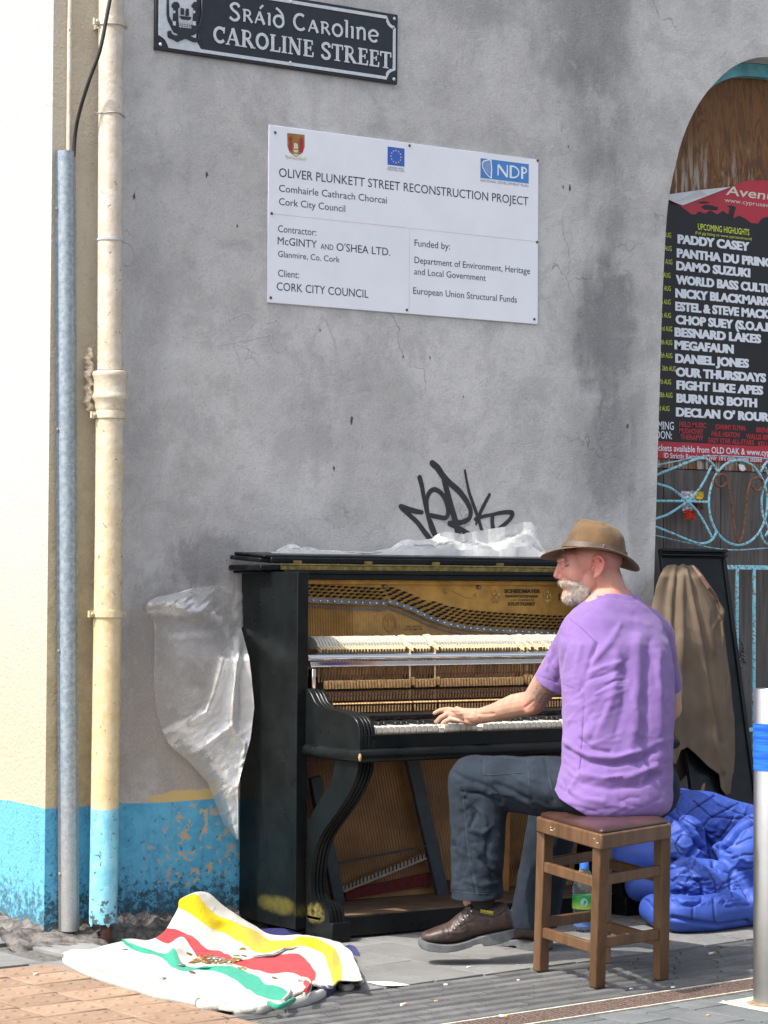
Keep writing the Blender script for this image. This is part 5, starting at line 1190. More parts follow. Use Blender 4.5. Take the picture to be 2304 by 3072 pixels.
m = MB(); m.hexa([pl_(x1-.022, 0, .0), pl_(x1-.004, 0, 0), pl_(x1-.004, 0, .008), pl_(x1-.022, 0, .008)], [pl_(x1-.022, zt2-.04, .0), pl_(x1-.004, zt2-.04, 0), pl_(x1-.004, zt2-.04, .008), pl_(x1-.022, zt2-.04, .008)]); m.build('edge_bead', M_lac, lp_, bevel=.002)
# second dark plank behind and bundle of wire
sp_ = MB(); sp_.tube([at(2100, 2390, 'y', 7.40), at(2120, 2300, 'y', 7.45), at(2095, 2150, 'y', 7.5)], .012, 8)
stitch(o.data, [zl_([(1130,402),(1135,800),(1140,1200),(1150,1520)]), zl_([(1388,690),(1310,800),(1305,1000),(1330,1300),(1365,1640)]), zl_([(1440,1150),(1450,1500),(1452,1680)]), zl_([(1145,1540),(1250,1590),(1370,1690)])], .0009, simple('jacket_seam', (.05, .037, .024), .9), 'seam', jk) if False else None
tag(sp_.build('wooden_stick', simple('brown_stick', (.17, .10, .05), .7, .3, 30), None, True), 'short brown wooden stick leaning below the hanging jacket', 'stick')
wb = MB(); p0 = at(2214, 1955, 'y', 7.66)
for k in range(7): wb.tube([p0+Vector((.012*math.sin(k)+.01, -.004*k, .05-.014*k)), p0+Vector((.028, -.004*k, .03-.013*k)), p0+Vector((.012*math.cos(k), -.003*k, -.035-.006*k))], .0045, 6)
tag(wb.build('wire_bundle', M_steel, None, True), 'small bundle of twisted grey wire poking out beside the black panel', 'wire')
# ------------------------------------------------------------------ jacket
t = NT('brown_cotton_jacket'); n = t.noise(6, 4); c = t.mix(t.ramp(n, .3, .7), (.108, .078, .052), (.15, .113, .078)); t.col(c).set(Roughness=.85); t.b.inputs['Specular IOR Level'].default_value = .2; t.bump(t.noise(500, 2, .5), .001, .5); M_jac = t.m
M_line = simple('dark_jacket_lining', (.07, .05, .045), .7, .2)
jk = thing('brown_jacket', 'brown cotton jacket hanging over the black leaning panel', 'jacket', (6.6, 7.5, .8))
zj = zpt(1500, 1500, 2.0634)
rows = [(402, 1040, 1195), (430, 1010, 1225), (480, 985, 1262), (540, 965, 1305), (600, 955, 1345), (680, 935, 1388), (760, 930, 1385), (900, 930, 1402), (1100, 935, 1430), (1300, 940, 1447), (1500, 945, 1452), (1700, 950, 1456), (1830, 955, 1458)]
bott = [(0, 1625), (.22, 1625), (.28, 1640), (.34, 1550), (.42, 1530), (.52, 1575), (.68, 1655), (.80, 1700), (.82, 1790), (.88, 1828), (.95, 1815), (.965, 1690), (1, 1692)]
Lf = [(r[0], r[1]) for r in rows]; Rf = [(r[0], r[2]) for r in rows]
NI, NJ = 150, 110; P = []
for i in range(NI):
    b = i/(NI-1); row = []
    for j in range(NJ):
        a = j/(NJ-1); zb_y = lerp_tab(bott, a); zy = 402+(zb_y-402)*b
        xl_, xr_ = lerp_tab(Lf, zy), lerp_tab(Rf, zy); zx = xl_+(xr_-xl_)*a
        ex = (b**.5); y = 7.535-.055*min(1, b*3)-.055*b-.05*math.sin(PI*a)**.7*min(1, b*2.5)
        y += .006*math.sin(a*11+b*2.2)*ex+.003*math.sin(a*34+b*5+1)*ex
        if b < .06: y += .06*(1-b/.06)
        y -= .012*noise.noise(Vector((a*4, b*6, 3.)))
        row.append(at(*zj(zx, zy), 'y', y))
    P.append(row)
m = MB(); m.grid(P); me = m.mesh('shell', M_jac, True, 180)
def zl_(l, z=zj): return [z(*q) for q in l]
folds(me, [(zl_([(1130,410),(1120,600),(1125,900),(1110,1300),(1100,1500)]), 8, -.007), (zl_([(1080,420),(1050,620),(1045,900),(1030,1200)]), 8, -.008), (zl_([(1150,450),(1200,700),(1245,920),(1290,1200),(1340,1500),(1375,1680)]), 7, -.013),
    (zl_([(1175,450),(1225,680),(1275,950),(1320,1250),(1365,1500)]), 9, .010), (zl_([(1100,430),(1085,700),(1090,1100)]), 9, .008), (zl_([(1380,700),(1310,800),(1320,950)]), 5, -.004), (zl_([(1345,640),(1400,1000),(1430,1300)]), 12, .008)], facing=False)
o = link('shell', me, jk); o.modifiers.new('s', 'SOLIDIFY').thickness = .003
stitch(me, [zl_([(1130,402),(1135,800),(1140,1200),(1150,1520)]), zl_([(1388,690),(1310,800),(1305,1000),(1330,1300),(1365,1640)]), zl_([(1440,1150),(1450,1500),(1450,1670)]), zl_([(1165,1535),(1250,1575),(1365,1670)])], .0010, simple('jacket_seam', (.05, .037, .024), .9), 'seam', jk)
m = MB(); cl = [at(*zj(a, b), 'y', y) for a, b, y in ((1190, 405, 7.52), (1240, 470, 7.46), (1290, 545, 7.44), (1340, 605, 7.45))]
m.ribbon(cl, [.006, .012, .014, .010], .006, -FW); m.build('collar_edge', simple('collar_lining', (.14, .075, .055), .7), jk, True)
m = MB(); m.prism([at(*zj(a, b), 'y', 7.50) for a, b in ((1060, 1500), (1150, 1540), (1195, 1660), (1100, 1760), (1050, 1790))], (0, .004, 0)); m.build('inner_flap', M_jac, jk)
for k in range(4):
    m = MB(); m.ball(at(*zj(1051, 1505+k*26), 'y', 7.395), (.006, .004, .006), 10); m.build('button', M_line, jk, True)
# ------------------------------------------------------------------ blue duvet
zd = zpt(1640, 2340, 2.4985)
def D(x, y, d): return at(*zd(x, y), 'y', d)
m = MB()
def roll(l, r):
    for (a, b) in zip(l[:-1], l[1:]): m.cone(D(*a), D(*b), r if not isinstance(r, tuple) else r[0], r if not isinstance(r, tuple) else r[1], 16)
roll([(960, 320, 7.05), (1180, 320, 7.0), (1380, 400, 6.98), (1620, 470, 6.95), (1900, 520, 6.95)], .125)
roll([(900, 210, 7.12), (1020, 205, 7.12), (1250, 270, 7.1), (1500, 370, 7.05), (1800, 450, 7.05)], .075)
roll([(1030, 430, 6.84), (980, 520, 6.84), (850, 560, 6.9), (600, 560, 7.0)], .082); roll([(900, 320, 6.92), (1040, 430, 6.86), (1080, 520, 6.82)], .065)
roll([(1580, 420, 6.72), (1460, 560, 6.70), (1500, 700, 6.72), (1590, 850, 6.70), (1750, 900, 6.7)], .09); roll([(1330, 560, 6.80), (1480, 560, 6.76), (1600, 520, 6.74)], .055)
roll([(1080, 770, 6.74), (1230, 780, 6.72), (1350, 850, 6.70)], .095); roll([(960, 830, 6.80), (1080, 880, 6.72)], .07)
roll([(900, 800, 6.86), (700, 790, 6.95)], .06)
roll([(990, 1000, 6.62), (1200, 1010, 6.60), (1450, 960, 6.62), (1700, 940, 6.62)], (.068)); roll([(800, 970, 6.80), (860, 1010, 6.74), (980, 1040, 6.68)], .055)
roll([(930, 1060, 6.70), (1250, 1090, 6.66), (1600, 1060, 6.68), (1800, 1060, 6.68)], .036)
for p in ((1250, 620, 6.98), (1500, 700, 6.95), (1000, 700, 7.0), (1300, 900, 6.9)): m.ball(D(*p), (.16, .12, .14), 16)
me = fuse(m, .0046, 22, 'duvet'); bumpn(me, .007, 6, 3, 2)
q = lambda l: [zd(*a) for a in l]
st_l = [([(870,210),(1010,100)], 4, -.006), ([(1000,300),(1120,200),(1260,110)], 4, -.008), ([(1150,380),(1220,290),(1440,170)], 4, -.008), ([(1290,440),(1380,330),(1400,280)], 4, -.008), ([(920,130),(960,200),(1010,280),(1160,370),(1280,430)], 4, -.007), ([(1100,150),(1230,270),(1420,290),(1545,280)], 4, -.006), ([(1285,180),(1400,230),(1540,280)], 4, -.006),
 ([(1130,490),(1040,600),(945,610)], 9, -.022), ([(870,220),(990,290),(1090,400),(1150,500),(1210,520)], 9, -.022), ([(1150,360),(1220,480),(1300,520),(1370,470),(1450,360),(1545,310)], 9, -.026), ([(1210,520),(1260,620),(1400,690),(1470,780),(1530,890)], 9, -.024), ([(945,640),(1060,615),(1180,620),(1250,640)], 8, -.014),
 ([(945,850),(1050,840),(1110,870),(1160,870)], 8, -.020), ([(950,890),(1000,930),(1100,935),(1160,900),(1170,800),(1130,740)], 7, -.014), ([(940,1030),(1100,1060),(1300,1090),(1500,1060)], 8, -.014), ([(715,880),(760,900),(820,980)], 4, -.006), ([(1010,410),(960,480),(1000,560)], 4, -.005), ([(930,440),(1040,540)], 4, -.005),
 ([(1050,640),(1090,720),(1130,770)], 4, -.006), ([(1190,640),(1260,760),(1270,860)], 4, -.006), ([(1380,700),(1370,800),(1400,880)], 4, -.006), ([(940,760),(1000,700),(1070,680)], 4, -.005), ([(1100,940),(1090,1050)], 4, -.005), ([(1250,890),(1260,1060)], 4, -.005), ([(1420,480),(1500,440),(1545,430)], 4, -.005), ([(1390,590),(1480,560),(1545,560)], 4, -.005), ([(1440,680),(1545,660)], 4, -.005)]
rr = random.Random(5)
for k in range(34):
    a = rr.uniform(960, 1480); b = rr.uniform(660, 930); an = rr.uniform(-.9, .6); L_ = rr.uniform(25, 80); st_l.append(([(a, b), (a+L_*math.cos(an)*.5, b+L_*math.sin(an)*.5-8), (a+L_*math.cos(an), b+L_*math.sin(an))], rr.uniform(3, 5), rr.choice((-.005, .005, -.007))))
for k in range(16):
    a = rr.uniform(900, 1540); b = rr.uniform(120, 650); an = rr.uniform(-1.2, 1.2); L_ = rr.uniform(30, 90); st_l.append(([(a, b), (a+L_*math.cos(an), b+L_*math.sin(an))], rr.uniform(4, 8), rr.choice((-.005, .005))))
folds(me, [(q(l), max(w_*.72, 2.6), a*1.2) for l, w_, a in st_l]+creases(random.Random(21), 60, (2020, 2610, 2230, 2720), (-50, 30), (15, 45), (2.5, 4.5), (.002, .005))+creases(random.Random(22), 50, (1990, 2400, 2250, 2600), (-70, 60), (20, 60), (3, 6), (.002, .005)))
v, n_ = arr(me); v[:, 2] = np.maximum(v[:, 2], .004); me.vertices.foreach_set('co', v.ravel()); me.update()
t = NT('blue_nylon_quilt'); c = t.mix(t.ramp(t.noise(5, 4), .3, .7), (.028, .062, .30), (.045, .095, .40)); t.col(c).set(Roughness=.55); t.b.inputs['Specular IOR Level'].default_value = .3; t.bump(t.noise(30, 3, .5, dist=.6), .003, .4); M_duv = t.m
finish(me, M_duv); o = link('duvet', me); stitch(me, [q(l) for l, w_, a in st_l[:27] if w_ <= 4], .0010, simple('navy_stitching', (.008, .018, .12), .8), 'quilt_stitching', o); tag(o, 'rumpled bright blue quilted duvet heaped on ground behind stool', 'duvet')
# ------------------------------------------------------------------ water bottle
bt = thing('water_bottle', 'clear plastic water bottle with green label and blue cap behind wooden stool', 'bottle', at(1752, 2795, 'z', 0))
bx0 = Vector(bt.location); zc_ = at(1760, 2580, 'y', bx0.y).z; R0 = .0415; Hb = zc_
t = NT('clear_plastic'); t.b.inputs['Transmission Weight'].default_value = .95; t.b.inputs['IOR'].default_value = 1.25; t.set(Roughness=.06); t.col((.85, .92, .95)); M_clr = t.m
m = MB(); m.lathe([(.0, .002), (R0*.8, .003), (R0*.97, .012), (R0*.9, .03), (R0, .045), (R0*.93, .07), (R0, .085), (R0, Hb*.5), (R0*.95, Hb*.53), (R0, Hb*.56), (R0*.98, Hb*.66), (R0*.8, Hb*.76), (R0*.45, Hb*.86), (R0*.36, Hb*.89), (0, Hb*.89)], bx0, 24); m.build('bottle_body', M_clr, bt, True)
m = MB(); m.lathe([(0, Hb*.885), (.0165, Hb*.885), (.0165, Hb*.985), (.014, Hb), (0, Hb)], bx0, 20); m.build('cap', simple('blue_cap', (.04, .17, .62), .45, .1), bt, True)
t = NT('green_bottle_label'); t.col(t.mix(t.ramp(t.xyz()[2], Hb*.34, Hb*.46), (.28, .46, .06), (.03, .25, .05))).set(Roughness=.4)
m = MB(); m.lathe([(R0+.0004, Hb*.33), (R0+.0012, Hb*.331), (R0+.0012, Hb*.519), (R0+.0004, Hb*.52)], bx0, 28); m.build('label', t.m, bt, True)
dirc = (CP-bx0); dirc.z = 0; dirc.normalize(); sd_ = Vector((-dirc.y, dirc.x, 0)); cd = bx0+dirc*(R0+.0016)+Vector((0, 0, Hb*.43))
m = MB(); m.add([cd+sd_*(.0125*math.cos(a))-dirc*(.0125**2*math.cos(a)**2/(2*R0))+Vector((0, 0, .0145*math.sin(a))) for a in [2*PI*k/20 for k in range(20)]], [tuple(range(20))]); m.build('label_roundel', simple('pale_blue_print', (.22, .50, .60), .4), bt)
m = MB(); m.ball(bx0+Vector((0, 0, .022)), (R0*.8, R0*.8, .012), 12); m.build('bottle_base_tint', simple('blue_tint', (.05, .15, .5), .3), bt, True)
# ------------------------------------------------------------------ striped blanket
zb4 = zpt(180, 2640, 1.765)
cols_ = [
 [(22,412),(70,366),(315,335),(335,322),(490,318),(565,258),(622,155),(640,97),(750,70)],
 [(180,492),(220,420),(400,380),(410,345),(565,338),(628,268),(700,195),(715,85),(795,80)],
 [(400,560),(400,470),(520,410),(550,385),(645,318),(690,300),(780,250),(790,160),(855,128)],
 [(560,606),(540,520),(590,478),(605,358),(690,372),(775,368),(880,300),(900,215),(950,192)],
 [(740,645),(720,560),(665,495),(660,455),(745,420),(855,372),(965,350),(1000,258),(1035,245)],
 [(860,688),(850,600),(790,488),(790,462),(850,432),(930,425),(1060,388),(1090,315),(1120,292)],
 [(1000,702),(960,620),(910,530),(900,452),(965,458),(1060,412),(1175,372),(1215,318),(1250,296)],
 [(1120,682),(1080,650),(1020,595),(1010,495),(1100,498),(1165,392),(1290,350),(1300,292),(1380,300)],
 [(1240,655),(1170,655),(1105,632),(1100,555),(1200,500),(1285,402),(1385,395),(1425,345),(1500,338)],
 [(1380,605),(1290,622),(1165,642),(1188,575),(1270,512),(1352,485),(1425,500),(1478,440),(1562,420)],
 [(1450,575),(1340,600),(1195,660),(1225,622),(1315,575),(1345,540),(1445,560),(1482,530),(1603,533)]]
yback = [7.38, 7.36, 7.34, 7.31, 7.27, 7.20, 7.10, 6.96, 6.80, 6.60, 6.38]
NR = 9; rowy = [0, .28, .50, .60, .72, .80, .90, .95, 1.0]
net = []
for c_, yb__ in zip(cols_, yback):
    p0 = at(*zb4(*c_[0]), 'z', .004); colp = []
    for r_, (a, b) in enumerate(c_):
        if r_ == 0: colp.append(p0+Vector((0, 0, .004))); continue
        yy = p0.y+(yb__-p0.y)*rowy[r_]; p = at(*zb4(a, b), 'y', yy)
        if p.z < .012: p = at(*zb4(a, b), 'z', .012+.004*r_)
        colp.append(p)
    net.append(colp)
def cmr(l, k):
    out = []
    for i in range(len(l)-1):
        a, b, c_, d = l[max(i-1, 0)], l[i], l[i+1], l[min(i+2, len(l)-1)]
        for j in range(k):
            s = j/k; out.append(.5*((2*b)+(c_-a)*s+(2*a-5*b+4*c_-d)*s*s+(3*b-a-3*c_+d)*s**3))
    return out+[l[-1]]
K = 10
rows_ = [cmr(c_, K) for c_ in net]                      # per column dense along t
NT_ = len(rows_[0]); dense_ = [cmr([rows_[i][t_] for i in range(len(rows_))], K) for t_ in range(NT_)]
NS_ = len(dense_[0])
P = []
for ti in range(NT_):
    r_ = []
    for si in range(NS_):
        p = dense_[ti][si].copy(); n__ = noise.noise(p*7); p.z += (.010*n__+.005*noise.noise(p*19+Vector((4, 4, 4))))*min(1, ti/12); p.z = max(p.z, .004); r_.append(p)
    P.append(r_)
# rolled thick fold at the front and a tail that goes down behind the ridge
front = []
for k in range(6):
    an = PI*k/5; front.append([P[0][s]+Vector((0, -.012*math.sin(an), 0))+Vector((0, 0, .016-.008+.012*math.cos(an)-.004)) if False else P[0][s]+Vector((.0, -.010*math.sin(an), .010*(1-math.cos(an))-.006)) for s in range(NS_)])
back = [[Vector((P[-1][s].x+.012*k, P[-1][s].y+.02*k, max(.004, P[-1][s].z*(1-(k/5)**1.3)))) for s in range(NS_)] for k in range(1, 6)]
allP = front+P[1:]+back
m = MB(); m.grid(allP)
tb = []
for i in range(len(allP)-1):
    if i < 6+0: t_ = .1
    else: t_ = (i-5)/K
    tb += [t_]*(NS_-1)
stripe = lambda t_, a: 1 if 2.02 < t_ < 3.0 else 2 if 4.02 < t_ < 5.0 else 3 if 6.0 < t_ < 7.02 else 4 if t_ > 8.35 else 0
for fi in range(len(m.f)): m.m[fi] = stripe(tb[fi], fi % (NS_-1))
def wool(name, c):
    t = NT(name); n = t.noise(400, 3, .6); t.col(t.mix(t.ramp(n, .3, .7), tuple(q*.88 for q in c), c)).set(Roughness=.95); t.b.inputs['Sheen Weight'].default_value = .15; t.b.inputs['Specular IOR Level'].default_value = .1; t.bump(t.math('ADD', t.math('MULTIPLY', n, .25), t.noise(26, 5, .65, dist=.8)), .008, .8); return t.m
WM = [wool('cream_wool', (.47, .46, .42)), wool('green_wool', (.025, .28, .18)), wool('red_wool', (.42, .03, .035)), wool('yellow_wool', (.52, .40, .012)), wool('navy_wool', (.035, .035, .12))]
m_faces = list(m.m)
bk_me = m.mesh('blanket', WM, True, 180)
blk = thing('striped_blanket', 'cream wool blanket with green red yellow and navy stripes spread on pavement', 'blanket', (4.0, 6.8, 0))
o = link('upper_layer', bk_me, blk); q_ = o.modifiers.new('s', 'SOLIDIFY'); q_.thickness = .006; q_.offset = -1
bvh = BVHTree.FromPolygons([tuple(p) for p in m.v], m.f)
# lower folded layers peeping out along the near edge
def strip_layer(pts, h, mi, name, r=.007):
    pp_ = [at(*zb4(a, b), 'z', h) for a, b in pts]; pp_ = cmr(pp_, 6); m = MB(); m.tube(pp_, [(r, r*1.3)]*len(pp_), 8); m.build(name, WM[mi], blk, True)
strip_layer([(30,425),(60,445),(150,490),(260,530),(400,572),(520,610),(640,632),(730,650)], .010, 0, 'rolled_edge', .012)
strip_layer([(735,650),(750,668),(830,672),(900,668),(935,690),(985,692),(1060,690),(1120,672),(1180,672),(1230,655)], .008, 0, 'rolled_edge', .010)
strip_layer([(1105,652),(1150,672),(1190,660),(1240,632)], .03, 1, 'green_edge', .006)
strip_layer([(1196,560),(1215,590),(1205,618),(1180,640)], .035, 0, 'curled_edge', .006); strip_layer([(1262,525),(1300,528),(1322,545),(1318,580),(1290,612)], .04, 0, 'curled_edge', .006)
strip_layer([(1200,660),(1280,645),(1370,612),(1400,590)], .012, 0, 'rolled_edge', .012); strip_layer([(1375,600),(1410,585),(1440,565)], .014, 4, 'navy_edge', .014); strip_layer([(1340,548),(1380,552),(1420,562),(1440,560)], .03, 0, 'curled_edge', .007)
strip_layer([(1480,560),(1510,572),(1545,562),(1550,545),(1600,535)], .010, 0, 'curled_edge', .008); strip_layer([(1300,545),(1318,560),(1300,590)], .05, 2, 'red_edge', .007)
nav = [at(*zb4(a, b), 'y', y) for a, b, y in ((1050,262,7.34),(1110,256,7.32),(1190,258,7.28),(1260,280,7.22),(1300,300,7.15))]
m = MB(); m.grid([[p+Vector((0, 0, .0)), p+Vector((.004, -.015, -.02)), p+Vector((.0, -.03, -.06))] for p in cmr(nav, 5)]); m.build('navy_fold', WM[4], blk, True, 180)
m = MB(); nv = [at(*zb4(a, b), 'y', y) for a, b, y in ((1530,342,6.86),(1565,355,6.84),(1588,400,6.76),(1596,470,6.62),(1603,530,6.42))]
m.grid([[p+Vector((.0, 0, .0)), p+Vector((-.02, .0, -.005)), p+Vector((-.05, .02, -.02))] for p in cmr(nv, 5)]); m.build('navy_fold', WM[4], blk, True, 180)
m = MB(); m.prism([at(*zb4(a, b), 'z', .003) for a, b in ((60,440),(400,575),(740,655),(940,695),(1200,668),(1440,572),(1600,535),(1500,420),(1200,380),(700,340))], (0, 0, .004)); m.build('lower_layer', WM[0], blk)
# coins
cn = MB(); cn.lathe([(0, -.001), (.0115, -.001), (.012, -.0005), (.012, .0005), (.0115, .001), (0, .001)], (0, 0, 0), 16)
CM = [simple('golden_coin', (.50, .36, .12), .3, .3, 300, metal=.8), simple('copper_coin', (.36, .16, .08), .4, .3, 300, metal=.8), simple('silver_coin', (.55, .53, .48), .3, .2, 300, metal=.8)]
cme = [cn.mesh('coin', c_, True) for c_ in CM]
spots = [(342,370),(685,395),(700,440),(706,425),(650,452),(640,455),(700,492),(540,524),(1138,522),(966,368),(958,466),(975,470),(936,403),(975,405),(925,420),(945,425),(905,430),(880,432),(862,436),(850,425),(840,440),(895,440),(918,435)]
r2 = random.Random(11)
for k in range(26): spots.append((r2.gauss(772, 26), r2.gauss(425, 16)))
lone = {0: 'single copper coin lying far left on the green end of the blanket', 7: 'lone silver coin on cream wool below the green stripe', 8: 'lone copper coin beside the curled edge of the blanket', 9: 'golden coin highest up on the yellow and cream fold'}
placed = []
for k, (a, b) in enumerate(spots):
    u, v = zb4(a, b); d = (at(u, v, 'y', 6.5)-CP).normalized(); h = bvh.ray_cast(CP, d)
    if h[0] is None: continue
    nn = h[1] if h[1].z > 0 else -h[1]; lift = .0015
    for c_ in placed:
        if (c_-h[0]).length < .018: lift += .0012
    placed.append(h[0]); mt = {0: 1, 7: 2, 8: 1, 9: 0, 6: 1}.get(k, r2.choice((0, 0, 1, 2)))
    o = link('coin', cme[mt], None, loc=h[0]+nn*lift); nn = (nn+Vector((r2.uniform(-.25, .25), r2.uniform(-.25, .25), .2))).normalized(); o.rotation_euler = nn.to_track_quat('Z', 'Y').to_euler(); sc = r2.uniform(.82, 1.08); o.scale = (sc, sc, sc)
    st_n = ('cream wool', 'the green stripe', 'the red stripe', 'the yellow stripe', 'the navy stripe')[m_faces[h[2]]]; col_ = ('golden', 'copper coloured', 'silvery')[mt]
    side_ = 'left of' if a < 720 else 'right of' if a > 845 else 'in'
    tag(o, lone.get(k, '%s coin on %s %s the main donation heap' % (col_, st_n, side_)), 'coin', 'coins on the striped blanket')
# ------------------------------------------------------------------ stool
stl = thing('wooden_stool', 'worn brown wooden stool with padded leather seat under the seated pianist', 'stool', (4.93, 6.02, 0))
t = NT('worn_brown_wood'); n = t.noise(22, 6, .7, sc=(1, 1, .18)); c = t.mix(t.ramp(n, .3, .7), (.075, .036, .015), (.14, .073, .032)); c = t.mix(t.ramp(t.noise(160, 3, .7), .70, .76, 0, .7), c, (.5, .42, .32)); c = t.mix(t.ramp(t.noise(9, 5, .7), .5, .75, 0, .5), c, (.10, .05, .02)); t.col(c).set(Roughness=.5); t.bump(n, .002, .3); M_sw = t.m
tz = .492; cr_ = {'L': (at(1604, 2450, 'z', tz)), 'F': at(1803, 2505, 'z', tz), 'R': at(2020, 2470, 'z', tz)}
cr_['B'] = cr_['L']+cr_['R']-cr_['F']
ft_ = {'L': at(1615, 2912, 'z', 0), 'F': at(1791, 2964, 'z', 0), 'R': at(1990, 2939, 'z', 0)}; ft_['B'] = ft_['L']+ft_['R']-ft_['F']
cen = (cr_['L']+cr_['R'])/2; cen.z = 0; fcen = (ft_['L']+ft_['R'])/2
m = MB(); ring = [cr_[k] for k in 'LFRB']
def rc(pts, r, z, inset=0):
    out = []; c0 = sum(pts, Vector())/4
    for i, p in enumerate(pts):
        a = (pts[i-1]-p).normalized(); b = (pts[(i+1) % 4]-p).normalized(); p_ = p+(a+b)*inset
        for k in range(5):
            s = k/4; out.append(Vector(((p_+a*r*(1-s)**2+b*r*s**2).x, (p_+a*r*(1-s)**2+b*r*s**2).y, z)))
    return out
top_o = rc(ring, .03, tz); m.prism(top_o, (0, 0, -.046)); m.build('seat_rail', M_sw, stl, True, 40, bevel=.004)
M_lea = simple('worn_red_brown_leather', (.050, .022, .016), .38, .3, 9, .3, 200)
pd = MB(); lay = []
for k, (ins, z) in enumerate(((.016, .001), (.014, .007), (.020, .013), (.045, .018), (.09, .020), (.14, .021))): lay.append(rc(ring, .03, tz+z, ins))
n = len(lay[0]); vs = [p for r in lay for p in r]; pd.add(vs, [(i*n+k, i*n+(k+1) % n, (i+1)*n+(k+1) % n, (i+1)*n+k) for i in range(5) for k in range(n)]+[tuple(5*n+k for k in range(n))]); pd.build('seat_pad', M_lea, stl, True, 180)
legs = {}
for k in 'LFRB':
    tp3 = cr_[k]+(Vector((cen.x, cen.y, tz))-cr_[k])*.155; tp3.z = tz-.046; b3 = ft_[k]+(fcen-ft_[k])*.04; legs[k] = (b3, tp3); w2 = .0195
    def sq(p, w_): return [p+Vector((-w_, -w_, 0)), p+Vector((w_, -w_, 0)), p+Vector((w_, w_, 0)), p+Vector((-w_, w_, 0))]
    m = MB(); m.hexa(sq(b3, w2*.95), sq(tp3, w2)); m.build('leg', M_sw, stl, bevel=.004)
def lat3(k, z): b3, t3 = legs[k]; return b3.lerp(t3, z/t3.z)
for a, b, zs in (('L', 'F', (.335, .125)), ('F', 'R', (.345, .145)), ('R', 'B', (.32, .12)), ('B', 'L', (.345, .155))):
    for z in zs:
        p, q = lat3(a, z), lat3(b, z); d = (q-p).normalized(); sd2 = Vector((-d.y, d.x, 0)); p = p+d*.019; q = q-d*.019; hw, hh = .009, .0165
        m = MB(); m.hexa([p-sd2*hw-Vector((0, 0, hh)), q-sd2*hw-Vector((0, 0, hh)), q+sd2*hw-Vector((0, 0, hh)), p+sd2*hw-Vector((0, 0, hh))], [p-sd2*hw+Vector((0, 0, hh)), q-sd2*hw+Vector((0, 0, hh)), q+sd2*hw+Vector((0, 0, hh)), p+sd2*hw+Vector((0, 0, hh))]); m.build('stretcher', M_sw, stl, bevel=.003)
M_chalk = simple('white_paint_splash', (.62, .60, .55), .8, .2); m = MB(); p = cr_['F'].lerp(cr_['L'], .75); 
for k in range(8):
    q3 = cr_['F'].lerp(cr_['L'], rnd.choice((.70, .74, .78, .06, .10))+rnd.uniform(-.02, .02))+Vector((-.0008, 0, -.014-rnd.uniform(0, .014))); m.ball(q3, (.0009, rnd.uniform(.001, .005), rnd.uniform(.0006, .0018)), 6)
m.build('paint_splash', M_chalk, stl, True)
# ------------------------------------------------------------------ litter
M_pap = simple('white_paper_scrap', (.72, .72, .70), .7, .05); M_tip = simple('cork_filter', (.58, .36, .13), .7, .2)
def gr_(u, v): return at(u, v, 'z', .001)
m = MB(); pts = [gr_(*q_) for q_ in ((1100, 2947), (1150, 2950), (1165, 2948), (1180, 2952), (1230, 2957), (1185, 2963), (1140, 2957))]; m.prism([p+Vector((0, 0, .001+.004*(k % 2))) for k, p in enumerate(pts)], (0, 0, .0012)); tag(m.build('paper_scrap', M_pap), 'long torn white paper scrap lying beside the striped blanket', 'paper scrap')
def butt(u, v, an, L_, lab, short=False):
    p = gr_(u, v)+Vector((0, 0, .005)); d = Vector((math.cos(an), math.sin(an), 0)); o = thing('cigarette_end', lab, 'cigarette end', p)
    a = MB(); a.tube([p-d*L_*.45, p+d*L_*.1], .0037, 8); a.build('paper_tube', M_pap, o, True); a = MB(); a.tube([p+d*L_*.1, p+d*L_*.55], .0038, 8); a.build('filter', M_tip, o, True)
butt(1210, 3018, .35, .026, 'cigarette end with orange filter on ribbed setts below blanket'); butt(1508, 3053, -.6, .022, 'pale cigarette end lying on the drain grating'); butt(2135, 2864, .2, .028, 'whitish cigarette end on the setts right of stool'); butt(108, 2926, .3, .02, 'short orange cigarette end on the buff tactile pavers')
for i, (u, v, s, lab) in enumerate(((1337, 2955, .010, 'flattened white crumb on ribbed setts near the drain left of stool'), (1406, 2902, .007, 'tiny white crumb beside the shadow of the lifted shoe'), (1555, 2941, .005, 'tiny white speck on setts just left of stool leg'), (1308, 3004, .007, 'white crumb on setts near the orange cigarette end'), (2018, 2963, .010, 'white chewing gum lump at drain edge right of stool'), (2170, 3006, .008, 'white gum spot on blue grey paving before bollard'), (1893, 2967, .006, 'small white crumb right of the nearest stool leg'), (2125, 3047, .008, 'small orange leaf scrap on blue grey paving'))):
    p = gr_(u, v); m = MB(); n = 7; m.prism([p+Vector((s*rnd.uniform(.6, 1.2)*math.cos(2*PI*k/n), s*.7*rnd.uniform(.6, 1.2)*math.sin(2*PI*k/n), 0)) for k in range(n)], (0, 0, .003)); tag(m.build('litter_scrap', M_tip if 'orange' in lab else M_pap), lab, 'litter')
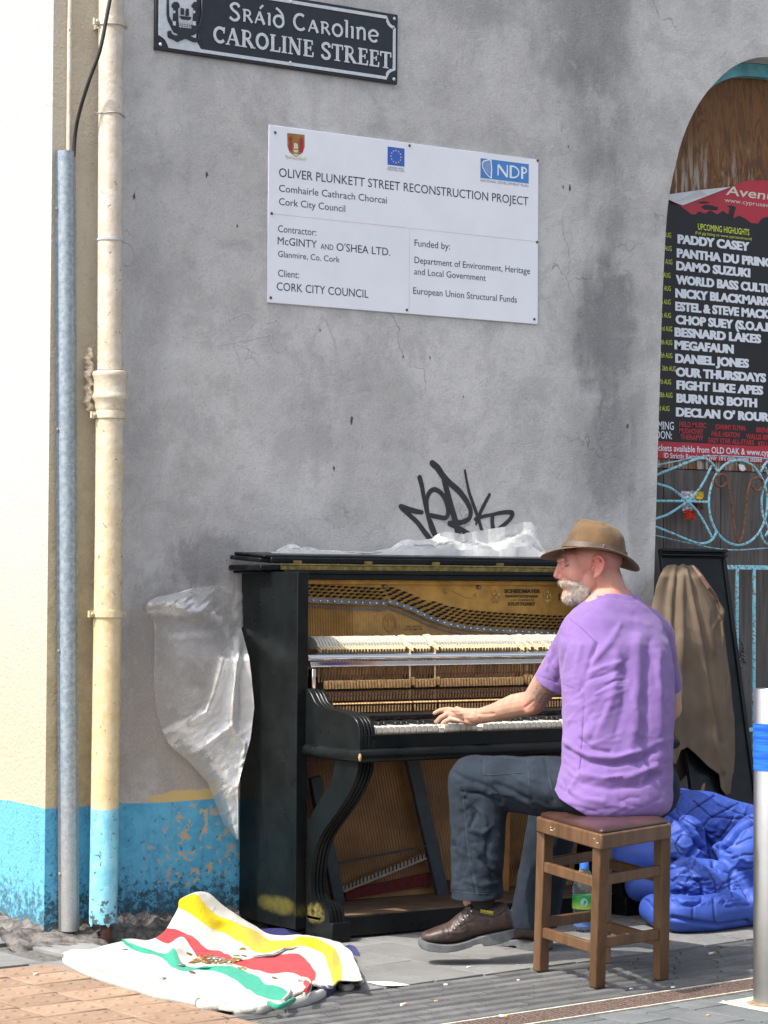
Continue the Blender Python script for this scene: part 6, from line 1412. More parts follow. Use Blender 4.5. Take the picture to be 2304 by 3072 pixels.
# ------------------------------------------------------------------ the pianist
man = thing('person', 'seated man in purple T-shirt and brown brimmed hat playing the piano', 'person', (5.0, 6.05, 0))
def V(u, v, dep): return CP+FW*dep+RT*((u-PW/2)/FPX*dep)-UP*((v-PH/2)/FPX*dep)
def Y(u, v, y): return at(u, v, 'y', y)
VR = Matrix((RT, FW, UP)).transposed()       # local x right, y away from the viewer, z up
hc0 = Y(1745, 1690, 6.27); dH = (hc0-CP).dot(FW); CZ = dH/FPX/4.1475
def Hd(zx, zy, s=0.): return V(1580+zx/4.1475, 1530+zy/4.1475, dH)-FW*s
def cut(me, co, no, cen, rad):
    bm = bmesh.new(); bm.from_mesh(me); cen = Vector(cen)
    vs = [v for v in bm.verts if (v.co-cen).length < rad]; s = set(vs); es = [e for e in bm.edges if e.verts[0] in s and e.verts[1] in s]; fs = [f for f in bm.faces if all(v in s for v in f.verts)]
    r = bmesh.ops.bisect_plane(bm, geom=vs+es+fs, plane_co=co, plane_no=no, dist=1e-5)
    no = Vector(no).normalized(); dl = [v for v in bm.verts if (v.co-cen).length < rad*1.0 and (v.co-Vector(co)).dot(no) > 2e-4]
    bmesh.ops.delete(bm, geom=dl, context='VERTS'); bm.to_mesh(me); bm.free(); me.update(); return me
# joints
SL, EL, WL = Y(1735, 1900, 6.19), Y(1600, 2108, 6.42), Y(1442, 2148, 6.76)
SR = Y(1975, 1905, 6.20); ER = Vector((5.50, 6.36, .81)); WR = Vector((5.50, 6.70, .80))
NK = Y(1825, 1800, 6.19)
HL, KL, AL = Y(1815, 2380, 6.10), Y(1425, 2345, 6.46), Y(1455, 2655, 6.40)
HR = HL+Vector((.17, .02, 0)); KR = Vector((5.13, 6.50, .545)); AR = Vector((5.085, 6.60, .11))
b = MB()
def el(c, r, n=16): b.ball(c, r, n, rot=VR)
el(Hd(865, 600), (.088, .072, .068), 24); el(Hd(610, 720), (.054, .056, .072), 20); el(Hd(590, 610), (.047, .052, .040)); el(Hd(640, 930), (.046, .050, .050)); el(Hd(520, 1060), (.022, .03, .022)); el(Hd(492, 900), (.022, .028, .028))
for s in (-1, 1):
    el(Hd(620, 790, s*.040), (.034, .018, .034)); el(Hd(760, 880, s*.042), (.030, .018, .035)); b.cone(Hd(415, 628, s*.008), Hd(450, 622, s*.042), .0105, .010, 10); el(Hd(466, 690, s*.031), (.013, .013, .011)); el(Hd(425, 838, s*.009), (.012, .008, .008), 12)
b.cone(Hd(412, 680), Hd(374, 812), .0085, .0115, 12); el(Hd(392, 826), (.012, .010, .009), 12); el(Hd(468, 925), (.010, .02, .005)); el(Hd(472, 962), (.010, .018, .006))
b.cone(Hd(950, 800), Hd(1020, 1060), .058, .062, 18); b.cone(Hd(820, 900), Hd(880, 1150), .042, .05, 16); b.cone(Hd(1020, 1060), Hd(1080, 1230), .064, .08, 18)
# ear
ear = [Hd(812, 600, .072), Hd(840, 575, .080), Hd(885, 575, .088), Hd(922, 625, .092), Hd(925, 695, .090), Hd(893, 765, .084), Hd(845, 822, .077), Hd(812, 835, .072)]
b.tube(cmr(ear, 4), .0058, 8); el(Hd(868, 690, .078), (.017, .005, .030)); b.tube(cmr([Hd(835, 640, .080), Hd(875, 640, .084), Hd(885, 690, .083), Hd(860, 750, .080)], 4), .0038, 6); el(Hd(812, 720, .076), (.006, .006, .010)); el(Hd(838, 812, .078), (.010, .006, .010))
# chest, arms
for p, r in ((Y(1845, 1960, 6.13), (.15, .09, .10)), (Y(1852, 2150, 6.07), (.14, .09, .14)), (Y(1850, 2340, 6.05), (.15, .11, .12))): b.ball(p, r, 16)
b.cone(NK, SL, .055, .055); b.cone(NK, SR, .055, .055)
b.cone(SL, SL.lerp(EL, .45), .052, .050); b.cone(SL.lerp(EL, .45), EL, .050, .041, 16); b.cone(EL, EL.lerp(WL, .35)+Vector((0, 0, .004)), .041, .0415, 16); b.cone(EL.lerp(WL, .35)+Vector((0, 0, .004)), EL.lerp(WL, .75), .0415, .031, 16); b.cone(EL.lerp(WL, .75), WL, .031, .0275, 16)
b.cone(SR, ER, .052, .040); b.cone(ER, WR, .040, .027)
# left hand
def finger(pts, r0, r1):
    for i, (p, q) in enumerate(zip(pts[:-1], pts[1:])):
        k = len(pts)-1; b.cone(p, q, r0+(r1-r0)*i/k, r0+(r1-r0)*(i+1)/k, 10, sub=3)
KN = [Y(1396, 2162, 6.845), Y(1384, 2146, 6.855), Y(1374, 2134, 6.862), Y(1380, 2128, 6.862)]
KN[3] = KN[2]+Vector((.022, -.004, -.002))
b.cone(WL, WL.lerp(KN[1], .5), .0275, .026, 14); 
for k_, rr_ in zip(KN, (.0135, .0135, .013, .0125)): b.cone(WL.lerp(KN[1], .25)+(k_-KN[1])*.35, k_, .022, rr_, 12)
for a_, b_2 in zip(KN[:-1], KN[1:]): b.cone(a_, b_2, .0125, .0125, 10)
el(Y(1418, 2163, 6.80), (.030, .018, .017))
finger([KN[0], Y(1352, 2157, 6.895), Y(1332, 2166, 6.915), Y(1320, 2183, 6.93)], .0110, .0072)
finger([KN[1], Y(1346, 2140, 6.91), Y(1322, 2152, 6.935), Y(1308, 2166, 6.95)], .0112, .0075)
finger([KN[2], Y(1345, 2128, 6.92), Y(1320, 2131, 6.95), Y(1303, 2140, 6.965)], .0112, .0075)
finger([KN[3], KN[3]+Vector((.006, .05, .008)), KN[3]+Vector((.008, .078, -.008)), KN[3]+Vector((.008, .092, -.024))], .0112, .0075)
finger([WL.lerp(KN[3], .35)+Vector((.012, 0, -.012)), WL.lerp(KN[3], .7)+Vector((.035, .0, -.022)), WL.lerp(KN[3], .9)+Vector((.047, .025, -.032)), WL.lerp(KN[3], .9)+Vector((.045, .05, -.040))], .0135, .0085)
# right hand
KR_ = [WR+Vector((-.027+.019*k, .085+.004*(1.5-abs(k-1.5)), .005)) for k in range(4)]
for k_ in KR_: b.cone(WR, k_, .024, .0125, 12)
for k, k_ in enumerate(KR_):
    L_ = (.075, .085, .083, .066)[k]; finger([k_, k_+Vector((-.006, L_*.45, .004)), k_+Vector((-.008, L_*.75, -.012)), k_+Vector((-.008, L_*.92, -.030))], .0108, .0074)
tr_ = Y(1692, 2137, 6.90); finger([WR+Vector((-.02, .02, -.01)), WR+Vector((-.042, .06, -.018)), WR+Vector((-.055, .10, -.03))], .013, .0085)
finger([KR_[0], Y(1705, 2140, 6.86), tr_], .0108, .0078)
# legs
b.cone(HL, KL, .075, .055); b.cone(KL, AL, .052, .036); b.cone(AL, AL+Vector((-.03, .04, -.05)), .033, .026); b.cone(HR, KR, .075, .055); b.cone(KR, AR, .052, .036); b.cone(AR, AR+Vector((-.01, .12, -.06)), .034, .025)
b.cone(Y(1850, 2340, 6.05), HL, .10, .08); b.cone(Y(1850, 2340, 6.05), HR, .10, .08)
skin = fuse(b, .0030, 5, 'body')
zh = lambda l: [(1580+a/4.1475, 1530+c_/4.1475) for a, c_ in l]
z7 = zpt(1200, 2050, 3.318); zz7 = lambda l: [z7(*a) for a in l]
folds(skin, [(zh([(430,690),(470,700),(505,668)]), 2.2, -.0035), (zh([(410,668),(440,655),(500,650)]), 3, -.003), (zh([(500,680),(540,720)]), 3, -.0015), (zh([(440,850),(470,835),(475,800)]), 2, -.002), (zh([(480,850),(540,880),(570,930)]), 4, -.002), (zh([(445,940),(500,935),(535,945)]), 2.4, -.005),
    (zh([(830,640),(860,680),(850,740)]), 3.2, -.004), (zh([(800,740),(815,700)]), 2, -.003), (zh([(900,960),(960,930),(1010,950)]), 6, -.003), (zh([(860,1010),(920,960)]), 5, .003), (zh([(1050,640),(1060,760)]), 8, -.001),
    (zz7([(1245,240),(1300,200),(1320,180)]), 4, -.003), (zz7([(1270,290),(1330,270)]), 9, .004), (zz7([(780,300),(830,310),(930,300)]), 4, -.003), (zz7([(770,270),(790,330)]), 5, .002), (zz7([(560,250),(700,235)]), 3, .0015), (zz7([(600,300),(700,290)]), 3, .0012), (zz7([(620,350),(720,340)]), 3, .001), (zz7([(520,335),(600,360)]), 2.5, -.003), (zz7([(520,290),(590,290)]), 2.5, -.002)])
t = NT('sun_reddened_skin'); x, y, z = t.xyz(); Mt = t.math
n = t.noise(28, 5, .6); n2 = t.noise(9, 4, .6); fr = t.noise(230, 3, .6)
def dist_(c_):
    nd = t.n('ShaderNodeVectorMath', operation='DISTANCE'); t.l(t.obj(), nd.inputs[0]); nd.inputs[1].default_value = tuple(c_); return nd.outputs['Value']
c = t.mix(t.ramp(n, .3, .7), (.40, .22, .155), (.48, .29, .215))
head = t.ramp(z, 1.16, 1.22, 0, 1)
c = t.mix(Mt('MULTIPLY', head, t.ramp(n2, .3, .65, .55, 1)), c, (.50, .21, .165))
c = t.mix(t.ramp(dist_(Hd(890, 640, .085)), .02, .04, .7, 0), c, (.50, .13, .10)); c = t.mix(t.ramp(dist_(Hd(390, 810)), .012, .035, .6, 0), c, (.52, .19, .15))
c = t.mix(t.ramp(dist_(EL), .03, .075, .55, 0), c, (.62, .24, .17)); c = t.mix(t.ramp(dist_(Hd(980, 950, .05)), .03, .09, .45, 0), c, (.60, .28, .19))
c = t.mix(Mt('MULTIPLY', t.ramp(dist_(Hd(1090, 700, .03)), .03, .09, .5, 0), t.ramp(fr, .35, .6)), c, (.33, .22, .19))
c = t.mix(t.ramp(fr, .62, .70, 0, .35), c, (.33, .15, .08))
tat = Mt('MULTIPLY', t.ramp(dist_(Y(1640, 2072, 6.34)), .035, .075, 1, 0), t.ramp(Mt('ABSOLUTE', Mt('SUBTRACT', t.noise(38, 4, .7, dist=2), .5)), .0, .055, 1, .1))
c = t.mix(Mt('MULTIPLY', tat, .8), c, (.08, .10, .12))
t.col(c).set(Roughness=.48); t.b.inputs['Subsurface Weight'].default_value = .08; t.b.inputs['Subsurface Radius'].default_value = (.012, .004, .002); t.b.inputs['Specular IOR Level'].default_value = .35; t.bump(t.noise(140, 4, .6), .0012, .5)
finish(skin, t.m); link('body', skin, man)
M_lid = simple('eyelid_shadow_line', (.16, .07, .05), .7); m = MB(); m.tube(cmr([Hd(438, 694, .022), Hd(462, 703, .040), Hd(488, 690, .046), Hd(506, 672, .048)], 4), .0015, 6); m.build('eyelid', M_lid, man, True)
# beard
b = MB()
el(Hd(560, 1075), (.030, .038, .026)); el(Hd(640, 1010), (.042, .048, .042))
for s in (-1, 1):
    el(Hd(680, 985, s*.036), (.031, .020, .040)); el(Hd(735, 930, s*.043), (.016, .011, .030)); b.cone(Hd(436, 886, s*.004), Hd(500, 912, s*.030), .0095, .011, 10); b.cone(Hd(500, 905, s*.030), Hd(590, 930, s*.040), .011, .014, 10)
be = fuse(b, .0035, 3, 'beard'); bumpn(be, .004, 60, 2)
folds(be, [(zh([(440,955),(500,945),(545,960)]), 4, -.010)])
t = NT('white_beard_hair'); n = t.noise(90, 4, .7); xx, yy, zz_ = t.xyz(); c = t.mix(t.ramp(n, .3, .7), (.30, .22, .18), (.48, .42, .37)); c = t.mix(t.ramp(dist_(Vector((0, 0, 0))) if False else n, .2, .8, 0, .2), c, (.5, .33, .22)); t.col(c).set(Roughness=.75); t.bump(n, .003, .8); M_beard = t.m
finish(be, M_beard); bo_ = link('beard', be, man)
v, n_ = arr(be); rh = random.Random(4); hm_ = MB()
idx = [i for i in range(len(v)) if n_[i]@np.array(FW) < .35]
for k in range(6500):
    i = rh.choice(idx); p = Vector(v[i]); nn = Vector(n_[i]); d = (nn*.7-UP*.75+RT*rh.uniform(-.15, .35)+Vector((rh.uniform(-.3, .3), rh.uniform(-.3, .3), rh.uniform(-.3, .3)))).normalized(); L_ = rh.uniform(.006, .012); s_ = d.cross(nn); s_ = s_.normalized() if s_.length > .01 else RT; w_ = .0004
    hm_.add([p-s_*w_, p+s_*w_, p+nn*w_, p+d*L_], [(0, 1, 3), (1, 2, 3), (2, 0, 3)])
me = hm_.mesh('beard_hair', simple('white_hair_strand', (.46, .41, .36), .6, .2, 300)); o = link('beard_hair', me, bo_)
eb = MB()
for k in range(140):
    p = Hd(rh.uniform(405, 500), rh.uniform(612, 634), rh.uniform(.012, .046)); eb.add([p, p+Vector((.0006, 0, .0006)), p+RT*rh.uniform(.0, .007)-UP*rh.uniform(-.002, .004)-FW*.003], [(0, 1, 2)])
eb.build('eyebrow', simple('sandy_eyebrow', (.30, .19, .11), .8), man)
# hat
HF = (-RT*math.cos(math.radians(7.2))+UP*math.sin(math.radians(7.2))); HU = (UP*math.cos(math.radians(7.2))+RT*math.sin(math.radians(7.2))); HS = -FW
_ro = math.radians(11); HS, HU = HS*math.cos(_ro)+HU*math.sin(_ro), HU*math.cos(_ro)-HS*math.sin(_ro)
H0 = Hd(790, 670)
ct, st__ = math.cos(math.radians(-3)), 0
def HP_(f, s, z): return H0+HF*f+HS*s+HU*z
t = NT('tan_felt_hat'); n = t.noise(30, 5, .7); n2 = t.noise(8, 4); c = t.mix(t.ramp(n2, .3, .7), (.085, .052, .026), (.13, .081, .040)); c = t.mix(t.ramp(n, .5, .75, 0, .5), c, (.19, .11, .055)); t.col(c).set(Roughness=.9); t.b.inputs['Specular IOR Level'].default_value = .2; t.b.inputs['Sheen Weight'].default_value = .15; t.bump(n, .003, .5); M_hat = t.m
hat = MB(); NA = 72; P = []
for i in range(13):
    k = i/12; row = []
    for a in range(NA+1):
        ph = 2*PI*a/NA; cf, sf = math.cos(ph), math.sin(ph)
        oa, ob = (.166 if cf > 0 else .162), .134; ia, ib = (.096 if cf > 0 else .112), .083
        f_ = (ia+(oa-ia)*k)*cf-.001; s_ = (ib+(ob-ib)*k)*sf
        zt_ = .033*sf*sf; z_ = .036+(zt_-.036)*(k**1.35)+.0025*math.sin(ph*3+1)*k
        row.append(HP_(f_, s_, z_))
    P.append(row)
hat.grid(P); me = hat.mesh('brim', M_hat, True, 180)
hatp = MB()
rings = [(.095, -.113, .012, .002, .084, 0), (.092, -.114, .030, .018, .084, 0), (.0755, -.108, .074, .050, .080, .08), (.062, -.100, .100, .073, .070, .22), (.053, -.088, .1155, .0905, .058, .30), (.046, -.068, .1165, .100, .046, .3), (.042, -.05, .108, .099, .032, .2), (.030, -.03, .098, .090, .014, 0), (.005, -.005, .094, .092, .002, 0)]
rings = [(a, b_, c_+.026, d_+.026, e_, f_) for a, b_, c_, d_, e_, f_ in rings]
rg2 = []
for fr_, bk_, zf, zbk, bb, pin_ in rings:
    row = []
    for a in range(NA+1):
        ph = 2*PI*a/NA; cf, sf = math.cos(ph), math.sin(ph); fc = (fr_+bk_)/2; fa = (fr_-bk_)/2; b_w = bb*(1-pin_*max(0, cf)**1)
        row.append(HP_(fc+fa*cf, b_w*sf*(1 if True else 1), (zf+zbk)/2+(zf-zbk)/2*cf))
    rg2.append(row)
rg3 = [ [None]*(NA+1) for _ in range(0)]
cols2 = [cmr([rg2[i][a] for i in range(len(rg2))], 4) for a in range(NA+1)]
hatp.grid(cols2); cme2 = hatp.mesh('hat', M_hat, True, 180); bumpn(cme2, .0025, 28, 4, 2)
zt8 = lambda l: zh(l)
folds(cme2, [(zh([(590,110),(700,150),(870,165),(980,190)]), 5, -.004), (zh([(560,130),(600,95),(640,100)]), 4, .003)])
hb_ = link('hat', cme2, man); o2 = hb_.modifiers.new('s', 'SOLIDIFY'); o2.thickness = .003
o = link('brim', me, hb_); q_ = o.modifiers.new('s', 'SOLIDIFY'); q_.thickness = .0045; q_.offset = 0; sb_ = o.modifiers.new('b', 'SUBSURF'); sb_.levels = 1; sb_.render_levels = 1
bd = MB(); row0, row1 = [], []
for a in range(NA+1):
    ph = 2*PI*a/NA; cf, sf = math.cos(ph), math.sin(ph); P_ = []
    for zz9, ex in ((.034, .0035), (.0345, .0055), (.052, .0045), (.0525, .002)):
        fr_, bk_, bb = .0955-.25*max(0, zz9-.038), -.1135, .0845; fc = (fr_+bk_)/2; fa = (fr_-bk_)/2+ex; P_.append(HP_(fc+fa*cf, (bb+ex)*sf, zz9+.002+.009*cf*.5))
    row0.append(P_)
bd.grid(row0); bd.build('hat_band', simple('dark_leather_band', (.085, .058, .045), .5, .25, 40), hb_, True)
m = MB(); pbk = HP_(-.03, .092, .045); m.ball(pbk, (.006, .004, .009), 8); m.build('band_loop', simple('band_loop_leather', (.14, .10, .08), .45), hb_, True)
# T-shirt
b = MB(); SLc = [(1782, 1838, 6.195, .072, .060), (1800, 1838, 6.19, .098, .072), (1825, 1836, 6.185, .135, .088), (1855, 1835, 6.178, .168, .102), (1890, 1836, 6.165, .190, .114), (1930, 1842, 6.14, .204, .124), (2000, 1850, 6.12, .204, .130), (2080, 1856, 6.09, .200, .132), (2180, 1856, 6.06, .194, .132), (2290, 1852, 6.035, .190, .134), (2350, 1844, 6.03, .198, .146), (2400, 1838, 6.02, .204, .152), (2432, 1838, 6.02, .190, .150), (2452, 1838, 6.02, .14, .12)]
vs = []; nA = 40
dense_s = []
for i in range(len(SLc)):
    dense_s.append(SLc[i])
for (v_, u_, y_, rx, ry) in dense_s:
    c0 = Y(u_, v_, y_)
    for a in range(nA):
        th = 2*PI*a/nA; cx_, sx_ = math.cos(th), math.sin(th); e_ = .88
        vs.append(c0+Vector((rx*math.copysign(abs(cx_)**e_, cx_), ry*math.copysign(abs(sx_)**e_, sx_), 0)))
n = len(dense_s); b.add(vs, [(i*nA+k, i*nA+(k+1) % nA, (i+1)*nA+(k+1) % nA, (i+1)*nA+k) for i in range(n-1) for k in range(nA)]+[tuple(range(nA)), tuple((n-1)*nA+k for k in range(nA))])
hemL = Y(1662, 2052, 6.30); dl_ = (hemL-Y(1738, 1905, 6.20)).normalized()
b.cone(Y(1765, 1885, 6.18), Y(1738, 1905, 6.20), .074, .066, 18); b.cone(Y(1738, 1905, 6.20), hemL+dl_*.06, .066, .066, 18); b.cone(Y(1710, 1975, 6.25), hemL+dl_*.06, .06, .068, 18)
hemR = Y(2015, 2065, 6.27); dr_ = Vector((.25, .12, -.6)).normalized(); sr0 = Y(1962, 1905, 6.19)
b.cone(Y(1930, 1885, 6.18), sr0, .074, .066, 18); hemR = sr0+dr_*.20; b.cone(sr0, hemR+dr_*.06, .064, .060, 18)
sh_ = fuse(b, .0052, 26, 'tshirt')
def z8l(l): return [(1500+a/2.0634, 1500+c_/2.0634) for a, c_ in l]
F2 = [([(395,715),(470,765),(540,825),(600,885)], 2.5, -.0025), ([(600,890),(560,1000),(540,1080)], 8, -.008), ([(560,1010),(640,930),(700,850),(740,780)], 10, .006), ([(545,1075),(640,1035),(740,1010)], 8, .006), ([(560,1110),(640,1085),(720,1060)], 6, -.004),
 ([(600,1180),(700,1125),(790,1105)], 3.5, -.004), ([(590,1205),(700,1160),(780,1150)], 3, .003), ([(850,860),(845,1150),(830,1400),(800,1560)], 16, .008), ([(930,880),(910,1200),(900,1500),(930,1700)], 15, -.008), ([(980,950),(985,1250),(990,1500)], 13, .006), ([(720,960),(700,1200),(640,1350),(560,1450)], 16, .008), ([(780,1000),(770,1250),(720,1450)], 13, -.006), ([(660,1250),(600,1400),(560,1480)], 10, -.006),
 ([(520,1160),(515,1330),(505,1500),(490,1700)], 2.5, -.003), ([(410,1500),(460,1550),(560,1590),(700,1600),(860,1560)], 8, .010), ([(430,1540),(540,1620),(700,1640),(860,1620),(960,1560)], 9, -.010), ([(500,1480),(560,1540),(680,1560)], 6, -.008), ([(400,1600),(440,1680),(480,1720),(440,1790)], 6, .008), ([(350,1560),(420,1640),(470,1700)], 6, -.007), ([(300,1590),(360,1680),(400,1790)], 5, .006), ([(320,1640),(380,1730),(430,1830)], 5, -.006),
 ([(500,1700),(640,1730),(800,1715),(960,1650)], 10, .009), ([(520,1760),(680,1790),(860,1770),(990,1700)], 10, -.007), ([(640,1725),(740,1715)], 3, .004), ([(870,1600),(900,1680),(880,1760)], 7, .006), ([(430,1800),(520,1850),(640,1870)], 8, .006),
 ([(360,780),(330,900),(290,1050)], 5, .004), ([(430,850),(380,1000),(360,1120)], 8, -.004), ([(500,900),(470,1040),(440,1150)], 8, .004), ([(215,1080),(330,1115),(470,1170)], 2, -.0015), ([(520,1110),(500,1180),(520,1280)], 12, -.006),
 ([(590,650),(700,700),(820,720)], 14, -.003), ([(860,640),(960,700),(1010,790)], 12, .003), ([(640,760),(760,740),(900,780)], 18, .003), ([(600,600),(640,585),(760,590),(830,605)], 2.5, .003), ([(610,618),(680,606),(830,625)], 2, -.002)]
rs5 = random.Random(31)
folds(sh_, [(z8l(l), w_, a) for l, w_, a in F2]+creases(rs5, 26, (1690, 2010, 1850, 2160), (-60, -5), (30, 80), (3, 6), (.001, .0024))+creases(rs5, 14, (1690, 2200, 1980, 2330), (-25, 25), (40, 120), (4, 7), (.001, .0022))+creases(rs5, 14, (1660, 2330, 1980, 2440), (-30, 40), (40, 110), (3.5, 6), (.001, .0026))+creases(rs5, 10, (1640, 1920, 1730, 2050), (50, 110), (30, 80), (4, 7), (.0015, .003))+creases(rs5, 10, (1850, 1950, 1990, 2200), (60, 110), (60, 140), (5, 9), (.0015, .003))); bumpn(sh_, .003, 14, 8, 3)
for a5, b5 in (((1628, 2300), (1690, 2415)), ((1665, 2392), (1800, 2462))):
    A_c = Y(*a5, 6.0); B_c = Y(*b5, 6.0); nc_ = (B_c-A_c).cross(FW).normalized(); nc_ = nc_ if nc_.z < 0 else -nc_
    cut(sh_, A_c, nc_, Y(1670, 2400, 6.0), .20)
cut(sh_, hemL, dl_, hemL+dl_*.05, .115); cut(sh_, hemR, dr_, hemR+dr_*.05, .11)
t = NT('purple_cotton'); c = t.mix(t.ramp(t.noise(6, 4), .3, .7), (.165, .098, .27), (.20, .12, .32)); t.col(c).set(Roughness=.9); t.b.inputs['Specular IOR Level'].default_value = .15; t.b.inputs['Sheen Weight'].default_value = .15; t.bump(t.math('ADD', t.noise(650, 2, .5), t.noise(24, 4, .55, dist=.6)), .0035, .45); M_shirt = t.m
finish(sh_, M_shirt); o = link('tshirt', sh_, man)
stitch(sh_, [z8l([(395,715),(470,765),(540,825),(600,885),(575,960)]), z8l([(215,1080),(330,1115),(470,1170)]), z8l([(528,1200),(515,1330),(505,1500),(490,1700)])], .0008, simple('purple_seam', (.115, .07, .185), .9), 'seam', o); q_ = o.modifiers.new('s', 'SOLIDIFY'); q_.thickness = .0022; q_.offset = 0
m = MB(); nr_ = [Hd(765, 1135, .05), Hd(850, 1085, .075), Hd(940, 1050, .080), Hd(1060, 1055, .080), Hd(1200, 1085, .070), Hd(1330, 1105, .035), Hd(1350, 1100, -.02), Hd(1200, 1080, -.08), Hd(900, 1080, -.09), Hd(740, 1130, -.04), Hd(735, 1150, .01), Hd(765, 1135, .05)]
cq = Y(1838, 1783, 6.195); m.tube([cq+Vector((.074*math.cos(a), .062*math.sin(a), -.004+.010*math.sin(a-.4))) for a in [2*PI*k/40 for k in range(41)]], (.006), 8, cap=False); m.build('collar', M_shirt, o, True)
# trousers
b = MB()
b.cone(HL+Vector((0, -.03, .01)), KL, .105, .086, 20); b.cone(KL, Y(1432, 2500, 6.44), .088, .084, 20); b.cone(Y(1432, 2500, 6.44), Y(1430, 2760, 6.41), .084, .083, 20); b.cone(Y(1452, 2420, 6.42), Y(1440, 2600, 6.41), .075, .075, 16)
b.cone(HR+Vector((0, -.03, .01)), KR, .105, .085, 20); b.cone(KR, AR+Vector((0, 0, -.10)), .085, .078, 20)
b.ball(Y(1838, 2380, 6.04), (.185, .14, .095), 24); b.cone(Y(1760, 2375, 6.06), Y(1640, 2350, 6.22), .085, .088); b.cone(Y(1835, 2330, 6.05), Y(1835, 2380, 6.05), .14, .14)
tr = fuse(b, .0062, 6, 'trousers')
z7b = lambda l: [(700+a*.6028, 2200+c_*.6028) for a, c_ in l]
F3 = [([(1140,290),(1230,300),(1330,350)], 5, -.010), ([(1160,340),(1240,400),(1260,450)], 6, .008), ([(1150,320),(1210,390),(1180,470)], 6, -.010), ([(1180,480),(1240,500),(1280,470)], 6, .008), ([(1200,560),(1250,600),(1300,640)], 6, .007), ([(1230,620),(1290,690),(1340,720)], 6, -.010), ([(1100,200),(1160,230),(1260,260),(1330,330)], 8, -.007), ([(1140,260),(1150,400),(1170,600),(1210,800)], 3, -.004), ([(1150,260),(1162,400),(1182,600),(1222,800)], 3, .003),
 ([(1240,130),(1240,210),(1300,215),(1460,200)], 2.2, -.003), ([(1240,120),(1460,130),(1460,210)], 2.2, -.003), ([(1465,120),(1470,250),(1500,360),(1590,390)], 2.5, -.004), ([(1250,215),(1300,290),(1400,340)], 4, -.004), ([(1280,300),(1400,310),(1500,370)], 6, .006), ([(1300,250),(1380,280),(1480,330)], 6, -.006), ([(1070,790),(1200,800),(1350,810)], 2.5, -.002), ([(1150,730),(1230,760),(1330,740)], 6, .006), ([(1100,500),(1090,650),(1100,760)], 9, .005), ([(1280,480),(1260,600),(1290,720)], 8, -.007), ([(1350,180),(1420,230),(1480,260)], 5, .004), ([(1550,110),(1560,200),(1600,330)], 5, -.006), ([(1500,110),(1520,230),(1560,330)], 5, .005)]
folds(tr, [(z7b(l), w_, a) for l, w_, a in F3]+creases(rs5, 34, (1380, 2350, 1520, 2680), (-40, 60), (25, 70), (3.5, 6), (.001, .003))+creases(rs5, 18, (1440, 2280, 1680, 2430), (0, 40), (30, 90), (3.5, 6), (.001, .0025))+creases(rs5, 14, (1340, 2400, 1430, 2690), (70, 110), (40, 120), (5, 9), (.002, .004))); bumpn(tr, .004, 13, 5, 3)
hz = Y(1430, 2690, 6.42).z; cut(tr, Vector((4.8, 6.4, hz)), Vector((.03, .0, -1)).normalized(), Y(1430, 2750, 6.41), .17); cut(tr, Vector((5.1, 6.6, .075)), Vector((0, 0, -1)), AR+Vector((0, 0, -.12)), .16)
t = NT('dark_blue_grey_cotton'); c = t.mix(t.ramp(t.noise(10, 5, .6), .3, .7), (.012, .018, .027), (.020, .029, .042)); t.col(c).set(Roughness=.85); t.b.inputs['Specular IOR Level'].default_value = .2; t.bump(t.math('ADD', t.noise(500, 2, .5), t.noise(30, 4, .6, dist=.8)), .004, .5); M_tr = t.m
finish(tr, M_tr); o = link('trousers', tr, man)
stitch(tr, [z7b(l) for l in ([(1140,260),(1150,400),(1170,600),(1212,800)], [(1250,130),(1245,205),(1300,205),(1455,195)], [(1250,125),(1360,122),(1455,130)], [(1465,120),(1470,250),(1500,360)], [(1080,785),(1200,797),(1340,803)], [(1558,110),(1570,220),(1600,330)])], .0009, simple('pale_thread', (.040, .050, .062), .8), 'stitching', o); q_ = o.modifiers.new('s', 'SOLIDIFY'); q_.thickness = .003; q_.offset = 0
m = MB(); m.cone(AL+Vector((-.005, .01, -.06)), AL+Vector((0, 0, .03)), .040, .040, 14); m.build('sock', simple('charcoal_sock', (.012, .012, .014), .9), man, True)
m = MB(); M_stitch = simple('grey_stitching', (.12, .14, .16), .8)
# shoes
dS = (Y(1420, 2790, 6.43)-CP).dot(FW); cs = dS/FPX/4.608
def mapL(x, zy, s): return V(1240+x/4.608, 2600+zy/4.608, dS)-FW*s+RT*(0)
rd_ = Vector((-.12, .99, 0)).normalized(); rs_ = Vector((-.99, -.12, 0)); r0_ = Vector((5.10, 6.52, .0))
def mapR(x, zy, s): return r0_+rd_*((1400-x)*cs)+rs_*s+Vector((0, 0, ((1152-.19*(x-400))-zy)*cs+.002))
up_st = [(112,945,972,.006),(122,925,995,.020),(150,903,1015,.032),(210,880,1035,.041),(300,845,1045,.047),(400,808,1048,.050),(480,772,1046,.051),(540,722,1042,.049),(620,655,1035,.046),(700,585,1018,.042),(760,500,998,.040),(860,470,962,.038),(980,480,930,.037),(1100,490,905,.037),(1200,490,886,.036),(1270,505,873,.035),(1320,575,862,.031),(1355,670,854,.026),(1380,780,848,.014)]
so_st = [(66,1030,1055,.010),(74,1000,1080,.024),(110,988,1108,.038),(200,1018,1135,.049),(330,1038,1147,.055),(460,1045,1150,.057),(600,1037,1132,.055),(720,1008,1100,.050),(800,985,1078,.047),(812,980,1062,.046),(935,938,1030,.044),(975,928,1072,.044),(1050,912,1064,.044),(1200,882,1034,.043),(1330,855,990,.038),(1390,846,948,.030),(1414,868,925,.014)]
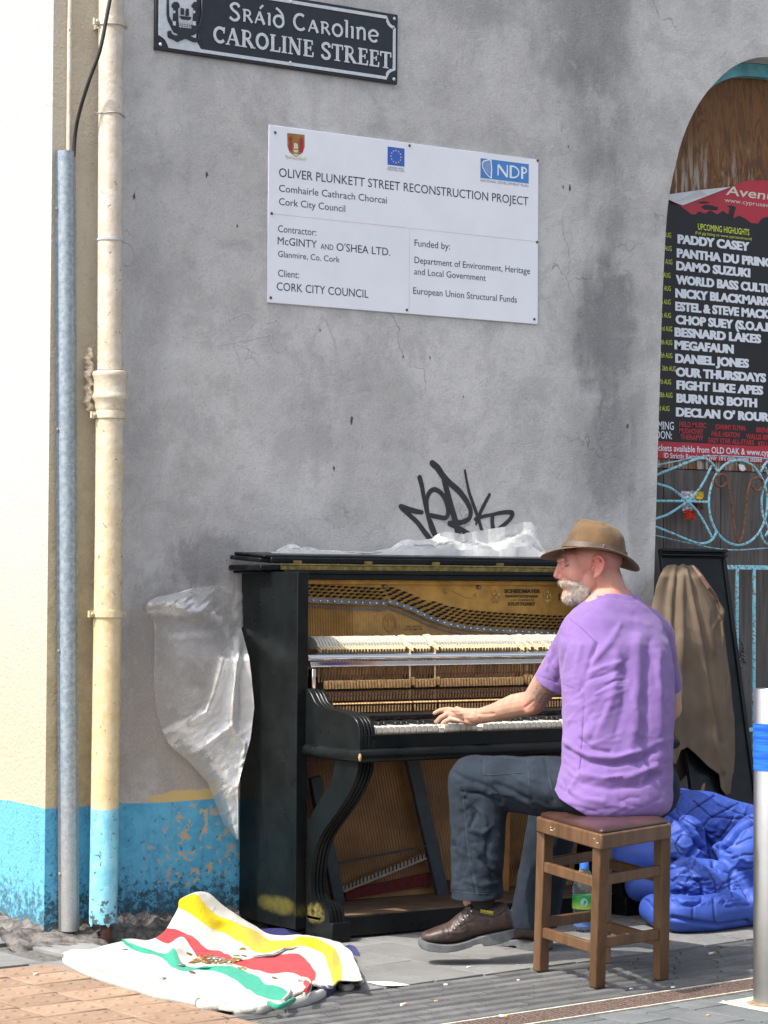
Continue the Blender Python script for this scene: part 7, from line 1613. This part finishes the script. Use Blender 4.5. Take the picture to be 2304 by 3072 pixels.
def shoe(mp, nm_, lab=None):
    sho = None
    m = MB(); P = []
    for x, a, c_, hw in up_st:
        row = []
        for k in range(24):
            th = 2*PI*k/24; cc_, ss_ = math.cos(th), math.sin(th)
            zc2 = (a+c_)/2; hh = (c_-a)/2; zy = zc2-hh*math.copysign(abs(ss_)**.8, ss_); wd2 = hw*math.copysign(abs(cc_)**.7, cc_)*(1 if ss_ < 0 else 1-.25*ss_*ss_*(x > 450))
            row.append(mp(x, zy, wd2))
        P.append(row+[row[0]])
    m.grid(P); n24 = 25; m.f.append(tuple(range(24))); m.m.append(0); m.f.append(tuple((len(P)-1)*25+k for k in range(24))); m.m.append(0)
    return m
def sole(mp):
    m = MB(); P = []
    for x, a, c_, hw in so_st: P.append([mp(x, a, hw*.96), mp(x, a+6, hw), mp(x, c_-5, hw), mp(x, c_, hw*.95), mp(x, c_, -hw*.95), mp(x, c_-5, -hw), mp(x, a+6, -hw), mp(x, a, -hw*.96)]);
    P = [r+[r[0]] for r in P]; m.grid(P); m.f.append(tuple(range(8))); m.m.append(0); m.f.append(tuple((len(P)-1)*9+k for k in range(8))); m.m.append(0); return m
M_shoe = simple('dark_brown_shoe_leather', (.045, .027, .021), .48, .35, 25, .35, 70, dist=.004); M_sole = simple('grey_rubber_sole', (.085, .09, .095), .8, .25, 30, .4, 90); M_lace = simple('black_lace', (.02, .018, .018), .7); M_eye = simple('steel_eyelet', (.5, .5, .5), .3, metal=.9); M_scuff = simple('scuffed_tan_toe', (.22, .12, .08), .5)
for mp in (mapL, mapR):
    up_m = shoe(mp, 'upper').mesh('shoe', M_shoe, True, 180)
    if mp is mapL:
        zs = lambda l: [(1240+a/4.608, 2600+c_/4.608) for a, c_ in l]
        ss = up_m; bmx = bmesh.new(); bmx.from_mesh(ss); bmesh.ops.subdivide_edges(bmx, edges=bmx.edges, cuts=3, use_grid_fill=True, smooth=.6); bmx.to_mesh(ss); bmx.free(); ss.shade_smooth()
        folds(ss, [(zs([(760,590),(850,640),(950,680),(1050,700)]), 3.5, -.005), (zs([(740,560),(830,600),(950,650),(1060,680)]), 3, .004), (zs([(800,760),(900,780),(1000,830),(1035,835)]), 2, -.002), (zs([(640,840),(720,800),(830,765)]), 2, -.002), (zs([(1060,700),(1040,780),(1020,900)]), 2, -.003), (zs([(1060,690),(1180,640),(1300,560)]), 3, .004), (zs([(410,820),(440,900),(450,980)]), 3, -.003), (zs([(470,800),(500,880),(490,960)]), 4, -.003), (zs([(500,900),(600,920),(700,900)]), 5, .003), (zs([(700,620),(780,700)]), 3, -.003), (zs([(640,700),(720,780)]), 3, -.003), (zs([(560,770),(620,840)]), 3, -.003)])
    sh1 = link('shoe', up_m, man)
    so1 = sole(mp).build('sole', M_sole, sh1, bevel=.003)
    for k, (x, zy) in enumerate(((560, 760), (620, 700), (680, 645), (740, 590), (790, 530))):
        m = MB(); m.tube([mp(x+10, zy+70, .047 if k < 3 else .040), mp(x-5, zy-8, .026), mp(x-18, zy-22, -.01)], .0024, 6); m.build('lace', M_lace, sh1, True)
        m = MB(); m.ball(mp(x+8, zy+58, .0475 if k < 3 else .041), .0035, 8); m.build('eyelet', M_eye, sh1, True)
tg_ = MB(); A = mapL(922, 590, .0405); B = mapL(1095, 618, .0405); put_text(tg_, 'DOCKERS', A, B, 26*cs, .03, nrm=-FW)
A = mapL(918, 602, .0405); B = mapL(1092, 632, .0405); tg_.ribbon([A, B], .0012, .0002, -FW); tg_.build('shoe_label', simple('yellow_label_print', (.62, .52, .03), .5), man)
